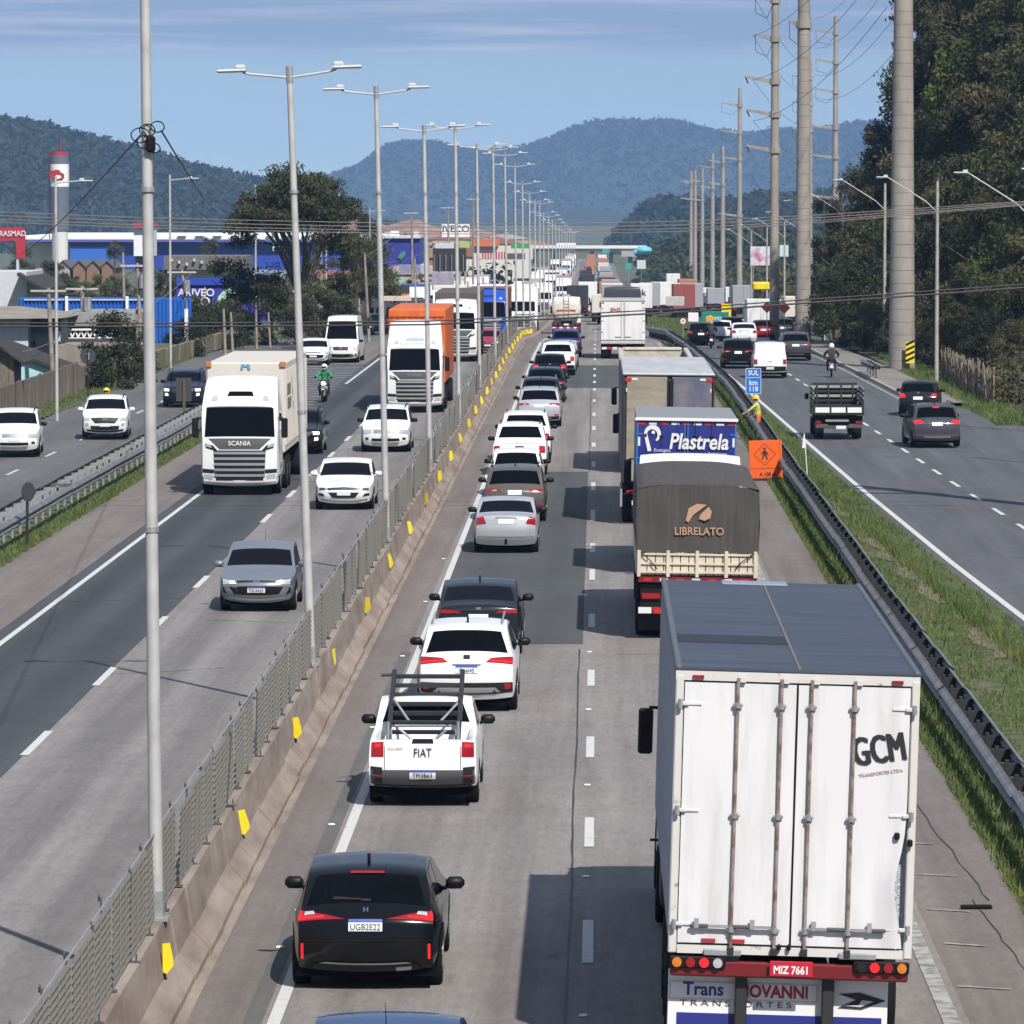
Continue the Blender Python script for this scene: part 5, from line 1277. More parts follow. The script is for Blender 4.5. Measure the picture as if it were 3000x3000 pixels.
def tanker():
    Y0, X = 441, -2.6
    t = thing('tanker_lorry', 'cream tanker lorry with rounded rear end in the centre lane', 'lorry', (X, Y0, zp(446)), group=LQ); t.rotation_euler.x = -.018
    CR = M('tanker_cream', (.62, .58, .50), rough=.4, noise=.1, coat=.3); A = []
    def ring(y, k): return [(1.25 * k * math.copysign(abs(math.cos(a)) ** .8, math.cos(a)), y, 2.25 + 1.02 * k * math.copysign(abs(math.sin(a)) ** .8, math.sin(a))) for a in np.linspace(0, 2 * math.pi, 25)]
    m = MB().grid([ring(y, k) for y, k in ((0, .02), (.02, .5), (.10, .85), (.25, 1), (9.5, 1), (9.7, .85), (9.8, .02))]); tk = m.build('tank', CR, t, True)
    boxp(t, 'walkway', (0, 5, 3.30), (.7, 9, .14), STEEL_L, ch=.03); boxp(t, 'manhole', (0, 2.0, 3.42), (.6, .6, .2), STEEL, ch=.06)
    for x in (-.22, .22): MB().cyl((x, -.06, 1.3), (x, -.02, 3.35), .025, n=6).build('ladder_rail', STEEL, t)
    for i in range(6): boxp(t, 'ladder_rung', (0, -.05, 1.5 + i * .3), (.44, .03, .03), STEEL)
    boxp(t, 'red_band', (0, -.015, 2.12), (1.6, .05, .10), DRED); trailer_under(t, 9.8, (1.4, 2.6), 2.5); cab(t, (0, 10.1, 0), PAINTS['white'], style='small', W=2.4, roof=3.3); twheel(t, 1.22, 11.4)
tanker()

# ---------------------------------------------------------------- oncoming lorries
OL = 'oncoming lorries on the main road'
def artic(label, X, Y, cabpaint, box, boxtop, L=12.5, boxW=2.5, mats=None, W=2.48, roof=3.78, group=OL, name='articulated_lorry', boxmat2=None, cont=True, style='big', ZB=1.2):
    """tractor unit seen from the front; local +Y is forward, the origin stands under the bumper"""
    t = thing(name, label, 'lorry', (X, Y, zp(Y + 6)), math.pi, group)
    if Y > 320: t.rotation_euler.x = -math.atan2(zp(Y + 12) - zp(Y), 12)
    cb = cab(t, (0, -2.25, 0), cabpaint, mats=mats, W=W, roof=roof, style=style)
    b = boxp(t, 'load_box', (0, -2.9 - L / 2, (ZB + boxtop) / 2), (boxW, L, boxtop - ZB), box, ch=.04)
    boxp(t, 'chassis', (0, -L / 2 - 1.5, .95), (.9, L + 2, .28), MATS['under'])
    twheel(t, 1.22, -1.35); twheel(t, 1.24, -4.4, True); twheel(t, 1.24, -5.65, True)
    for q in (L - .6, L + .65): twheel(t, 1.24, -q - .8, True)
    for sg in (-1, 1): boxp(t, 'fuel_tank', (sg * .95, -3.1, .72), (.5, 1.1, .55), MATS['grey'], ch=.08)
    return t, cb, b
RUSTC = M('container_cream', (.60, .56, .50), rough=.6, col2=(.40, .22, .12), lo=.66, hi=.80, scale=1.1)
t, cb, b = artic('white tractor unit with grey grille lettered SCANIA hauling a rusty cream container', at(699, 572, 160).x, 160, PAINTS['white'], RUSTC, 4.08, L=12.2, W=2.44, roof=3.72)
for i in range(30):
    for sg in (-1, 1): boxp(b, 'corrugation', (sg * 1.265, -3.2 - i * .4, 2.65), (.03, .18, 2.4), RUSTC)
for sg in (-1, 1):
    boxp(b, 'corner_casting', (sg * 1.18, -2.92, 4.02), (.18, .18, .18), M('rust_orange', (.42, .17, .06), rough=.8), ch=.02)
lettering('SCANIA', .20, (0, .012, 1.63), MATS['white'], cb, rz=180, bold=.003, extrude=.004).location = (0, 2.275, 1.64)
MB().prism([(-.16, .0), (-.13, .16), (-.04, .18), (0, .10), (.04, .18), (.13, .16), (.16, 0), (.08, 0), (.05, .09), (-.05, .09), (-.08, 0)], 0, .012, 'y').build('emblem', LB_ := M('emblem_blue', (.10, .30, .45), rough=.4), b).location = (0, -2.875, 3.86)
lettering('V8', .09, (.95, 2.24, .5), MATS['grey'], cb, rz=180, extrude=.002)
for i, z in enumerate((3.2, 2.75)): boxp(b, 'side_print', (-1.285, -4.6 - i * .2, z), (.012, 1.8, .34), M('print_grey', (.20, .19, .18), rough=.6))
ORNG = M('orange_tarp', (.62, .13, .02), rough=.55, noise=.12, scale=2)
t, cb, b = artic('white tractor unit under an orange tarpaulin load with a blue roof window', at(1214, 572, 221).x, 221, PAINTS['white'], ORNG, 4.42, L=13, mats={'rwin': M('sky_glass', (.35, .45, .55), rough=.1), 'gbar': MATS['silver']}, roof=4.0, W=2.44)
lettering('SCANIA', .18, (0, 2.275, 1.64), MATS['silver'], cb, rz=180, extrude=.004); lettering('RODE CAMINHOES', .15, (0, 2.02, 2.98), MATS['grey'], cb, rz=180, extrude=.004)
sc = MB()
for i in range(9): sc.prism([(-1.2 + i * .27, 4.12), (-1.065 + i * .27, 4.04), (-.93 + i * .27, 4.12)], -2.87, -2.85, 'y')
sc.build('tarp_scallops', M('tarp_brown', (.28, .06, .02), rough=.6), b)
t, cb, b = artic('white tractor unit with black windscreen behind the orange load', at(1334, 572, 289).x, 289, PAINTS['white'], M('box_brown', (.10, .075, .065), rough=.6), 3.9, L=13, roof=3.55)
lettering('RG', .30, (0, 1.70, 3.16), MATS['dgrey'], cb, rz=180, extrude=.004, bold=.004)
t, cb, b = artic('bright blue tractor unit with silver grille bars beside the lamp posts', at(1430, 572, 330).x, 330, paint('truck_blue', (.015, .075, .42)), M('box_brownred', (.22, .085, .05), rough=.6), 3.7, L=13, roof=3.7, mats={'gpanel': MATS['silver'], 'visor': paint('truck_blue', (.015, .075, .42)), 'rwin': PAINTS['navy']})
boxp(cb, 'air_deflector', (0, .5, 3.84), (2.2, .9, .16), WHITE, ch=.05)
# stake bed on the side road
def stake():
    t = thing('stake_bed_truck', 'small open stake bed truck with white tailboard on the side road', 'truck', (at(2459, 572, 197.6).x, 197.6, 0), group=SIDE_)
    W, L, z0 = 1.98, 3.1, .98; hw = W / 2
    boxp(t, 'bed', (0, L / 2, z0), (W, L, .10), STEEL_D)
    tb = boxp(t, 'tailboard', (0, 0, z0 + .17), (W, .05, .34), STEEL_D)
    for i in range(3): boxp(tb, 'tailboard_panel', (-.62 + i * .62, -.03, z0 + .15), (.54, .02, .20), WHITE)
    for sg in (-1, 1):
        boxp(t, 'side_rack', (sg * (hw - .03), L / 2, z0 + .33), (.05, L, .10), STEEL_D)
        for y in (.1, 1.0, 2.0, 3.0): boxp(t, 'stake', (sg * (hw - .03), y, z0 + .5), (.05, .06, .95), STEEL_D)
        for z in (.6, .8, .95): boxp(t, 'side_slat', (sg * (hw - .03), L / 2, z0 + z), (.04, L, .07), M('slat_grey', (.30, .30, .29), rough=.7))
    for i in range(5): boxp(t, 'headboard_slat', (0, L - .02, z0 + .22 + i * .18), (W - .1, .04, .10), M('slat_grey', (.30, .30, .29), rough=.7) if i in (2, 4) else STEEL_D)
    for x in (-.7, -.25, .25, .7): boxp(t, 'headboard_post', (x, L - .05, z0 + .55), (.06, .05, 1.0), STEEL_D)
    boxp(t, 'rear_bumper', (0, .05, .50), (W - .2, .10, .16), MATS['grey'], ch=.02); boxp(t, 'number_plate', (.10, -.02, .46), (.38, .015, .13), MATS['plate']); boxp(t, 'light_bar', (-.05, -.01, .72), (.9, .06, .08), MATS['silver'])
    for sg in (-1, 1): boxp(t, 'tail_lamp', (sg * .78, .0, .66), (.22, .05, .10), MATS['red'])
    boxp(t, 'chassis', (0, L / 2 + .6, .68), (.8, L + 1.2, .3), MATS['under']); boxp(t, 'valance', (0, .3, .72), (W - .1, .05, .36), BLACK)
    wm, rm = wheel_mesh(.36, .36).mesh('tyre', True), rim_mesh(.22, .34).mesh('rim')
    for y in (.75, L + 1.0):
        for sg in (-1, 1):
            w = link('wheel', wm, t); w.location = (sg * (hw - .44), y, .36); w.rotation_euler.z = 0 if sg > 0 else math.pi
            w.data.materials[0] = MATS['tyre']; r_ = link('rim', rm, w); r_.data.materials[0] = MATS['grey']
    def cabf(m): m.prism([(L + .12, .5), (L + .12, 1.95), (L + .35, 2.06), (L + 1.2, 2.0), (L + 1.55, 1.4), (L + 1.65, 1.0), (L + 1.65, .5)], -.88, .88, 'x')
    c_ = PB(t, 'cab', PAINTS['charcoal'], cabf); boxp(c_, 'rear_window', (0, L + .10, 1.6), (1.3, .03, .5), MATS['glass'])
    for sg in (-1, 1): boxp(c_, 'mirror', (sg * 1.06, L + 1.1, 1.5), (.16, .08, .24), BLACK, ch=.03)
stake()
# ================================================================== lamp posts, towers, signs
def lum(m, p, d, s=1.0):
    """flat road luminaire at p pointing along d (unit xy)"""
    a = math.atan2(d[1], d[0])
    m.box((p[0] + d[0] * .28 * s, p[1] + d[1] * .28 * s, p[2]), (.62 * s, .26 * s, .07 * s), rz=a, ch=.03 * s)
    m.box((p[0] + d[0] * .10 * s, p[1] + d[1] * .10 * s, p[2] + .07 * s), (.22 * s, .18 * s, .10 * s), rz=a, ch=.03 * s)
LUM = M('luminaire', (.55, .56, .56), rough=.4)
def double_lamp(i, y, H=11.0, lean=0.0, loopwire=False):
    t = thing('street_lamp', f'tall double-arm street lamp on the median barrier, {ORD[i]} along the row', 'street lamp', (BX, y, zp(y) + .84), ry=-lean, group='double-arm lamps along the median')
    n = 12 if y < 200 else 7
    MB().cyl((0, 0, 0), (0, 0, H), .085, .055, n).build('pole', STEEL_L, t, True)
    if y < 300:
        MB().box((0, 0, .02), (.30, .30, .04)).cyl((0, 0, .03), (0, 0, .35), .10, .10, 10).build('base_flange', STEEL, t)
        for z in (4.6, 8.6): MB().cyl((0, 0, z), (0, 0, z + .06), .086, .084, 12).build('pole_joint', STEEL, t)
    for sg in (-1, 1):
        m = MB().tube([(0, 0, H - .16), (sg * .72, 0, H - .07), (sg * .85, 0, H - .03)], .026, 6); a = m.build('arm', STEEL_L, t)
        m = MB(); lum(m, (sg * .80, 0, H), (sg, 0), .88); m.build('luminaire', LUM, a)
    MB().cyl((0, 0, H - .25), (0, 0, H + .05), .065, .065, 8).build('arm_collar', STEEL, t)
    return t
_lh = [12.6, 10.85, 11.2, 10.7, 11.2, 10.8, 11, 11, 10.8, 10.4, 10.6, 10.6, 11, 10.6]
_ll = [.008, .034, .022, .016, .012, .012, .01, .012, .01, .01]
_ly = [60.1, 93, 126.7, 159.5, 193.5, 228, 263, 298, 333, 366, 402, 437, 474, 509, 560, 610, 660, 720, 780, 850, 920, 1000, 1100, 1200]
LAMPS = [double_lamp(i, y, _lh[i] if i < len(_lh) else 10.8, _ll[i] if i < len(_ll) else 0.006) for i, y in enumerate(_ly)]
# cable bundle tied to the first pole
cb_ = thing('cable_coil', 'black coiled cable bundle tied round the closest median lamp post', 'cable', (BX - .08, 60.1, 0))
for k, (r_, z, tx) in enumerate([(.11, 10.10, -.06), (.08, 10.2, .14), (.10, 10.02, .0), (.07, 9.95, .10), (.09, 10.16, .02)]):
    m = MB(); pts = [(tx + r_ * math.cos(a), -.09 - .02 * math.sin(3 * a), z + r_ * .8 * math.sin(a)) for a in np.linspace(0, 2 * math.pi, 18)]
    m.tube(pts, .008, 5).build('loop', BLACK, cb_)
MB().box((.06, -.1, 10.0), (.11, .10, .20), ch=.03).build('splice_case', BLACK, cb_)
def wire(name, label, pts, r, mat=BLACK, sag=0.0, seg=24, group=None):
    P_ = [Vector(p) for p in pts]; out = []
    for a, b in zip(P_[:-1], P_[1:]):
        for i in range(seg + 1):
            t = i / seg; q = a.lerp(b, t); q.z -= sag * 4 * t * (1 - t); out.append(q)
    o = MB().tube([tuple(q) for q in out], r, 6).build(name, mat); return tag(o, label, 'cable', group)
wire('overhead_cable', 'thin black cable falling from the median lamp post to the lower left', [(BX - .15, 60.1, 10.1), tuple(at(60, 745, 190))], .011, sag=.15)
wire('overhead_cable', 'thin black cable falling from the median lamp post towards the big tree', [(BX + .1, 60.1, 10.15), tuple(at(655, 632, 318))], .013, sag=.3)
GREYC = M('cable_grey', (.20, .18, .165), rough=.7)
_uc = [(-150, 612), (0, 621), (400, 637), (750, 646), (1200, 655), (1600, 656), (2000, 648), (2400, 630), (2700, 610), (3150, 580)]
for k, dv in enumerate((0, 11, 22, 30)):
    pts = [tuple(at(u, v + dv * (1 - max(0, u - 2000) / 1600), 150)) for u, v in np.array([(u, np.interp(u, [q[0] for q in _uc], [q[1] for q in _uc])) for u in range(-150, 3151, 50)])]
    wire('overhead_cable', f'pale power cable spanning the whole road high up, {["topmost", "second", "third", "lowest"][k]} of four', pts, .013, GREYC, seg=1, group='power cables across the road')
_lc = [(-150, 944), (0, 946), (400, 947), (800, 945), (1250, 941), (1600, 925), (2000, 904), (2330, 880), (2600, 862), (3150, 822)]
for k, (dv, r_) in enumerate(((0, .022), (10, .030))):
    pts = [tuple(at(u, np.interp(u, [q[0] for q in _lc], [q[1] for q in _lc]) + dv, 150)) for u in range(-150, 3151, 50)]
    wire('overhead_cable', f'thick dark telephone cable crossing low over the lorries, {["upper", "lower"][k]} of two', pts, r_, M('cable_dark', (.03, .03, .032), rough=.6), seg=1, group='telephone cables across the road')

# single-arm lamps on the right and left sides
def single_lamp(label, x, y, H, rise, reach, side, wood=False, group=None, rpole=.11):
    t = thing('street_lamp', label, 'street lamp', (x, y, zp(y) - .1), group=group)
    MB().cyl((0, 0, 0), (0, 0, H), rpole, rpole * .7, 10).build('pole', CONC if wood else STEEL_L, t, True)
    za = H - (1.55 if wood else .3)
    a = MB().tube([(0, 0, za), (side * reach * .22, 0, za + rise * .30), (side * reach * .92, 0, za + rise * .93), (side * reach, 0, za + rise)], .03, 6).build('arm', STEEL_L, t)
    m = MB(); lum(m, (side * reach, 0, za + rise), (side, 0), .95); m.build('luminaire', LUM, a)
    return t
RL, LLG = 'single-arm lamps along the side road', 'single-arm lamps along the frontage road'
_rl = [(176, 17.6), (205, 17.3), (257, 17.05), (301, 16.9), (352, 16.9), (383, 17.0), (430, 17.2), (475, 17.4), (530, 17.6), (590, 17.8)]
for i, (y, x) in enumerate(_rl):
    single_lamp(f'concrete street lamp with arm leaning over the side road, {ORD[i]} along it', x, y, 10.2, 1.75, 2.5, -1, True, RL)
for i, (x, y, H) in enumerate([(-22.6, 214, 10.3), (-22.9, 275, 10.6), (-22.9, 344, 10.6), (-22.9, 434, 12), (-23, 520, 12)]):
    single_lamp(f'slim single-arm street lamp beyond the frontage road, {ORD[i]} along it', x, y, H, .1, 1.0, 1, False, LLG, .075)

# transmission monopoles
TCONC = M('pole_concrete', (.30, .27, .24), rough=.85, noise=.14, scale=1.2, stretch=(1, 1, .5)); TCONC2 = M('pole_concrete_seam', (.13, .115, .10), rough=.9)
def tower(label, x, y, H, r0, r1, arms=(), segs=0, zs=None):
    z0 = zp(y) - .2 if zs is None else zs
    t = thing('transmission_tower', label, 'power pylon', (x, y, z0), group='concrete power poles along the side road')
    R_ = lambda z: r0 + (r1 - r0) * z / H
    if segs:
        dz = H / segs
        for i in range(segs): MB().cyl((0, 0, i * dz), (0, 0, (i + 1) * dz - .02), R_(i * dz), R_((i + 1) * dz), 20).build('shaft_segment', TCONC, t, True)
        MB().cyl((0, 0, 0), (0, 0, H), r0 - .02, r1 - .02, 16).build('shaft_core', TCONC2, t, True)
        m = MB()
        for i in range(segs):
            a = i * dz + .3
            for q in (-1, 1): m.box((q * (R_(a) + .03), -.05, a), (.12, .025, .025))
        m.build('step_pegs', STEEL_D, t)
    else:
        MB().cyl((0, 0, 0), (0, 0, H), r0, r1, 12).build('shaft', TCONC, t, True)
    for (z, ln, kind) in arms:
        r = R_(z)
        m = MB().prism([(-r, z - .16), (-r, z + .16), (-ln, z + .42), (-ln, z + .28)], -.14, .14, 'y'); a = m.build('crossarm', TCONC, t)
        MB().cyl((0, 0, z - .22), (0, 0, z + .22), r + .12, r + .12, 12).build('arm_collar', TCONC, t)
        if kind == 'v':
            MB().tube([(-ln + .05, 0, z + .3), (-ln + .08, 0, z - .9), (-ln * .4, 0, z - 1.3), (-r, 0, z - .5)], .02, 5).build('jumper_wire', BLACK, a)
        else: MB().cyl((-ln + .05, 0, z + .3), (-ln + .25, 0, z - .15), .06, n=6).build('insulator', MAROON, a)
    return t
tower('thick tapering concrete power pole with yellow chevron board at its foot', 16.5, 277, 32, .72, .38, segs=46)
tower('thick grey concrete power pole rising from the tree shade', 13.45, 334, 30, .52, .36, segs=40, arms=[(20.9, 1.0, 'v')])
tower('slender concrete power pole with five long arms left of the thick one', 13.0, 375, 31, .36, .24, arms=[(14.0, 2.1, 'i'), (16.6, 2.1, 'i'), (19.0, 2.2, 'i'), (22.1, 1.5, 'v'), (24.9, 1.5, 'v'), (28, 1.5, 'v')])
tower('concrete power pole rising behind the trees with its top in view', 27, 581, 34.5, .40, .24, arms=[(32.6, 2.3, 'v'), (29.3, 2.3, 'v'), (26, 2.3, 'v'), (21.9, 3.2, 'i'), (18.6, 3.2, 'i'), (14, 3, 'i')])
tower('concrete power pole half hidden behind the thick grey one', 27, 650, 32.4, .40, .24, arms=[(30, 2.3, 'v'), (26.7, 2.3, 'v'), (23.4, 2.3, 'v')])
tower('concrete power pole standing alone against the blue hills', 20, 718, 31, .42, .26, arms=[(28.6, 2.6, 'v'), (24.8, 2.6, 'v'), (21.1, 2.6, 'v'), (13.2, 3, 'i')])
for i, (u, y, tv) in enumerate([(2118, 810, 425), (2088, 882, 445), (2058, 968, 490), (2037, 1038, 495), (2025, 1083, 498)]):
    p = at(u, tv, y); z0 = zp(y)
    tower(f'distant concrete power pole, {["first", "second", "third", "fourth", "fifth"][i]} of the far row', p.x, y, p.z - z0, .45, .28, arms=[(p.z - z0 - 2.5, 2.4, 'v'), (p.z - z0 - 6, 2.4, 'v')])
tower('concrete power pole outside the frame whose shadow crosses the side road', 18.1, 146, 24, .50, .30, arms=[(22, 2.2, 'i'), (19, 2.2, 'i')])
# lines between the tall poles
for k, (z1, z2) in enumerate([(28.3, 25), (25, 22), (22, 18.8), (19.5, 15.8)]):
    wire('power_line', f'fine power line sagging between tall poles, {["topmost", "second", "third", "lowest"][k]} strand', [(15.6, 277, z1), (11.4, 375, z2 - 1), (24.6, 581, z2 - 1.5)], .016, M('cable_dark', (.03, .03, .032)), sag=1.2, group='lines between the power poles')
    wire('power_line', f'fine power line hanging towards the wooded slope, {["topmost", "second", "third", "lowest"][k]} strand', [(24.6, 581, z1 + 1), (20, 277, z1 + 3.5)], .018, M('cable_dark', (.03, .03, .032)), sag=3.0, group='lines between the power poles')
# chevron board at the tower foot
cbd = thing('chevron_board', 'yellow and black striped warning board on the thick power pole', 'warning sign', tuple(at(2666, 1090, 275.9).xy) + (0,))
MB().box((0, 0, .95), (.46, .03, 1.15)).build('board', YELLOW, cbd); m = MB()
for i in range(4): z = .50 + i * .29; m.add([(-.23, -.02, z - .08), (.23, -.02, z + .14), (.23, -.02, z + .28), (-.23, -.02, z + .06)], [(0, 1, 2, 3)])
m.build('stripes', BLACK, cbd); MB().cyl((0, .03, 0), (0, .03, 1.0), .03, n=6).build('post', STEEL, cbd)
# short rail stub in front of the tower
st = thing('guardrail', 'short dark guardrail stub in front of the thick power pole', 'guardrail', (14.2, 262, 0))
o = link('rail_beam', wb_me, st); o.scale = (-1, 2.2, 1); o.location = (0, 0, .42); o.rotation_euler.z = .02
for k in range(4): o = link('post', gp_me, st); o.location = (.1, .3 + k * 2.6, 0)
# signs ---------------------------------------------------------------------------------
SB, SO, SG = M('sign_blue', (.015, .16, .55), rough=.4), M('sign_orange', (.80, .12, .012), rough=.45), M('sign_green', (.005, .22, .16), rough=.45)
p = at(2207, 1155, 203); ks = thing('kilometre_sign', 'blue kilometre sign reading SUL km 118 above the road worker', 'road sign', (p.x, 203, 0))
bd_ = MB().box((0, 0, p.z + .52), (.62, .03, 1.03), ch=.012).build('panel', SB, ks); MB().cyl((.05, .05, 0), (.05, .05, p.z + 1.0), .04, n=8).build('post', STEEL, ks)
MB().box((0, -.018, p.z + .66), (.60, .006, .02)).build('divider', STRIPE_W, bd_)
for sg in (-1, 1): MB().box((sg * .297, -.018, p.z + .52), (.018, .006, 1.0)).build('border', STRIPE_W, bd_); MB().box((0, -.018, p.z + .52 + sg * .5), (.58, .006, .018)).build('border', STRIPE_W, bd_)
for s_, z in (('SUL', .84), ('km', .45), ('118', .20)): lettering(s_, .27 if s_ != 'km' else .30, (0, -.024, p.z + z), STRIPE_W, bd_, bold=.006, sx=.95, extrude=.003)
os_ = thing('roadworks_sign', 'orange roadworks sign with walking figure in a diamond on the shoulder', 'road sign', (at(2243, 1404, 168.9).x, 168.9, 0), rz=-.03, ry=-.04)
bd_ = MB().box((0, 0, .70), (1.02, .03, 1.26), ch=.012).build('panel', SO, os_); MB().box((.50, .12, .68), (.06, .30, 1.2), rz=.3).build('side_panel', SO, os_)
dm = MB(); c0, rr = (0, .86), .36
pt = [(0, -rr), (rr, 0), (0, rr), (-rr, 0)]
for a, b in zip(pt, pt[1:] + pt[:1]):
    d = Vector((b[0] - a[0], b[1] - a[1])); nn = Vector((-d.y, d.x)).normalized() * .009
    dm.add([(a[0] + nn.x, -.018, c0[1] + a[1] + nn.y), (b[0] + nn.x, -.018, c0[1] + b[1] + nn.y), (b[0] - nn.x, -.018, c0[1] + b[1] - nn.y), (a[0] - nn.x, -.018, c0[1] + a[1] - nn.y)], [(0, 1, 2, 3)])
dm.build('diamond_outline', MATS['ink'], bd_)
fg = MB().cyl((.0, -.02, 1.05), (.0, -.016, 1.05), .045, n=12).prism([(-.05, .99), (.05, .99), (.06, .85), (-.05, .85)], -.021, -.016, 'y').prism([(-.05, .86), (-.11, .70), (-.07, .69), (.0, .84)], -.021, -.016, 'y').prism([(.0, .86), (.05, .70), (.10, .68), (.06, .86)], -.021, -.016, 'y').prism([(.05, .98), (.13, .86), (.11, .83), (.04, .92)], -.021, -.016, 'y').prism([(-.05, .98), (-.12, .88), (-.10, .85), (-.04, .92)], -.021, -.016, 'y')
fg.build('walking_figure', MATS['ink'], bd_); lettering('A 100 m', .17, (.08, -.02, .20), MATS['ink'], bd_, bold=.005, sx=.92, extrude=.003)
MB().box((0, .02, .05), (1.0, .35, .05)).build('foot', STEEL_D, os_); MB().box((0, -.018, .40), (1.0, .005, .012)).build('rule_line', MATS['ink'], bd_)
dl = thing('delineator_post', 'thin white delineator post with pointed top on the grass', 'post', (at(2366, 1401, 170).x, 170, 0))
MB().cyl((0, 0, 0), (-.12, 0, 1.5), .018, n=6).build('rod', WHITE, dl); MB().prism([(-.19, 1.02), (-.05, 1.02), (-.12, 1.55)], -.02, .02, 'y').build('marker', WHITE, dl)
bs = thing('round_sign', 'round sign seen from behind on a dark post by the concrete fence', 'road sign', (at(258, 1155, 236).x, 236, -.1))
zc = at(258, 1043, 236).z + .1; MB().cyl((0, .0, zc), (0, .03, zc), .36, n=24).build('disc', M('sign_back', (.045, .047, .05), rough=.6), bs); MB().cyl((0, -.04, 0), (0, -.04, zc + .3), .04, n=8).build('post', STEEL_D, bs)
MB().box((.02, -.05, zc), (.10, .03, .34)).box((.02, -.06, zc + .1), (.16, .02, .05)).build('bracket', STEEL, bs)
bs = thing('rectangular_sign', 'dark rectangular sign back on a wooden post by the guardrail', 'road sign', (at(540, 1248, 205).x, 205, 0))
MB().box((-.02, .03, 1.62), (.62, .03, .95)).build('panel', M('sign_back', (.045, .047, .05)), bs); MB().box((0, -.02, 1.0), (.10, .07, 2.05)).build('post', M('post_wood', (.10, .085, .05), rough=.9), bs)
bs = thing('edge_on_sign', 'dark sign seen edge-on at the left guardrail', 'road sign', (at(84, 1490, 137).x, 137, 0), rz=.95)
MB().cyl((0, .0, 1.45), (0, .03, 1.45), .26, n=18).build('disc', M('sign_back', (.045, .047, .05)), bs); MB().cyl((0, .05, 0), (0, .05, 1.6), .04, n=8).build('post', STEEL_D, bs)
def board_sign(name, label, u0, v0, u1, v1, Y, mat, txt=None, tm=None, size=.4, post=True, dz=0, cat='road sign', group=None):
    a, b = at(u0, v1, Y), at(u1, v0, Y); g = zp(Y); t = thing(name, label, cat, ((a.x + b.x) / 2, Y, g), group=group)
    w, h, zc = b.x - a.x, b.z - a.z, (a.z + b.z) / 2 - g
    pn = MB().box((0, 0, zc), (w, .06, h), ch=.02).build('panel', mat, t)
    if post:
        for sg in ((-1, 1) if w > 1.6 else (0,)): MB().cyl((sg * w * .35, .06, 0), (sg * w * .35, .06, zc), .05, n=6).build('post', STEEL, t)
    if txt:
        for k, (s_, sz, dx, dzz) in enumerate(txt): lettering(s_, sz, (dx, -.04, zc + dzz), tm or STRIPE_W, pn, extrude=.004, bold=sz * .015)
    return t
board_sign('direction_sign', 'green direction sign with white lettering on the far grass', 2055, 914, 2135, 948, 388, SG, [('Centro', .45, .1, .0)])
board_sign('warning_sign', 'orange warning board before the green direction sign', 2068, 926, 2090, 944, 372, M('sign_amber', (.75, .30, .02), rough=.5))
board_sign('speed_sign_panel', 'white rectangular notice left of the green direction sign', 2016, 916, 2046, 943, 372, WHITE)
board_sign('yellow_sign', 'yellow sign behind the green direction sign', 2113, 890, 2142, 930, 402, YELLOW)
board_sign('barrier_board', 'long grey boarding in front of the far lorries', 1950, 868, 2005, 896, 500, STEEL_L, post=False, cat='hoarding')
sp = thing('speed_limit_sign', 'round white speed limit sign with red rim at the far grass', 'road sign', (at(2001, 1000, 335).x, 335, -.3)); zc = at(2001, 941, 335).z + .3
MB().cyl((0, 0, zc), (0, .03, zc), .24, n=20).build('red_rim', DRED, sp); MB().cyl((0, -.012, zc), (0, 0, zc), .18, n=20).build('white_face', WHITE, sp); MB().cyl((0, .05, 0), (0, .05, zc), .03, n=6).build('post', STEEL, sp); lettering('60', .22, (0, -.018, zc), MATS['ink'], sp, extrude=.003)
for k, (u, v) in enumerate([(2247, 900), (2298, 902)]):
    p = at(u, v, 372); t = thing('roadworks_sign', ['orange diamond warning sign above the red car', 'orange diamond warning sign beside the slender power pole'][k], 'road sign', (p.x, 372, zp(372)))
    MB().box((0, 0, p.z - zp(372)), (.62, .03, .62), ry=R(45)).build('panel', SO, t); MB().cyl((0, .04, 0), (0, .04, p.z - zp(372)), .03, n=6).build('post', STEEL, t)
# traffic cone near the white box lorry
cn = thing('traffic_cone', 'small white topped cone beside the white box lorry', 'cone', (at(1904, 1030, 291).x, 291, .01))
MB().box((0, 0, .02), (.40, .40, .04)).build('base', BLACK, cn); MB().cyl((0, 0, .04), (0, 0, .72), .15, .03, 12).build('body', WHITE, cn, True)
# debris on the shoulder
tag(MB().box((5.02, 67.2, .03), (.42, .10, .05), ch=.015, rz=.06).build('tyre_scrap', MATS['tyre']), 'flat dark scrap of tyre rubber lying on the slow lane shoulder', 'scrap')

# ================================================================== people and motorcycles
def figure(name, J, E_, rad, zones, mats, parent=None, smooth=True):
    """one continuous body grown over a skeleton; zones: joint -> material index"""
    keys = list(J); me = bpy.data.meshes.new(name); me.from_pydata([J[k] for k in keys], [(keys.index(a), keys.index(b)) for a, b in E_], [])
    o = bpy.data.objects.new(name, me); TMP.collection.objects.link(o)
    md = o.modifiers.new('s', 'SKIN'); md.use_smooth_shade = True
    for i, k in enumerate(keys):
        sv = me.skin_vertices[0].data[i]; r = rad[k]; sv.radius = (r, r) if not isinstance(r, tuple) else r
        sv.use_root = (k == 'pelvis')
    sb = o.modifiers.new('u', 'SUBSURF'); sb.levels = 2; sb.render_levels = 2
    dg = tmp_graph()
    m2 = bpy.data.meshes.new_from_object(o.evaluated_get(dg)); bpy.data.objects.remove(o); bpy.data.meshes.remove(me)
    m2.materials.clear()
    for m in mats: m2.materials.append(m)
    KP = np.array([J[k] for k in keys]); zi = [zones.get(k, 0) for k in keys]
    for f in m2.polygons:
        f.material_index = zi[int(np.argmin(((KP - np.array(f.center)) ** 2).sum(1)))]; f.use_smooth = True
    return link(name, m2, parent)
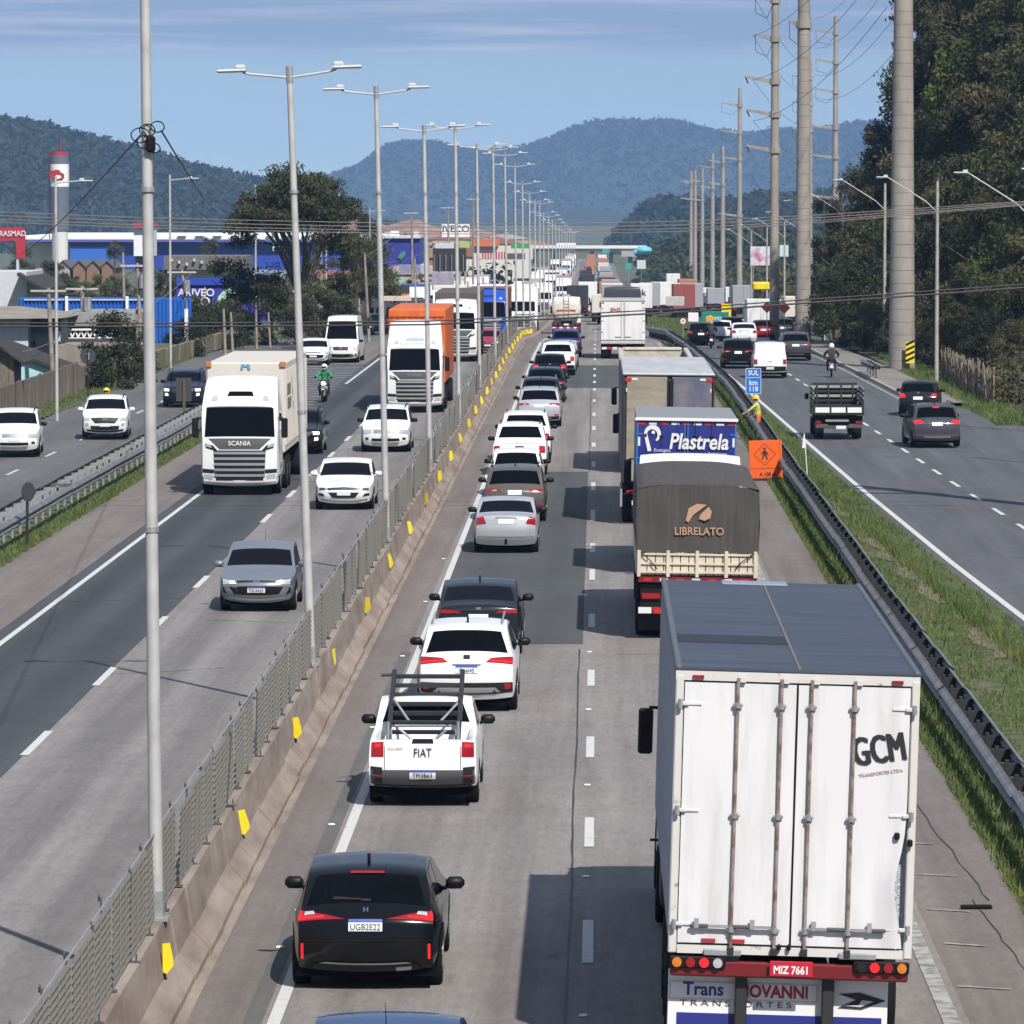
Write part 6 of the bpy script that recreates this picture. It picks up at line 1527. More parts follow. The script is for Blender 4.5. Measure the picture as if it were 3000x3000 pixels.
SKIN = M('skin', (.36, .20, .13), rough=.6); HIVIS = M('lime_shirt', (.50, .52, .12), rough=.8, noise=.12, scale=8); ORTR = M('orange_trousers', (.60, .16, .04), rough=.85, noise=.15, scale=8); BOOT = M('boots', (.03, .025, .02), rough=.7)
def worker():
    w = thing('person', 'road worker in lime shirt, orange trousers and yellow hard hat leaning by the guardrail', 'person', (at(2222, 1289, 197).x, 197, 0))
    J = {'pelvis': (0, 0, .93), 'belly': (-.02, 0, 1.08), 'chest': (-.05, 0, 1.28), 'neck': (-.08, 0, 1.46), 'head': (-.10, 0, 1.58), 'crown': (-.10, 0, 1.70), 'nose': (-.21, 0, 1.57)}
    E_ = [('pelvis', 'belly'), ('belly', 'chest'), ('chest', 'neck'), ('neck', 'head'), ('head', 'crown'), ('head', 'nose')]
    rd = {'pelvis': (.15, .13), 'belly': .14, 'chest': (.17, .14), 'neck': .06, 'head': .10, 'crown': .07, 'nose': .02}
    Z = {'pelvis': 1, 'belly': 0, 'chest': 0, 'neck': 2, 'head': 2, 'crown': 2, 'nose': 2}
    def add(k, p, r, z, par): J[k] = p; rd[k] = r; Z[k] = z; E_.append((par, k))
    for s, sg in (('a', -1), ('b', 1)):
        add('sh' + s, (-.06, sg * .17, 1.40), .075, 0, 'chest')
        if s == 'a': el, wr, hd = (-.30, -.22, 1.20), (-.52, -.22, 1.05), (-.60, -.22, 1.00)
        else: el, wr, hd = (-.10, .25, 1.12), (-.28, .20, .98), (-.36, .19, .94)
        add('el' + s, el, .05, 0, 'sh' + s); add('wr' + s, wr, .033, 2, 'el' + s); add('pa' + s, hd, .038, 2, 'wr' + s)
        for f, dy in enumerate((-.035, -.012, .012, .035)): add(f'f{s}{f}', (hd[0] - .075 + .01 * abs(f - 1.5), hd[1] + dy, hd[2] - .035), .010, 2, 'pa' + s)
        add('th' + s, (hd[0] - .01, hd[1] + .055, hd[2] + .03), .011, 2, 'pa' + s)
        add('hip' + s, (0, sg * .09, .86), .095, 1, 'pelvis'); add('kn' + s, (-.08 if s == 'a' else .02, sg * .11, .50), .07, 1, 'hip' + s); add('an' + s, (.02 if s == 'a' else .08, sg * .12, .12), .05, 1, 'kn' + s); add('to' + s, (-.13 if s == 'a' else -.07, sg * .13, .05), .045, 3, 'an' + s)
    figure('body', J, E_, rd, Z, [HIVIS, ORTR, SKIN, BOOT], w)
    HAT = M('hard_hat', (.72, .55, .03), rough=.35)
    h = MB(); h.grid([[(-.10 + .135 * math.cos(a) * math.sin(t), .135 * math.sin(a) * math.sin(t), 1.61 + .14 * math.cos(t)) for a in np.linspace(0, 2 * math.pi, 17)] for t in np.linspace(.02, 1.65, 7)])
    h.cyl((-.12, 0, 1.600), (-.12, 0, 1.615), .175, .165, 18); h.build('hard_hat', HAT, w, True)
    return w
worker()
tag(MB().cyl((at(2222, 1289, 197).x - .62, 196.8, 1.02), (at(2222, 1289, 197).x - .20, 196.6, .05), .012, n=6).build('marker_rod', BLACK), 'thin dark rod held down by the road worker', 'rod')
def motorcycle(label, x, y, rz, col, z=0, lit=False, box=None):
    t = thing('motorcycle', label, 'motorcycle', (x, y, z), rz, 'motorcycles in the traffic')
    wm = wheel_mesh(.30, .10).mesh('tyre', True); rm = rim_mesh(.20, .09).mesh('rim')
    for yy in (-.62, .66):
        w = link('wheel', wm, t); w.location = (-.05, yy, .30); wm.materials[0] = MATS['tyre']; r_ = link('rim', rm, w); rm.materials[0] = MATS['silver']
    MB().tube([(0, -.6, .32), (0, -.1, .45), (0, .25, .75)], .04).box((0, 0, .42), (.22, .42, .30), ch=.06).build('engine', MATS['grey'], t)
    MB().sphere((0, .22, .82), (.14, .26, .13)).build('tank', PAINTS[col], t, True); MB().box((0, -.30, .80), (.24, .60, .10), ch=.04).build('seat', BLACK, t)
    MB().tube([(-.05, .66, .3), (-.05, .48, .9)], .025).tube([(.05, .66, .3), (.05, .48, .9)], .025).build('fork', MATS['silver'], t)
    hb = MB().tube([(-.36, .38, 1.02), (-.14, .46, 1.0), (.14, .46, 1.0), (.36, .38, 1.02)], .018).build('handlebar', BLACK, t)
    MB().sphere((0, .60, .88), (.09, .07, .09)).build('headlamp', MATS['lit' if lit else 'clear'], t, True)
    MB().box((0, .68, .60), (.13, .30, .04), ch=.015).build('front_mudguard', PAINTS[col], t); MB().box((0, -.70, .62), (.14, .34, .05), rx=-.3, ch=.015).build('rear_mudguard', PAINTS[col], t)
    MB().box((0, -.80, .74), (.16, .05, .07), ch=.02).build('tail_lamp', MATS['red'], t); MB().box((0, -.86, .55), (.19, .015, .14)).build('number_plate', MATS['plate'], t)
    for sg in (-1, 1): MB().sphere((sg * .36, .42, 1.14), (.07, .02, .05)).cyl((sg * .30, .40, 1.02), (sg * .36, .42, 1.12), .008, n=5).build('mirror', BLACK, t)
    return t
def rider(label, x, y, rz, jacket, trousers, helmet, z=0):
    w = thing('person', label, 'person', (x, y, z), rz)
    J = {'pelvis': (0, -.22, .92), 'belly': (0, -.18, 1.06), 'chest': (0, -.10, 1.27), 'neck': (0, -.05, 1.43), 'head': (0, -.02, 1.55)}
    E_ = [('pelvis', 'belly'), ('belly', 'chest'), ('chest', 'neck'), ('neck', 'head')]; rd = {'pelvis': .15, 'belly': .15, 'chest': (.19, .15), 'neck': .06, 'head': .10}; Z = {'pelvis': 1, 'belly': 0, 'chest': 0, 'neck': 0, 'head': 2}
    def add(k, p, r, z_, par): J[k] = p; rd[k] = r; Z[k] = z_; E_.append((par, k))
    for s, sg in (('a', -1), ('b', 1)):
        add('sh' + s, (sg * .20, -.08, 1.37), .085, 0, 'chest'); add('el' + s, (sg * .36, .10, 1.16), .06, 0, 'sh' + s); add('wr' + s, (sg * .34, .33, 1.06), .04, 0, 'el' + s); add('pa' + s, (sg * .33, .39, 1.045), .04, 2, 'wr' + s)
        for f in range(4): add(f'f{s}{f}', (sg * (.29 + .024 * f), .45, 1.035), .011, 2, 'pa' + s)
        add('th' + s, (sg * .28, .40, 1.03), .012, 2, 'pa' + s)
        add('hip' + s, (sg * .12, -.18, .90), .10, 1, 'pelvis'); add('kn' + s, (sg * .22, .20, .74), .075, 1, 'hip' + s); add('an' + s, (sg * .19, .02, .36), .05, 1, 'kn' + s); add('to' + s, (sg * .20, .20, .31), .045, 3, 'an' + s)
    figure('body', J, E_, rd, Z, [jacket, trousers, SKIN, BOOT], w)
    MB().sphere((0, -.01, 1.60), (.145, .16, .155), 14, 9).build('helmet', helmet, w, True); MB().box((0, .125, 1.60), (.20, .06, .09), ch=.025).build('visor', MATS['glass'], w)
    return w
GREENJ = M('green_jacket', (.02, .26, .10), rough=.7); DARKJ = M('dark_jacket', (.02, .02, .022), rough=.8); DENIM = M('dark_jeans', (.03, .035, .05), rough=.8); YELJ = M('yellow_jacket', (.70, .35, .02), rough=.6)
for (u, y, rz, mc, ml, rlb, jk, hm, lit) in [
    (949, 233, math.pi - .05, 'white', 'motorcycle with white front ridden towards the camera beside the painted gore', 'rider in green jacket and white helmet coming towards the camera', GREENJ, WHITE, True),
    (309, 204, math.pi, 'white', 'motorcycle hidden behind the white crossover on the frontage road', 'rider in yellow jacket and yellow helmet behind the white crossover', YELJ, M('hard_hat', (.72, .45, .03)), False),
    (2438, 266, -.04, 'white', 'motorcycle with white rear seen from behind on the side road', 'rider in black with white helmet on the side road by the tall poles', DARKJ, WHITE, False),
    (2084, 321, 0.0, 'charcoal', 'dark scooter beside the black car at the grass edge', 'rider in dark clothes and pale helmet beside the black car', DARKJ, M('helmet_grey', (.3, .3, .3)), False)]:
    x = at(u, 572, y).x; motorcycle(ml, x, y, rz, mc, zp(y) - .01, lit); rider(rlb, x, y, rz, jk, DENIM, hm, zp(y) - .01)
# ================================================================== trees
BARK = M('bark', (.10, .08, .06), rough=.95, noise=.3, scale=6)
def leafmat(name, a, b, rnd=.25): return M(name, a, rough=.75, col2=b, lo=.35, hi=.7, scale=.35, transl=.30, rnd=rnd, world_space=True)
LEAF = [leafmat('leaf_dark', (.028, .036, .011), (.066, .068, .022)), leafmat('leaf_mid', (.052, .062, .018), (.115, .108, .038)), leafmat('leaf_olive', (.058, .058, .022), (.115, .104, .044)), leafmat('leaf_bright', (.06, .10, .015), (.15, .17, .03))]
def crown_mesh(name, seed, clumps, n, leaf, shape=None):
    """leaf faces spread through uneven clumps; clumps: (x,y,z,rx,ry,rz)"""
    r = np.random.default_rng(seed); C_ = np.array(clumps); k = r.integers(0, len(C_), n)
    d = r.normal(0, 1, (n, 3)); d /= np.linalg.norm(d, axis=1)[:, None]; rad = r.random(n) ** .45
    P_ = C_[k, :3] + d * rad[:, None] * C_[k, 3:6]
    P_ += .12 * C_[k, 3:6] * r.normal(0, 1, (n, 3))
    nrm = d + r.normal(0, .6, (n, 3)); nrm /= np.linalg.norm(nrm, axis=1)[:, None]
    t = np.cross(nrm, r.normal(0, 1, (n, 3))); t /= np.linalg.norm(t, axis=1)[:, None] + 1e-9; b = np.cross(nrm, t)
    s = leaf * r.uniform(.6, 1.4, n)[:, None]
    V = np.empty((n * 4, 3)); V[0::4] = P_ - t * s; V[1::4] = P_ - b * s * .45; V[2::4] = P_ + t * s; V[3::4] = P_ + b * s * .45
    me = bpy.data.meshes.new(name); me.vertices.add(n * 4); me.vertices.foreach_set('co', V.ravel()); me.loops.add(n * 4); me.loops.foreach_set('vertex_index', np.arange(n * 4, dtype=np.int32))
    me.polygons.add(n); me.polygons.foreach_set('loop_start', np.arange(0, n * 4, 4, dtype=np.int32)); me.polygons.foreach_set('loop_total', np.full(n, 4, np.int32)); me.update(); me.validate(); me.materials.append(None)
    return me
def rand_clumps(seed, R_, H_, n, flat=1.0):
    r = np.random.default_rng(seed); out = []
    for i in range(n):
        a = r.uniform(0, 2 * math.pi); q = R_ * r.random() ** .5; z = H_ * r.random()
        q *= math.sqrt(max(.12, 1 - (z / H_ * 1.05 - .25) ** 2)); c = R_ * r.uniform(.26, .46)
        out.append((q * math.cos(a), q * math.sin(a), z, c, c, c * r.uniform(.55, .9) * flat))
    return out
CROWNS = [crown_mesh('crown', 10 + i, rand_clumps(20 + i, 2.6, 5.2, 26), 6500, .14) for i in range(5)]
def limbs(m, base, top, r0, n, spread, seed, up=.6):
    r = random.Random(seed); m.cyl(base, top, r0, r0 * .6, 8); a = Vector(base); b = Vector(top)
    for i in range(n):
        f = r.uniform(.45, 1.0); p = a.lerp(b, f); ang = r.uniform(0, 6.28); L = spread * r.uniform(.6, 1.1)
        q = p + Vector((math.cos(ang) * L * .5, math.sin(ang) * L * .5, L * up * .7)); e = q + Vector((math.cos(ang + .4) * L * .5, math.sin(ang + .4) * L * .5, L * up * .5))
        m.cyl(tuple(p), tuple(q), r0 * .38, r0 * .24, 6); m.cyl(tuple(q), tuple(e), r0 * .24, r0 * .10, 5)
    return m
TRUNKS = [limbs(MB(), (0, 0, -6), (.2, .1, 2.2), .20, 9, 2.6, 3 + i).mesh('trunk', True) for i in range(3)]
for q in TRUNKS: q.materials[0] = BARK
def tree(name, label, p, s, mi, leaf, group, ti=0, sz=1.0, rz=None):
    t = thing(name, label, 'tree', p, random.uniform(0, 6.28) if rz is None else rz, group)
    o = link('crown', CROWNS[mi % len(CROWNS)], t); o.scale = (s, s, s * sz); o.material_slots[0].link = 'OBJECT'; o.material_slots[0].material = leaf
    o = link('trunk', TRUNKS[ti % 3], t); o.scale = (s * .9, s * .9, s)
    return t
# wooded bank on the right: ground slope, then trees standing on it
def bank_z(x, y):
    e = x - (18.6 + max(0, (330 - y)) * .004 + (max(0, y - 330) * .012 if y < 420 else 1.08)); return zp(y) + max(0, e) * (1.05 if e < 16 else .8) * min(1, max(.0, (y - 205) / 40)) * max(0, min(1, (520 - y) / 90))
struct(MB().grid([[(x, y, bank_z(x, y) - .12 + .25 * math.sin(x * 1.3 + y * .7)) for x in np.linspace(18.4, 62, 30)] for y in np.linspace(205, 520, 50)], flip=True).build('wooded_bank', M('bank_soil', (.045, .045, .022), rough=.95, col2=(.09, .075, .045), scale=.4, world_space=True), None, True))
WB = 'trees on the wooded bank beside the side road'
_rows = [  # (u, v of crown centre, y, scale)
    (2440, 905, 330, .62), (2470, 800, 345, .75), (2450, 700, 385, .75), (2540, 880, 318, .70), (2560, 760, 330, .85), (2520, 640, 372, .85), (2600, 650, 345, .95), (2610, 520, 352, .95), (2660, 400, 352, .9),
    (2720, 300, 345, 1.1), (2740, 150, 350, 1.15), (2750, 20, 355, 1.2), (2710, 520, 330, 1.05), (2700, 680, 318, .95), (2660, 840, 308, .80), (2640, 960, 300, .55), (2560, 980, 312, .5), (2730, 920, 292, .62), (2760, 800, 300, .85), (2800, 650, 305, 1.0),
    (2820, 500, 315, 1.1), (2830, 350, 330, 1.2), (2840, 200, 338, 1.2), (2850, 60, 345, 1.3), (2830, 900, 280, .62), (2870, 780, 288, .85), (2900, 640, 295, 1.0), (2920, 480, 305, 1.15), (2930, 320, 315, 1.2), (2950, 160, 325, 1.25), (2960, 20, 335, 1.3),
    (2920, 930, 262, .62), (2960, 830, 270, .8), (2990, 700, 280, 1.0), (3020, 560, 290, 1.1), (3040, 400, 300, 1.2), (3050, 240, 310, 1.2), (3060, 80, 320, 1.3), (3020, 960, 252, .6), (2800, 980, 276, .45), (2880, 1010, 258, .40), (2700, 1010, 290, .40), (2960, 1030, 246, .38), (2490, 960, 330, .5), (3080, 850, 258, .9), (3100, 700, 268, 1.1),
    (2680, 240, 372, .8), (2860, -60, 352, 1.3), (2760, -80, 365, 1.3), (2980, -90, 345, 1.3), (2420, 800, 400, .5), (2410, 880, 362, .45)]
for i, (u, v, y, s) in enumerate(_rows):
    p = at(u, v, y); z = p.z - 2.3 * s
    lf = LEAF[(0, 1, 2, 0, 1)[i % 5]] if i not in (21, 32) else LEAF[3]
    q = 'upper' if v < 330 else ('middle' if v < 720 else 'lower')
    kind = {0: 'dark evergreen', 1: 'mid green leafy', 2: 'olive brown leafy'}[(0, 1, 2, 0, 1)[i % 5]] if i not in (21, 32) else 'yellow green leafy'
    _same = sorted(w_[0] for k_, w_ in enumerate(_rows) if ('upper' if w_[1] < 330 else ('middle' if w_[1] < 720 else 'lower')) == q and ((0, 1, 2, 0, 1)[k_ % 5] if k_ not in (21, 32) else 3) == ((0, 1, 2, 0, 1)[i % 5] if i not in (21, 32) else 3)); _k = _same.index(u); _k += sum(1 for w_ in _rows[:i] if w_[0] == u and w_[1:] != (v, y, s) and ('upper' if w_[1] < 330 else ('middle' if w_[1] < 720 else 'lower')) == q)
    tree('bank_tree', f'{kind} tree on the {q} bank, {"leftmost" if _k == 0 else ORD[_k] + " from the left"} of its kind', (p.x, y, z), s, i, lf, WB + f', {q} part, {kind}', i, 1.15)
# weedy undergrowth at the foot of the bank
r = np.random.default_rng(5); cl = []
for i in range(150):
    y = r.uniform(205, 345); x = 18.3 + r.random() ** 1.5 * 3.0 + max(0, (y - 330)) * .02; s = r.uniform(.35, .9); cl.append((x, y, bank_z(x, y) + s * .5, s, s, s * .9))
o = link('undergrowth', crown_mesh('undergrowth', 77, cl, 15000, .13)); o.data.materials[0] = LEAF[2]; struct(o, 'stuff', 'tangled weeds and low bushes along the foot of the bank'); o['category'] = 'undergrowth'
# slat fence at the foot of the bank
sf = thing('slat_fence', 'weathered pale slat fence along the grass at the foot of the bank', 'fence', (17.9, 231, 0))
slat_me = MB().box((0, 0, .78), (.05, .13, 1.56), ch=.01).mesh('slat'); slat_me.materials[0] = M('slat_pale', (.20, .165, .12), rough=.9, noise=.3, scale=2, rnd=.35)
for k in range(150):
    y = k * .235; o = link('slat', slat_me, sf); o.location = (random.gauss(0, .03), y, random.gauss(-.05, .07)); o.rotation_euler = (random.gauss(0, .02), random.gauss(0, .05), random.gauss(0, .15)); o.scale.z = random.uniform(.85, 1.1)
MB().box((.05, 17.5, 1.15), (.04, 35, .07)).build('rail', WOODD, sf); MB().box((.05, 17.5, .45), (.04, 35, .07)).build('rail', WOODD, sf)
bank_verge = strip('verge', lambda y: 15.9 if y > 231 else 19.5, 18.6, 231, 345, -.008, VERGE, jag=.2, nx=2); struct(bank_verge)
def reg_b(r, n): return np.c_[r.uniform(16.4, 18.6, n), r.uniform(210, 300, n)]
grass('grass', reg_b, 12000, .1, .32, .03, 'dry yellowish grass before the slat fence', 6)

# big umbrella-shaped tree on the left
bt = thing('umbrella_tree', 'large dark umbrella-shaped tree standing before the blue warehouse', 'tree', (at(880, 995, 330).x, 330, -.3))
r = np.random.default_rng(9); cl = []
for i in range(110):
    a = r.uniform(0, 2 * math.pi); q = 4.3 * r.random() ** .5; z = 12.1 - .150 * q * q - r.random() ** 2 * 2.4 + .35 * math.sin(a * 3)
    cl.append((q * math.cos(a) - .45, q * math.sin(a), z - .9, .85 * r.uniform(.7, 1.2), .85, .52 * r.uniform(.7, 1.2)))
for i in range(9):
    a = r.uniform(-1.2, 1.2); q = r.uniform(2.4, 4.2); cl.append((q * math.cos(a), q * math.sin(a), r.uniform(4.6, 7.2), .8, .8, .6))
o = link('crown', crown_mesh('crown', 31, cl, 30000, .115), bt); o.data.materials[0] = LEAF[1]
m = MB(); m.cyl((0, 0, 0), (.15, 0, 3.4), .42, .34, 10); rr = random.Random(4)
for i in range(13):
    a = i * .97; L = rr.uniform(2.2, 4.0); p0 = (.15, 0, 3.2 + rr.uniform(-.6, .4)); p1 = (.15 + L * .45 * math.cos(a), L * .45 * math.sin(a), 6.2 + rr.uniform(-.4, .6)); p2 = (L * 1.05 * math.cos(a + .2), L * 1.05 * math.sin(a + .2), 9.2 + rr.uniform(-.6, 1.0))
    m.cyl(p0, p1, .17, .10, 7); m.cyl(p1, p2, .10, .04, 6)
    for k in range(2):
        b_ = a + rr.uniform(-.7, .7); m.cyl(p1, (p1[0] + 1.4 * math.cos(b_), p1[1] + 1.4 * math.sin(b_), p1[2] + rr.uniform(.2, 2.0)), .06, .025, 5)
m.build('trunk', BARK, bt, True)
LT = 'roadside trees on the left'
for i, (u, v, y, s, lf, lab) in enumerate([
    (330, 1040, 250, .62, 0, 'dark bushy tree beside the beige wall'), (395, 1060, 258, .45, 0, 'small dark bush between two utility poles'),
    (700, 880, 335, .85, 0, 'dark tree under the umbrella tree, behind the lorry'), (790, 930, 330, .80, 0, 'very dark shrub mass at the foot of the umbrella tree'), (940, 900, 322, .60, 1, 'green bush behind the white van'), (1010, 910, 332, .70, 1, 'bushy tree right of the white panel van'),
    (600, 960, 320, .60, 1, 'low green tree left of the container lorry roof'), (660, 960, 318, .55, 0, 'dark low tree above the container lorry'), (1040, 770, 420, .75, 1, 'green tree behind the lamp posts'), (1070, 700, 560, .9, 0, 'dark tree right of the umbrella tree'),
    (1080, 800, 430, .9, 1, 'green tree between the billboards'), (880, 930, 318, .45, 2, 'yellowish shrub at the trunk of the umbrella tree'), (290, 850, 520, .5, 3, 'small leafy tree below the terraced roofs'), (150, 830, 470, .6, 1, 'small tree behind the white house'), (335, 735, 600, .4, 1, 'small palm-like tree before the blue warehouse'),
    (60, 775, 620, .7, 1, 'dark tree under the red sign'), (615, 735, 640, .5, 2, 'palm-like tree left of the umbrella tree'), (480, 850, 480, .5, 1, 'green tree before the purple wall'), (560, 1010, 300, .5, 0, 'dark bush beside the blue wall corner'), (215, 850, 560, .5, 1, 'bushy green tree below the first terraced houses'), (255, 865, 540, .45, 3, 'bright green shrub below the terraced houses'), (345, 855, 540, .5, 1, 'round green tree right of the terraced houses'), (190, 840, 560, .45, 2, 'olive shrub left of the terraced houses')]):
    p = at(u, v, y); tree('roadside_tree', lab, (p.x, y, p.z - 2.3 * s), s, i, LEAF[lf], LT, i)

# ================================================================== buildings on the left
def blk(t, name, u0, v0, u1, v1, Y, depth, mat, ch=0.0):
    a, b = at(u0, v1, Y), at(u1, v0, Y)
    return MB().box(((a.x + b.x) / 2, Y + depth / 2, (a.z + b.z) / 2), (b.x - a.x, depth, b.z - a.z), ch=ch).build(name, mat, t)
def world_thing(name, label, cat, group=None): return thing(name, label, cat, (0, 0, 0), group=group)
# concrete plank fence along the frontage road
cf = thing('concrete_fence', 'brown concrete plank fence along the frontage road', 'fence', (-24.9, 196, 0))
pl_me = MB().box((0, 0, .68), (.07, .46, 1.46), ch=.012).mesh('plank'); pl_me.materials[0] = M('plank_concrete', (.16, .135, .11), rough=.9, noise=.25, scale=2, rnd=.15, stretch=(1, 1, .4))
for k in range(112):
    y = k * .475; o = link('plank', pl_me, cf); o.location = (random.gauss(0, .015), y, random.gauss(-.02, .02)); o.scale.z = 1.0 if k < 104 else .8
lw = thing('low_wall', 'low mossy wall continuing the concrete fence', 'wall', (-24.7, 249.5, 0))
for k in range(10): MB().box((.15 * k, 3.5 + k * 7, .42 + .0 * k), (.25, 6.9, 1.0), ch=.03).build('wall_section', M('mossy_wall', (.12, .115, .055), rough=.95, col2=(.20, .17, .13), scale=.8), lw)
BRD = M('board_wall', (.17, .14, .115), rough=.9, noise=.3, scale=3, stretch=(3, 3, .3)); SHINGLE = M('old_roof', (.035, .033, .032), rough=.9, noise=.3, scale=3)
FIBRE = M('fibre_cement', (.25, .225, .19), rough=.9, noise=.16, scale=1.2); LBW = M('pale_wall', (.52, .54, .58), rough=.7, noise=.06); SHADEW = M('grey_wall', (.42, .42, .42), rough=.8, noise=.08)
def gable(name, label, cat, x0, x1, y0, y1, zb, ze, zr, wall, roof, oh=.4, axis='y', slats=None):
    """house with its ridge along y"""
    t = world_thing(name, label, cat); xm_ = (x0 + x1) / 2
    MB().prism([(x0, zb), (x1, zb), (x1, ze), (xm_, zr - .05), (x0, ze)], y0, y1, 'y').build('wall', wall, t)
    sl = (zr - ze) / (xm_ - x0)
    rf = None
    for sg in (-1, 1):
        xe = xm_ + sg * ((x1 - x0) / 2 + oh); z_ = zr - sl * abs(xe - xm_)
        rf = MB().prism([(xm_, zr), (xe, z_), (xe, z_ + .12), (xm_, zr + .13)], y0 - oh, y1 + oh, 'y').build('roof', roof, t)
    if slats:
        for i in range(slats): x = x1 - .12 - i * .30; MB().box((x, y0 - .02, (zb + ze) / 2 + min(1.3, (x1 - x) * sl) / 2), (.26, .03, ze - zb + min(2.6, (x1 - x) * sl)), ch=.006).build('plank', wall, t)
    return t
h1 = gable('timber_house', 'old timber house with dark shingle roof at the picture edge', 'house', -37, -26.9, 236, 239, -.5, 1.95, 5.6, BRD, SHINGLE, .5, slats=8)
t = gable('turquoise_shed', 'small turquoise gable wall behind the concrete fence', 'shed', -33.4, -25.8, 249, 256, -.5, .75, 2.1, M('turquoise', (.40, .62, .66), rough=.7), SHINGLE, .3)
t = world_thing('white_house', 'white house with grey hipped roof above the timber house', 'house')
w_ = blk(t, 'wall', -60, 935, 82, 1040, 262, 8, LBW); blk(t, 'wall_wing', 83, 940, 176, 1040, 264, 6, M('blue_grey_wall', (.42, .45, .50), rough=.8)); blk(t, 'painted_eave_shadow', 88, 938, 178, 975, 263.6, .3, M('eave_shadow_grey', (.16, .16, .17), rough=.8))  # dark slab at the wing top paints in the shadow under the eave
a, b = at(-60, 935, 261), at(190, 932, 261); rz_ = at(60, 897, 266).z
MB().add([(a.x, 261, a.z), (b.x, 261, b.z), (at(60, 900, 266).x, 266, rz_), (at(-60, 900, 266).x, 266, rz_), (b.x, 272, b.z), (a.x, 272, a.z)], [(0, 1, 2, 3), (1, 4, 2), (4, 5, 3, 2), (0, 3, 5), (0, 5, 4, 1)]).build('roof', FIBRE, t)
blk(t, 'meter_box', 96, 998, 102, 1016, 263.3, .2, BLACK); blk(t, 'utility_box', 158, 970, 176, 1005, 262, .3, LBW)
t = world_thing('white_gable_house', 'plain white gabled house at the far left edge', 'house'); blk(t, 'wall', -80, 797, 78, 905, 330, 10, LBW)
a = at(55, 812, 329); b = at(135, 845, 329); MB().add([(a.x, 328, a.z + .3), (b.x, 328, b.z), (b.x, 342, b.z), (a.x, 342, a.z + .3), (a.x, 328, a.z + .1), (b.x, 328, b.z - .15), (b.x, 342, b.z - .15), (a.x, 342, a.z + .1)], [(0, 1, 2, 3), (7, 6, 5, 4), (0, 4, 5, 1), (1, 5, 6, 2), (2, 6, 7, 3), (3, 7, 4, 0)]).build('roof', SHINGLE, t)
t = world_thing('truss_shed', 'beige shed with open steel truss under a grey roof', 'shed')
blk(t, 'front_roof', 165, 1012, 335, 1100, 256, 7, FIBRE); rf = blk(t, 'upper_roof', 172, 916, 410, 958, 268, 9, M('sheet_roof', (.27, .265, .26), rough=.8, noise=.1)); blk(t, 'shade_block', 172, 958, 400, 1002, 271, 6, M('painted_shade', (.02, .02, .022), rough=.9)); blk(t, 'lower_fascia', 165, 1000, 340, 1012, 262, 6, SHINGLE)  # near-black block stands for the shade inside; the dark is in its colour
for i in range(9):
    u = 178 + i * 17
    for (ua, ub) in ((u, u + 8.5), (u + 8.5, u + 17)):
        va, vb = (990, 968) if ua == u else (968, 990); MB().cyl(tuple(at(ua, va, 267.5)), tuple(at(ub, vb, 267.5)), .05, n=5).build('truss_bar', WHITE, t)
for v in (966, 992): MB().cyl(tuple(at(176, v, 267.4)), tuple(at(336, v, 267.4)), .06, n=5).build('truss_chord', WHITE, t)
for u in (290, 308): MB().cyl(tuple(at(u, 955, 267)), tuple(at(u, 1000, 267)), .07, n=6).build('truss_post', WHITE, t)
BLUEW = M('blue_sheet', (.012, .115, .50), rough=.45, noise=.06)
t = world_thing('blue_sheet_wall', 'bright blue corrugated sheet wall with white posts', 'wall'); w_ = blk(t, 'wall', 57, 871, 560, 1005, 300, .3, BLUEW)
for i in range(46):
    u = 60 + i * 11; a = at(u, 876, 299.9); b = at(u, 1000, 299.9); MB().box((a.x, 299.94, (a.z + b.z) / 2), (.09, .08, a.z - b.z), ch=.01).build('rib', BLUEW, t)
for u in (195, 372): blk(t, 'post', u - 4, 868, u + 4, 915, 299.6, .25, WHITE)
blk(t, 'top_rail', 70, 876, 440, 880, 299.8, .1, LBW); blk(t, 'side_strip', 541, 905, 551, 1000, 299.3, .12, WHITE)
t = world_thing('purple_advert_wall', 'purple blue wall with white lettering and mint green shape', 'wall'); PUR = M('purple_blue', (.035, .04, .30), rough=.5)
w_ = blk(t, 'wall', 517, 815, 800, 940, 345, .4, PUR); blk(t, 'top_band', 517, 815, 800, 835, 344.8, .15, M('bright_blue', (.02, .06, .40), rough=.5))
p = at(575, 858, 344.6); lettering('ARIVEO', .72, tuple(p), STRIPE_W, t, bold=.01, extrude=.02); p = at(588, 884, 344.6); lettering('CO', .85, tuple(p), STRIPE_W, t, bold=.01, extrude=.02)
a = [(634, 885), (640, 868), (655, 852), (675, 842), (700, 840), (735, 842), (745, 850), (715, 860), (700, 880), (680, 888), (660, 890), (645, 902), (636, 898)]
MB().prism([(at(u, v, 344.6).x, at(u, v, 344.6).z) for u, v in a], 344.5, 344.7, 'y').build('mint_shape', M('mint', (.40, .66, .50), rough=.5), t)
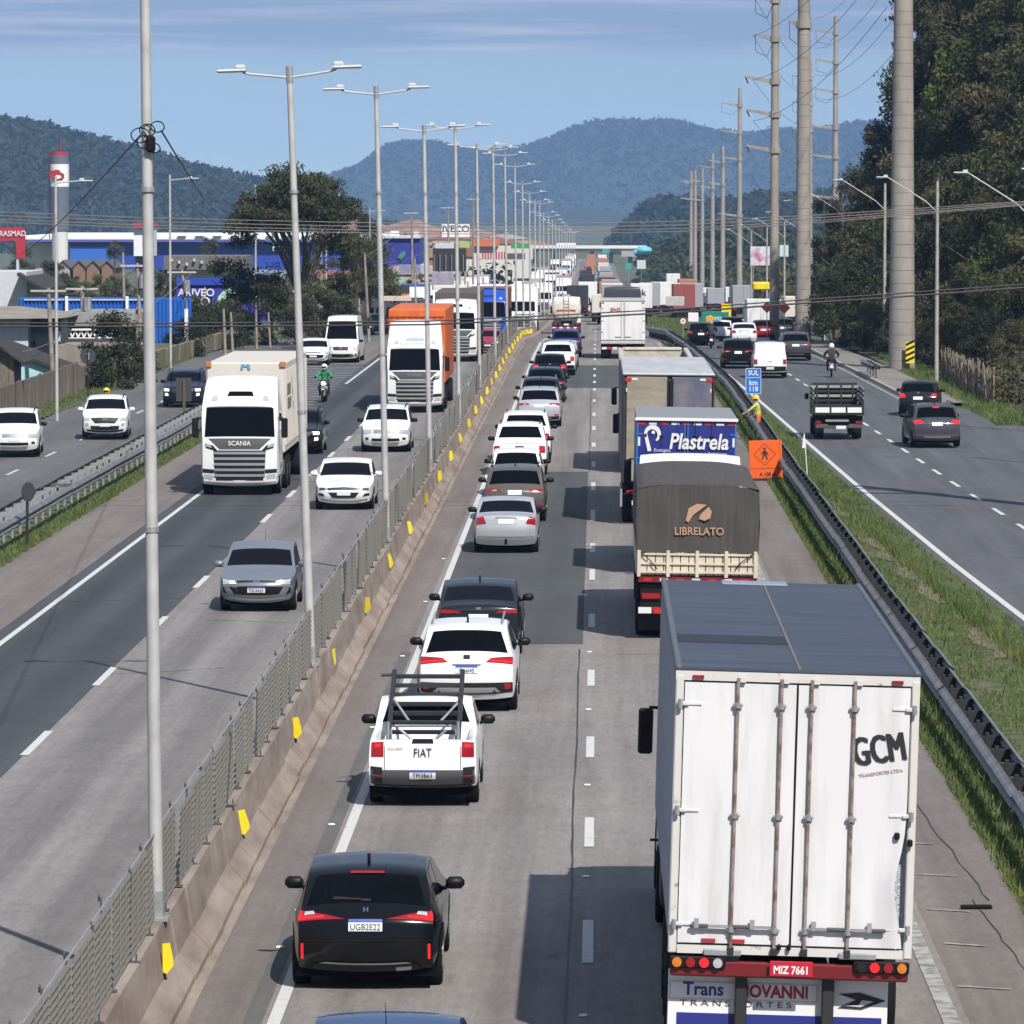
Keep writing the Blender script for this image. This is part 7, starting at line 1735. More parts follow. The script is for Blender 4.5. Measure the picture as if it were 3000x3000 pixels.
# long warehouse and the white block with red top
WHB = M('warehouse_blue', (.018, .05, .36), rough=.5, noise=.06); t = world_thing('warehouse', 'long white roofed blue warehouse behind the trees', 'warehouse')
blk(t, 'wall', 205, 704, 1120, 790, 900, 60, WHB); blk(t, 'white_wall', 72, 712, 205, 790, 902, 58, M('cream_wall', (.60, .58, .52), rough=.7)); rf = blk(t, 'roof', 72, 690, 1120, 703, 898, 70, M('white_roof', (.80, .80, .80), rough=.6), ch=.1); blk(t, 'blue_band', 80, 703, 1120, 709, 898, 2, M('violet_band', (.10, .09, .36), rough=.6))
blk(t, 'light_panel', 205, 722, 330, 790, 899, .6, M('panel_blue', (.03, .13, .52), rough=.5)); lettering('HB', 2.2, tuple(at(820, 724, 897)), STRIPE_W, t, extrude=.02)
for k in range(10): blk(t, 'rooflight', 520 + k * 52, 690.4, 545 + k * 52, 691.5, 897.5, 60, LBW)
t = world_thing('white_red_block', 'tall white block with a red cap beyond the first lamp post', 'building'); blk(t, 'wall', 392, 667, 446, 750, 760, 8, WHITE); blk(t, 'cap', 389, 654, 448, 667, 759, 10, M('cap_red', (.42, .02, .05), rough=.5), ch=.05); blk(t, 'base', 396, 750, 444, 800, 762, 6, M('base_dark', (.10, .10, .13), rough=.7))
# water tower
wt = world_thing('water_tower', 'grey and white cylindrical water tower with a red crown and emblem', 'water tower'); Yw = 820; c_ = at(175, 600, Yw); rw = 27.5 * Yw / 15000
for (va, vb, nm, mm_, kk) in [(755, 675, 'white_base', M('tower_base', (.62, .62, .62), rough=.6), .86), (675, 547, 'grey_shaft', M('tower_grey', (.115, .135, .17), rough=.55), 1), (547, 481, 'white_panel', WHITE, 1.01), (481, 456, 'grey_top', M('tower_grey', (.115, .135, .17)), 1), (456, 445, 'red_crown', M('cap_red', (.42, .02, .05)), .95)]:
    MB().cyl((c_.x, Yw, at(175, va, Yw).z), (c_.x, Yw, at(175, vb, Yw).z), rw * kk, n=24).build(nm, mm_, wt, True)
MB().cyl((c_.x, Yw, at(175, 800, Yw).z), (c_.x, Yw, at(175, 755, Yw).z), rw * .86, n=16).build('foot', M('tower_base', (.62, .62, .62)), wt); MB().cyl((c_.x + .2, Yw, at(0, 445, Yw).z), (c_.x + .2, Yw, at(0, 395, Yw).z), .05, n=5).build('mast', DRED, wt)
MB().tube([(c_.x - rw - .15, Yw, at(0, 700, Yw).z), (c_.x - rw - .15, Yw, at(0, 447, Yw).z)], .08).build('ladder', MAROON, wt)
ya = [(148, 503), (153, 498), (160, 500), (166, 497), (176, 498), (181, 505), (191, 510), (191, 520), (184, 528), (170, 530), (160, 528), (154, 520), (148, 519)]; yh = [(163, 518), (168, 513), (180, 514), (183, 520), (176, 524), (165, 524)]
MB().prism([(at(u, v, Yw).x, at(u, v, Yw).z) for u, v in ya], Yw - rw - .06, Yw - rw - .02, 'y').build('emblem', DRED, wt); MB().prism([(at(u, v, Yw).x, at(u, v, Yw).z) for u, v in yh], Yw - rw - .10, Yw - rw - .065, 'y').build('emblem_gap', WHITE, wt)
t = world_thing('red_sign', 'red angled advertising sign with white lettering at the far left', 'sign'); RS = M('sign_red', (.42, .02, .04), rough=.5); Yr = 520
blk(t, 'panel', -60, 667, 73, 705, Yr, .5, RS); blk(t, 'leg_panel', 48, 705, 73, 757, Yr, .5, RS); blk(t, 'post', 48, 757, 55, 800, Yr + .1, .3, LBW); lettering('BRASMAD', .78, tuple(at(31, 685, Yr - .1)), STRIPE_W, t, extrude=.02, bold=.01, sx=.9)
t0 = 'terraced houses below the warehouse'
for k, (u0, u1) in enumerate([(165, 205), (214, 250), (254, 292), (298, 330)]):
    a, b = at(u0, 815, 620), at(u1, 772, 620); w_ = b.x - a.x
    gable('terraced_house', f'small terraced house with dark slate roof, {["first", "second", "third", "fourth"][k]} of the row from the water tower', 'house', a.x, b.x, 620, 632, a.z - 2, b.z - w_ * .28, b.z + .3, M('brick_orange', (.22, .13, .09), rough=.9) if k else M('pale_stone', (.35, .33, .32), rough=.9), M('slate', (.10, .10, .105), rough=.8), .25)['group'] = t0
t = world_thing('dark_roofs', 'long dark tiled roof behind the purple wall', 'building'); blk(t, 'roof', 480, 750, 720, 790, 560, 12, M('tile_dark', (.14, .13, .12), rough=.9, noise=.3)); blk(t, 'wall', 500, 790, 720, 815, 562, 8, LBW)
for k in range(10): blk(t, 'dormer', 500 + k * 22, 758 + (k % 3) * 6, 506 + k * 22, 766 + (k % 3) * 6, 559.5, 1, LBW)
# roadside adverts and shops further on
t = world_thing('blue_cube_shop', 'dark blue shop block with a green leaf emblem', 'shop'); blk(t, 'wall', 1125, 697, 1230, 775, 640, 14, M('shop_blue', (.025, .035, .26), rough=.5)); blk(t, 'roof_edge', 1122, 692, 1232, 698, 639.5, 15, LBW); blk(t, 'roof_unit', 1144, 675, 1168, 692, 642, 3, WHITE); blk(t, 'roof_unit', 1212, 676, 1226, 692, 642, 3, LBW)
MB().prism([(at(u, v, 639.8).x, at(u, v, 639.8).z) for u, v in [(1166, 755), (1172, 742), (1182, 735), (1190, 738), (1186, 750), (1176, 760)]], 639.6, 639.8, 'y').build('leaf_emblem', M('leaf_print', (.05, .22, .18), rough=.5), t)
board_sign('truck_dealer_sign', 'white IVECO pylon sign above the shops', 1294, 655, 1376, 695, 620, WHITE, [('IVECO', 1.15, 0, .15)], MATS['ink'], cat='sign')
t = world_thing('dark_billboard', 'black back of a large billboard with a lattice frame', 'billboard'); blk(t, 'panel', 1268, 728, 1366, 795, 560, .4, M('billboard_black', (.03, .027, .03), rough=.8))
for k in range(6): u = 1272 + k * 17; MB().cyl(tuple(at(u, 745, 559.7)), tuple(at(u, 795, 559.7)), .05, n=5).build('strut', M('strut', (.25, .23, .22)), t)
for u in (1290, 1345): MB().cyl(tuple(at(u, 795, 560)), (at(u, 795, 560).x, 560, zp(560)), .18, n=8).build('post', STEEL, t)
for k, (u0, v0, u1, v1, y, mt, lab) in enumerate([
    (1275, 712, 1330, 728, 565, LBW, 'white lettered strip sign over the black billboard'), (1345, 709, 1377, 726, 575, M('lime', (.35, .45, .12), rough=.6), 'lime green sign panel beside the white strip sign'), (915, 830, 958, 848, 420, M('sign_mint', (.06, .36, .24), rough=.5), 'small green sign with white lettering above the brown board'),
    (1085, 806, 1110, 822, 470, M('sign_mint', (.06, .36, .24)), 'pale green sign left of the lorry line'), (1140, 812, 1184, 830, 460, M('sign_mint2', (.25, .48, .38), rough=.5), 'mint green sign among the brown boards'), (845, 845, 985, 888, 395, M('sign_brown', (.06, .035, .03), rough=.6), 'dark brown board with white letters behind the lamp post'),
    (1075, 822, 1115, 846, 440, M('sign_brown', (.06, .035, .03)), 'smaller brown board with white letters by the utility pole'), (1135, 835, 1200, 860, 430, M('sign_brown2', (.05, .04, .04), rough=.6), 'brown board with an orange patch above the shop front'), (1110, 867, 1205, 882, 425, M('awning_cream', (.6, .5, .42), rough=.6), 'cream awning strip of the roadside shop'),
    (1265, 798, 1330, 850, 520, M('poster', (.45, .30, .28), rough=.6, col2=(.15, .25, .40), scale=1.2), 'colourful poster panel under the black billboard'), (1170, 775, 1232, 800, 600, M('poster2', (.40, .25, .25), rough=.6, col2=(.10, .20, .40), scale=1.0), 'patchwork shop signs below the blue cube'), (2198, 722, 2256, 778, 560, M('poster3', (.60, .60, .62), rough=.6, col2=(.45, .12, .28), lo=.5, hi=.6, scale=.5), 'white billboard with pink flower print behind the power poles'),
    (2284, 718, 2310, 752, 600, M('poster4', (.5, .62, .68), rough=.6), 'pale blue billboard between the tall power poles'), (1866, 762, 1892, 788, 900, LBW, 'white roadside panel far up the road'), (1832, 770, 1850, 790, 960, M('teal', (.03, .30, .27), rough=.5), 'teal gantry panel far up the road'), (1764, 728, 1786, 743, 1600, M('teal', (.03, .30, .27)), 'small teal sign on the far overpass')]):
    board_sign('advert_board', lab, u0, v0, u1, v1, y, mt, {5: [('ZIO Ve', 1.0, 0, 0)], 6: [('ZIO', .8, 0, 0)], 2: [('Lynk', .42, 0, 0)]}.get(k), cat='sign board', group='advertising boards')
t = world_thing('orange_roof_shop', 'shop with an orange roof and red columns beside the far lanes', 'shop'); blk(t, 'wall', 1385, 722, 1560, 760, 900, 12, M('cream_wall2', (.6, .57, .5), rough=.7)); blk(t, 'roof', 1380, 702, 1460, 722, 899, 14, M('roof_orange', (.50, .15, .06), rough=.7)); blk(t, 'green_sign', 1497, 713, 1550, 728, 898, .5, M('green_shop', (.03, .28, .10), rough=.6))
for k in range(9): blk(t, 'column', 1412 + k * 8, 738, 1416 + k * 8, 760, 898.5, .5, M('col_red', (.35, .03, .05), rough=.6))
t = world_thing('shop_canopy', 'dark roadside shop building behind the lorries', 'shop'); blk(t, 'wall', 1060, 880, 1290, 960, 440, 8, M('shop_dark', (.06, .06, .07), rough=.7)); blk(t, 'orange_panel', 1175, 850, 1200, 866, 438, .4, M('panel_orange', (.65, .20, .04), rough=.5))
for k in range(7): blk(t, 'window', 1075 + k * 30, 900, 1095 + k * 30, 925, 439.8, .2, MATS['glass'])
t = world_thing('grey_hall', 'low grey hall with pale roof along the far oncoming lanes', 'building'); blk(t, 'wall', 1280, 860, 1400, 900, 500, 12, M('hall_wall', (.24, .20, .19), rough=.8)); blk(t, 'roof', 1275, 850, 1405, 861, 499, 14, M('hall_roof', (.18, .15, .15), rough=.8))
# overpass far away
ov = world_thing('overpass', 'long pale concrete overpass crossing the road in the far distance', 'bridge'); blk(ov, 'deck', 1470, 728, 1990, 737, 1720, 12, CONC); blk(ov, 'parapet', 1470, 719, 1990, 728, 1719, .6, M('parapet', (.72, .70, .66), rough=.7))
for k in range(9): u = 1510 + k * 56; p = at(u, 737, 1724); MB().cyl((p.x, 1726, zp(1724) - 1), tuple(at(u, 737, 1726)), .7, n=10).build('pier', CONC, ov)
blk(ov, 'abutment', 1820, 735, 1870, 752, 1718, 14, CONC)
t = tag(blk(None, 'overpass_coach', 1630, 712, 1687, 724, 1722, 2.6, WHITE, .2), 'white and red coach crossing the far overpass', 'bus'); t = MB().sphere(tuple(at(1887, 733, 1000)), (1.6, 1.6, .8)).box(tuple(at(1880, 738, 1000)), (3.2, 1, .9), ch=.2).build('blue_balloon', M('balloon_blue', (.15, .50, .68), rough=.5)); tag(t, 'light blue inflatable advert beside the far road', 'inflatable')
# utility poles on the left
UP = 'utility poles along the left side'
for i, (u0, v0, u1, v1, y, r_) in enumerate([(142, 843, 156, 1120, 246, .11), (240, 838, 252, 1000, 270, .13), (402, 770, 418, 1105, 262, .10), (400, 900, 404, 1095, 264, .07), (533, 790, 562, 1040, 300, .09), (600, 820, 606, 930, 345, .09), (655, 905, 660, 1035, 305, .09), (676, 915, 682, 1035, 308, .08), (750, 905, 752, 1015, 320, .08), (786, 915, 792, 1015, 322, .07), (940, 670, 942, 830, 560, .13), (1068, 740, 1082, 1015, 345, .10), (1050, 620, 1052, 690, 600, .12), (1116, 740, 1116, 900, 400, .09), (1206, 620, 1210, 780, 560, .12), (1312, 605, 1318, 760, 600, .12), (1386, 580, 1386, 720, 650, .12), (360, 740, 366, 905, 420, .12), (1215, 755, 1220, 905, 420, .09), (1253, 705, 1253, 845, 480, .16)]):
    a, b = at(u1, v1, y), at(u0, v0, y); t = thing('utility_pole', f'weathered utility pole on the left, {["leftmost"] [0] if i == 0 else ORD[i]} from the picture edge', 'utility pole', (0, 0, 0), group=UP)
    MB().cyl((a.x, y, min(a.z, zp(y) - .1)), tuple(b), r_ * 1.15, r_ * .85, 8).build('pole', M('old_pole', (.27, .23, .19), rough=.9, noise=.3, scale=1.5), t, True)
    if i in (0, 1, 2, 4, 10, 12, 14, 15, 16): MB().box((b.x, y - .1, b.z - .15), (1.7, .10, .10)).build('crossarm', STEEL_L, t)
    if i in (1, 2, 4): MB().cyl((b.x + .3, y - .2, b.z - 1.3), (b.x + .3, y - .2, b.z - .6), .2, n=10).build('transformer', STEEL, t)
for k, (ua, va, ub, vb, y0, y1) in enumerate([(-50, 1035, 158, 1000, 246, 246), (156, 1000, 412, 1008, 246, 262), (146, 850, 248, 845, 246, 270), (248, 845, 410, 780, 270, 262), (410, 905, 560, 800, 262, 300), (1072, 750, 1210, 640, 345, 560), (1100, 775, 1260, 730, 345, 480), (1210, 640, 1315, 620, 560, 600)]):
    wire('overhead_wire', f'fine wire strung between the left utility poles, {["first", "second", "third", "fourth", "fifth", "sixth", "seventh", "eighth"][k]} from the picture edge', [tuple(at(ua, va, y0)), tuple(at(ub, vb, y1))], .018, GREYC, sag=.25, group='wires along the left side')

# ================================================================== hills
def noise1(n, seed, rough):
    r = np.random.default_rng(seed); out = np.zeros(n)
    for o_ in range(1, 7): k = 2 ** o_ * 3; out += np.interp(np.linspace(0, k, n), range(k + 1), r.normal(0, 1, k + 1)) * rough / 1.75 ** o_
    return out
def ridge(name, pts, Y, mat, seed, rough, depth, n=260, bump=6, base=-25, rows=26):
    gul = np.array([noise1(n, seed + 50 + q // 6, 1.0) for q in range(rows)]) * np.linspace(.2, 1, rows)[:, None]; us = np.linspace(pts[0][0], pts[-1][0], n); vs = np.interp(us, [p[0] for p in pts], [p[1] for p in pts]) - noise1(n, seed, rough) - np.abs(np.random.default_rng(seed + 9).normal(0, 1.6, n))
    top = [at(u, v, Y) for u, v in zip(us, vs)]; r = np.random.default_rng(seed + 1); A = []
    for i in range(rows):
        f = i / (rows - 1); d = f if f < .7 else .7 + (f - .7)
        row = []
        for j in range(n):
            h = top[j].z - base
            if f <= .75: g = (f / .75); zz = base + h * (1 - (1 - g) ** 1.35) ; yy = Y - depth * (1 - g)
            else: g = (f - .75) / .25; zz = base + h * (1 - .5 * g * g); yy = Y + depth * .5 * g
            k = (1 if 0 < f < .74 else 0); row.append((top[j].x, yy, zz + gul[i, j] * h * .05 * (f < .74)))
        A.append(row)
    o = MB().grid(A, flip=True).build(name, mat, None, True); struct(o); RIDGE[seed] = (np.array(A), rows); return o
RIDGE = {}
def forest_on(seed, n, size, leaf, label):
    A, rows = RIDGE[seed]; r = np.random.default_rng(seed + 200); hi = int(.76 * (rows - 1)); fi = hi * r.random(n) ** .7; fj = r.random(n) * (A.shape[1] - 2); i = np.minimum(fi.astype(int), hi - 1); j = fj.astype(int); a = (fi - i)[:, None]; b = (fj - j)[:, None]
    P_ = (A[i, j] * (1 - a) + A[i + 1, j] * a) * (1 - b) + (A[i, j + 1] * (1 - a) + A[i + 1, j + 1] * a) * b
    cl = np.c_[P_ + [0, 0, size * .25], np.full(n, size), np.full(n, size), size * r.uniform(.5, .9, n)]
    o = link('woods', crown_mesh('woods', seed, cl, n * 5, size * .55)); o.data.materials[0] = leaf; struct(o, 'stuff', label); o['category'] = 'woods'
HILLG = lambda n, s: M(n, (.008, .015, .011), rough=.95, col2=(.030, .044, .020), lo=.32, hi=.72, scale=s, world_space=True, bump=.5, bdist=1.2, bscale=s * 1.5)
ridge('hills', [(-900, 420), (-500, 345), (-200, 350), (0, 362), (120, 374), (220, 398), (320, 420), (420, 448), (560, 488), (700, 518), (860, 575), (1100, 660), (1400, 720)], 2800, HILLG('hill_left', .35), 3, 9, 700, n=700, bump=1.2, base=-20)
ridge('hills', [(700, 640), (880, 560), (1000, 510), (1080, 480), (1140, 430), (1190, 419), (1290, 421), (1340, 432), (1420, 448), (1520, 432), (1610, 405), (1680, 378), (1740, 358), (1860, 360), (1980, 364), (2080, 390), (2170, 397), (2260, 385), (2400, 378), (2520, 362), (2650, 356), (2900, 340), (3300, 330)], 7000, HILLG('hill_far', .12), 5, 5, 1400, n=700, bump=1.5, base=-20)
ridge('hills', [(700, 640), (1000, 615), (1250, 640), (1450, 620), (1600, 605), (1800, 618), (1950, 640)], 4800, HILLG('hill_mid', .2), 8, 8, 600, n=220, bump=1, base=-20)
ridge('hills', [(1780, 720), (1840, 650), (1880, 612), (1935, 592), (2000, 600), (2080, 612), (2200, 590), (2350, 580), (2500, 560), (2800, 540), (3200, 540)], 2300, HILLG('hill_near_right', .3), 12, 12, 300, n=300, bump=1, base=-20)
ridge('hills', [(1880, 760), (1950, 735), (2010, 700), (2120, 672), (2300, 690), (2450, 680), (2700, 660)], 1200, HILLG('hill_near_green', .5), 14, 10, 160, n=200, bump=.7, base=-14)
unseen_ridge = MB().grid([[(x, y, -2 + h * (18 + 10 * math.sin(x * .013) + 6 * math.sin(x * .041 + y))) for x in np.linspace(-1300, 1300, 80)] for y, h in ((-380, 0), (-450, .6), (-520, 1), (-620, 1.2))], flip=True).build('hills', HILLG('hill_added_behind', .05), None, True); struct(unseen_ridge)  # unseen ridge behind the camera, added to darken low sky reflections
FLEAF = [leafmat('far_forest', (.010, .020, .012), (.040, .055, .022), .0), leafmat('far_forest_green', (.020, .034, .010), (.055, .070, .022), .0)]
forest_on(3, 9000, 4.2, FLEAF[0], 'dense forest covering the hill on the left')
forest_on(5, 9000, 6.0, FLEAF[0], 'forest on the far blue mountains')
forest_on(12, 3500, 3.4, FLEAF[0], 'dark woods on the rounded hill behind the power poles')
forest_on(14, 3000, 2.2, FLEAF[1], 'green woods at the foot of the rounded hill')
struct(MB().grid([[(x, 2250 + 150 * f, zp(2400) + h * 1.3 * f) for x, h in zip(np.linspace(-140, -20, 24), [2, 4, 6, 7, 9, 10, 10, 9, 8, 9, 10, 10, 8, 7, 6, 6, 7, 6, 5, 4, 3, 3, 2, 1])] for f in np.linspace(0, 1, 6)], flip=True).build('bare_earth_slope', M('bare_earth', (.30, .16, .10), rough=.95, noise=.3, scale=.05, world_space=True)))
# woods between the fields far down the road (one mass)
r = np.random.default_rng(15); cl = []
for i in range(420):
    s_ = r.choice([-1, 1]); y = r.uniform(900, 2600); x = (s_ * r.uniform(26, 130) - 2) * y / 1500; q = r.uniform(3, 6.5); cl.append((x, y, zp(y) + q * .7, q, q * 1.2, q * .8))
for i in range(140):
    y = r.uniform(520, 900); x = r.uniform(24, 60); q = r.uniform(2, 4.5); cl.append((x, y, zp(y) + q * .7, q, q, q * .9))
for i in range(120):
    y = r.uniform(640, 1500); x = -r.uniform(26, 75); q = r.uniform(1.5, 3.2); cl.append((x, y, zp(y) + q * .6, q, q, q * .8))
o = link('woods', crown_mesh('woods', 5, cl, 42000, .75)); o.data.materials[0] = LEAF[1]; struct(o, 'stuff', 'far-off green woods along both sides of the road'); o['category'] = 'woods'
# scattered far town: houses beyond the road
r = random.Random(21)
for i in range(46):
    y = r.uniform(950, 2300); s_ = -1; x = s_ * r.uniform(24, 95) * y / 1400; w_, h_, d_ = r.uniform(7, 22), r.uniform(3.5, 7), r.uniform(8, 16)
    wm_ = M(f'town_wall_{i % 6}', [(.60, .58, .54), (.42, .40, .38), (.50, .34, .26), (.66, .66, .66), (.25, .30, .42), (.34, .14, .11)][i % 6], rough=.8); rm_ = M(f'town_roof_{i % 4}', [(.30, .12, .08), (.25, .25, .25), (.42, .40, .38), (.34, .18, .12)][i % 4], rough=.85)
    t = thing('distant_building', f'{["cream", "grey", "tan", "white", "blue", "brick red"][i % 6]} low building in the far town left of the road, {ORD[i // 6]} of that colour', 'building', (x, y, zp(y)), group=f'far town buildings, {["cream", "grey", "tan", "white", "blue", "brick red"][i % 6]}, {"left" if s_ < 0 else "right"} of the road')
    MB().box((0, d_ / 2, h_ / 2), (w_, d_, h_)).build('wall', wm_, t); MB().prism([(-w_ / 2 - .4, h_), (w_ / 2 + .4, h_), (0, h_ + w_ * .14)], -.4, d_ + .4, 'y').build('roof', rm_, t)
    for k in range(int(w_ // 3)): MB().box((-w_ / 2 + 1.5 + k * 3, -.02, h_ * .55), (1.3, .06, 1.2)).build('window', MATS['glass'], t)

# ================================================================== far traffic: one mesh each
def far_car_mesh(kind):
    k = CARS[kind]; L, W, H = k['L'], k['W'], k['H']; m = MB(); p = k['prof']; hw = W / 2
    zs = lambda z: hw - (.02 if z < .9 else .02 + .22 * (z - .9)); n = len(p)
    m.grid([[(-zs(z), y, z), (zs(z), y, z)] for y, z in p])
    for sg in (-1, 1):
        for i in range(n - 1): m.add([(sg * zs(p[i][1]), p[i][0], p[i][1]), (sg * zs(p[i + 1][1]), p[i + 1][0], p[i + 1][1]), (sg * hw, L / 2, .55)], [(0, 1, 2) if sg > 0 else (2, 1, 0)])
    def q(i, j, s0, s1, mi, o=.02):
        a, b = np.array(p[i]), np.array(p[j]); d = b - a; nn = np.array([-d[1], d[0]]); nn = nn / np.linalg.norm(nn) * -o
        if nn[1] < 0 and abs(d[0]) > .1: nn = -nn
        e = a + d * .12 + nn; f = a + d * .88 + nn; m.add([(-zs(e[1]) * s0, e[0], e[1]), (zs(e[1]) * s0, e[0], e[1]), (zs(f[1]) * s1, f[0], f[1]), (-zs(f[1]) * s1, f[0], f[1])], [(0, 1, 2, 3)], mi)
    q(4, 5, .9, .86, 1); q(7, 8, .82, .88, 1)
    for sg in (-1, 1):
        for c_ in k['side_windows']: m.add([(sg * (zs(z) + .015), y, z) for y, z in c_], [(0, 1, 2, 3)], 1)
        m.box((sg * hw * .78, .02, .85), (.22, .08, .16), mi=2); m.box((sg * hw * .72, L - .05, .70), (.30, .08, .14), mi=4)
        for y in k['axles']: m.cyl((sg * (hw - .2), y, .32), (sg * (hw + .01), y, .32), .32, n=12, mi=3)
    m.box((0, L / 2, .3), (W - .2, L - .6, .2), mi=3); m.box((0, L - .02, .45), (1.1, .06, .16), mi=3); m.box((0, .0, .66), (.4, .03, .12), mi=4)
    return m.mesh('far_' + kind, False, 5)
FARM = {k: far_car_mesh(k) for k in ('hatch', 'suv_dark', 'sedan_rear', 'pickup_cover', 'van_large')}
def far_truck_mesh(L, W, zt, zb, cabz, name):
    m = MB(); hw = W / 2
    m.box((0, L / 2, (zt + zb) / 2), (W, L, zt - zb), mi=0, ch=.05); m.box((0, L / 2, .9), (1.0, L, .4), mi=2)
    for sg in (-1, 1): m.box((sg * W * .25, -.02, (zt + zb) / 2), (hw - .08, .05, zt - zb - .15), mi=5, ch=.01); m.box((sg * (hw - .35), -.01, .95), (.4, .06, .13), mi=4)
    c0 = L + .35; prof = [(c0 + 2.1, .35), (c0 + 2.2, 1.0), (c0 + 2.15, 1.85), (c0 + 1.9, 2.75), (c0 + 1.0, cabz), (c0, cabz - .05), (c0, .6)]; n0 = len(m.f)
    m.prism(prof, -1.22, 1.22, 'x', mi=1)
    m.add([(-1.08, c0 + 2.17, 1.9), (1.08, c0 + 2.17, 1.9), (1.05, c0 + 1.95, 2.7), (-1.05, c0 + 1.95, 2.7)], [(0, 1, 2, 3)], 3); m.box((0, c0 + 2.19, 1.05), (1.6, .06, .85), mi=2)
    for i in range(3): m.box((0, c0 + 2.23, .78 + i * .25), (1.55, .04, .08), mi=6)
    for sg in (-1, 1):
        m.box((sg * .95, c0 + 2.2, .85), (.34, .06, .18), mi=6); m.box((sg * 1.4, c0 + 1.9, 2.1), (.18, .1, .6), mi=2)
        for y in (1.4, 2.6, L - .4, c0 + 1.1): m.cyl((sg * (hw - .5), y, .5), (sg * (hw - .01), y, .5), .5, n=12, mi=2)
    return m.mesh(name, False, 7)
FART = {'box': far_truck_mesh(9, 2.55, 3.9, 1.1, 3.5, 'far_box_lorry'), 'long': far_truck_mesh(13.5, 2.58, 4.1, 1.15, 3.8, 'far_long_lorry'), 'low': far_truck_mesh(7, 2.3, 3.1, .95, 2.6, 'far_low_lorry')}
FBOX = [BOXWHITE, M('far_cream', (.60, .57, .50), rough=.6), M('far_grey', (.30, .31, .33), rough=.6), M('far_black', (.020, .022, .028), rough=.7), M('far_orange', (.40, .17, .08), rough=.6), M('far_red', (.26, .06, .05), rough=.6), M('far_blue', (.03, .08, .30), rough=.6)]
FBN = ['white', 'cream', 'grey', 'black', 'orange', 'red', 'blue']
def far_vehicle(kind, x, y, front, col, label, cat, group, cabcol=None):
    tr = kind in FART; o = link('lorry' if tr else 'car', FART[kind] if tr else FARM[kind]); L = {'box': 11.6, 'long': 16.1, 'low': 9.6}.get(kind) or CARS[kind]['L']
    mats = ([FBOX[col], cabcol or PAINTS['white'], BLACK, MATS['glass'], MATS['red'], FBOX[col], MATS['silver']] if tr else [PAINTS[col], MATS['glass'], MATS['red'], MATS['under'], MATS['clear']])
    for i, m in enumerate(mats): o.material_slots[i].link = 'OBJECT'; o.material_slots[i].material = m
    o.location = (x, y + (L if front else 0), zp(y + L / 2)); sl = math.atan2(zp(y + L) - zp(y), L)
    o.rotation_euler = (-sl if front else sl, 0, math.pi if front else 0); return tag(o, label, cat, group)
def fx_(u, y): return at(u, 572, y).x
SPEC = [ # near part of the far traffic, from the photograph
 ('box', 1692, 605, 0, 3, 'lorry with black tarpaulin ahead of the cream tanker'), ('low', 1765, 560, 0, 1, 'cream box lorry beyond the white box lorry'), ('box', 1722, 700, 0, 0, 'white lorry beyond the black tarpaulin lorry'),
 ('long', 1880, 612, 0, 0, 'white lorry with dark print ek on its doors'), ('long', 1905, 640, 0, 2, 'grey sided long lorry beside the printed white lorry'), ('long', 1940, 655, 0, 0, 'tall white lorry before the row of power poles'), ('box', 1972, 660, 0, 1, 'cream lorry second from the grey container'), ('long', 2005, 600, 0, 5, 'lorry with red and orange tail beside the hoarding'), ('long', 2030, 620, 0, 2, 'grey sided trailer beside the red tailed lorry'),
 ('low', 2060, 700, 0, 0, 'small white lorry beyond the verge'), ('low', 2098, 690, 0, 2, 'grey box lorry among the power poles'), ('low', 2150, 720, 0, 0, 'white lorry right of the power pole row'), ('box', 2178, 610, 0, 2, 'pale grey lorry under the flower billboard'), ('low', 2228, 440, 0, 0, 'white lorry below the yellow canopy'), ('low', 2330, 520, 0, 1, 'cream lorry by the orange warning signs'),
 ('box', 1530, 430, 1, 0, 'white lorry coming on beyond the blue tractor unit'), ('long', 1530, 520, 1, 0, 'white lorry with red headboard in the oncoming queue'), ('box', 1450, 480, 1, 6, 'light blue lorry behind the bright blue tractor unit'), ('box', 1590, 640, 1, 0, 'white lorry close to the barrier in the oncoming queue'), ('box', 1555, 690, 1, 2, 'grey lorry in the oncoming queue'), ('box', 1650, 800, 1, 0, 'white lorry furthest along the barrier'), ('box', 1650, 880, 1, 4, 'orange loaded lorry in the far oncoming queue')]
for kd, u, y, fr_, c_, lab in SPEC: far_vehicle(kd, fx_(u, y), y, fr_, c_, lab, 'lorry', 'lorries in the far traffic')
lettering('ek', 1.1, (fx_(1880, 612) + .0, 611.9, zp(619) + 3.05), MATS['ink'], None, name='printed_letters', extrude=.01)
pr_ = bpy.data.objects['printed_letters']; tag(pr_, 'dark letters printed on the doors of the white lorry', 'lettering')
yc = world_thing('yellow_canopy', 'yellow canopy on posts beside the side road', 'canopy'); blk(yc, 'canopy', 2207, 828, 2258, 850, 470, 5, YELLOW, .1)
for u in (2210, 2254): a = at(u, 850, 471); MB().cyl((a.x, 471, zp(471)), (a.x, 471, a.z), .12, n=8).build('post', STEEL, yc)
r = random.Random(3); cnt = {}
LN = ['', '']
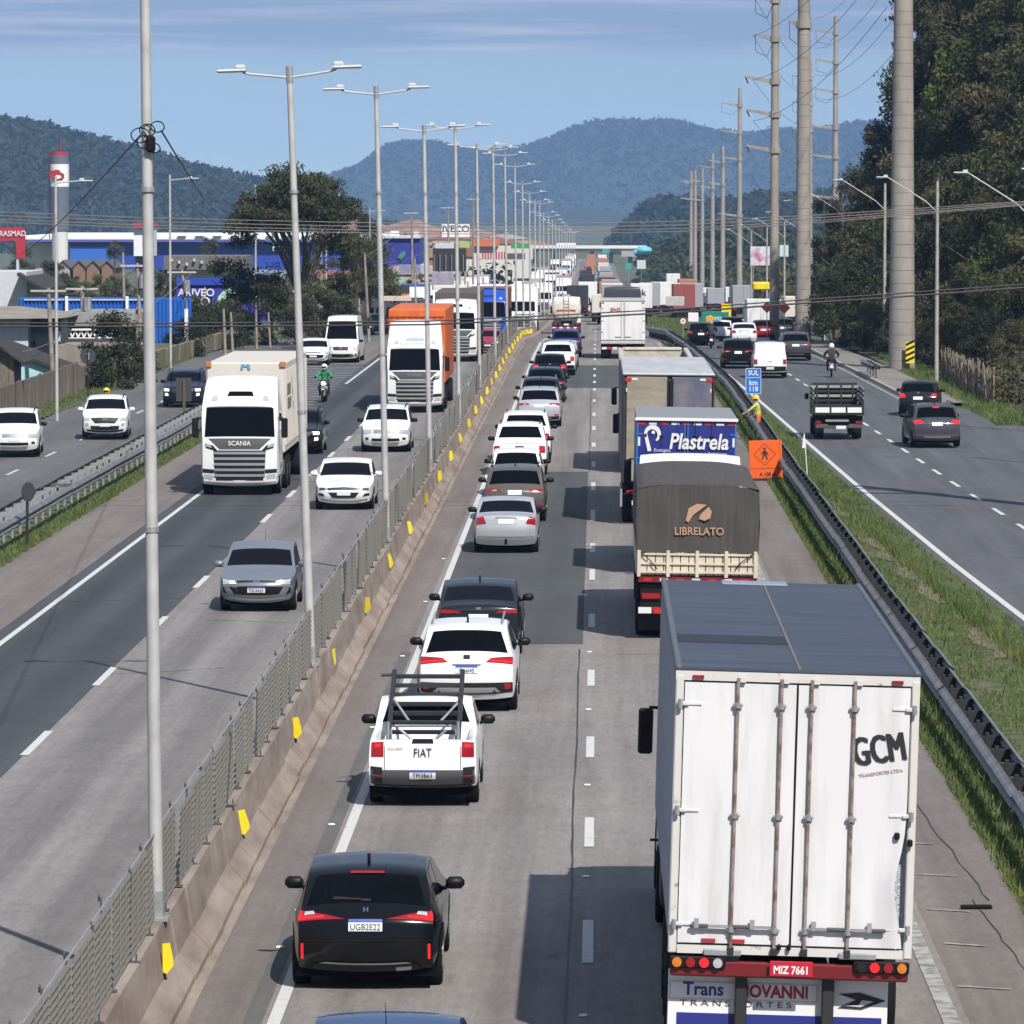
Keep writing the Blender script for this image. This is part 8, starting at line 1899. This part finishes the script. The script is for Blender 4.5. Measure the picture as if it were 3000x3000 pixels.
for lane, (x, fr_, y0, nm) in enumerate([(-1.9, 0, 640, 'centre lane'), (1.7, 0, 360, 'slow lane'), (-7.9, 1, 545, 'inner oncoming lane'), (-11.2, 1, 350, 'outer oncoming lane'), (8.2, 0, 680, 'side road'), (-19, 1, 420, 'frontage road')]):
    y = y0
    while y < (1600 if lane < 4 else 1000):
        tr = r.random() < (.45 if lane == 1 else .22); k = r.choice(['box', 'long', 'low']) if tr else r.choice(['hatch', 'suv_dark', 'sedan_rear', 'pickup_cover', 'suv_dark', 'van_large'])
        cn = r.choice([0, 0, 1, 2, 2, 4, 6, 3, 3]) if tr else r.choice(['white', 'white', 'silver', 'grey', 'black', 'red', 'silver', 'charcoal', 'darkblue'])
        nmc = (FBN[cn] + ' lorry') if tr else ({'darkblue': 'dark blue'}.get(cn, cn) + ' car')
        i = cnt.get((lane, nmc), 0); cnt[(lane, nmc)] = i + 1
        lab = f'far {nmc} in the {nm}, {ORD[i]} of the {nmc}s there'; g = f'far traffic in the {nm}'
        if not any(abs(y - s_[2]) < 16 and abs(fx_(s_[1], s_[2]) - x) < 2.6 for s_ in SPEC): far_vehicle(k, (x if lane != 4 else xm(y) + 2.2) + r.uniform(-.3, .3), y, fr_, cn, lab, 'lorry' if tr else 'car', g)
        y += {'box': 17, 'long': 22, 'low': 15}.get(k, 9.5) + r.uniform(0, 14) + (y - 400) * .012

HAZE_D = 0.88e-4
# ================================================================== haze: the air between here and the hills
hz = MB().box((0, 3600, 52), (3200, 8600, 160)).build('haze', None)
hm = bpy.data.materials.new('haze_air'); hm.use_nodes = True; nt_ = hm.node_tree; nt_.nodes.remove(nt_.nodes['Principled BSDF'])
pv = nt_.nodes.new('ShaderNodeVolumePrincipled'); pv.inputs['Color'].default_value = (.33, .57, .98, 1); pv.inputs['Density'].default_value = HAZE_D; pv.inputs['Anisotropy'].default_value = -0.4
nt_.links.new(pv.outputs[0], nt_.nodes['Material Output'].inputs['Volume']); hz.data.materials[0] = hm; struct(hz, 'stuff', 'pale blue haze in the air towards the hills')

bpy.data.scenes.remove(TMP)
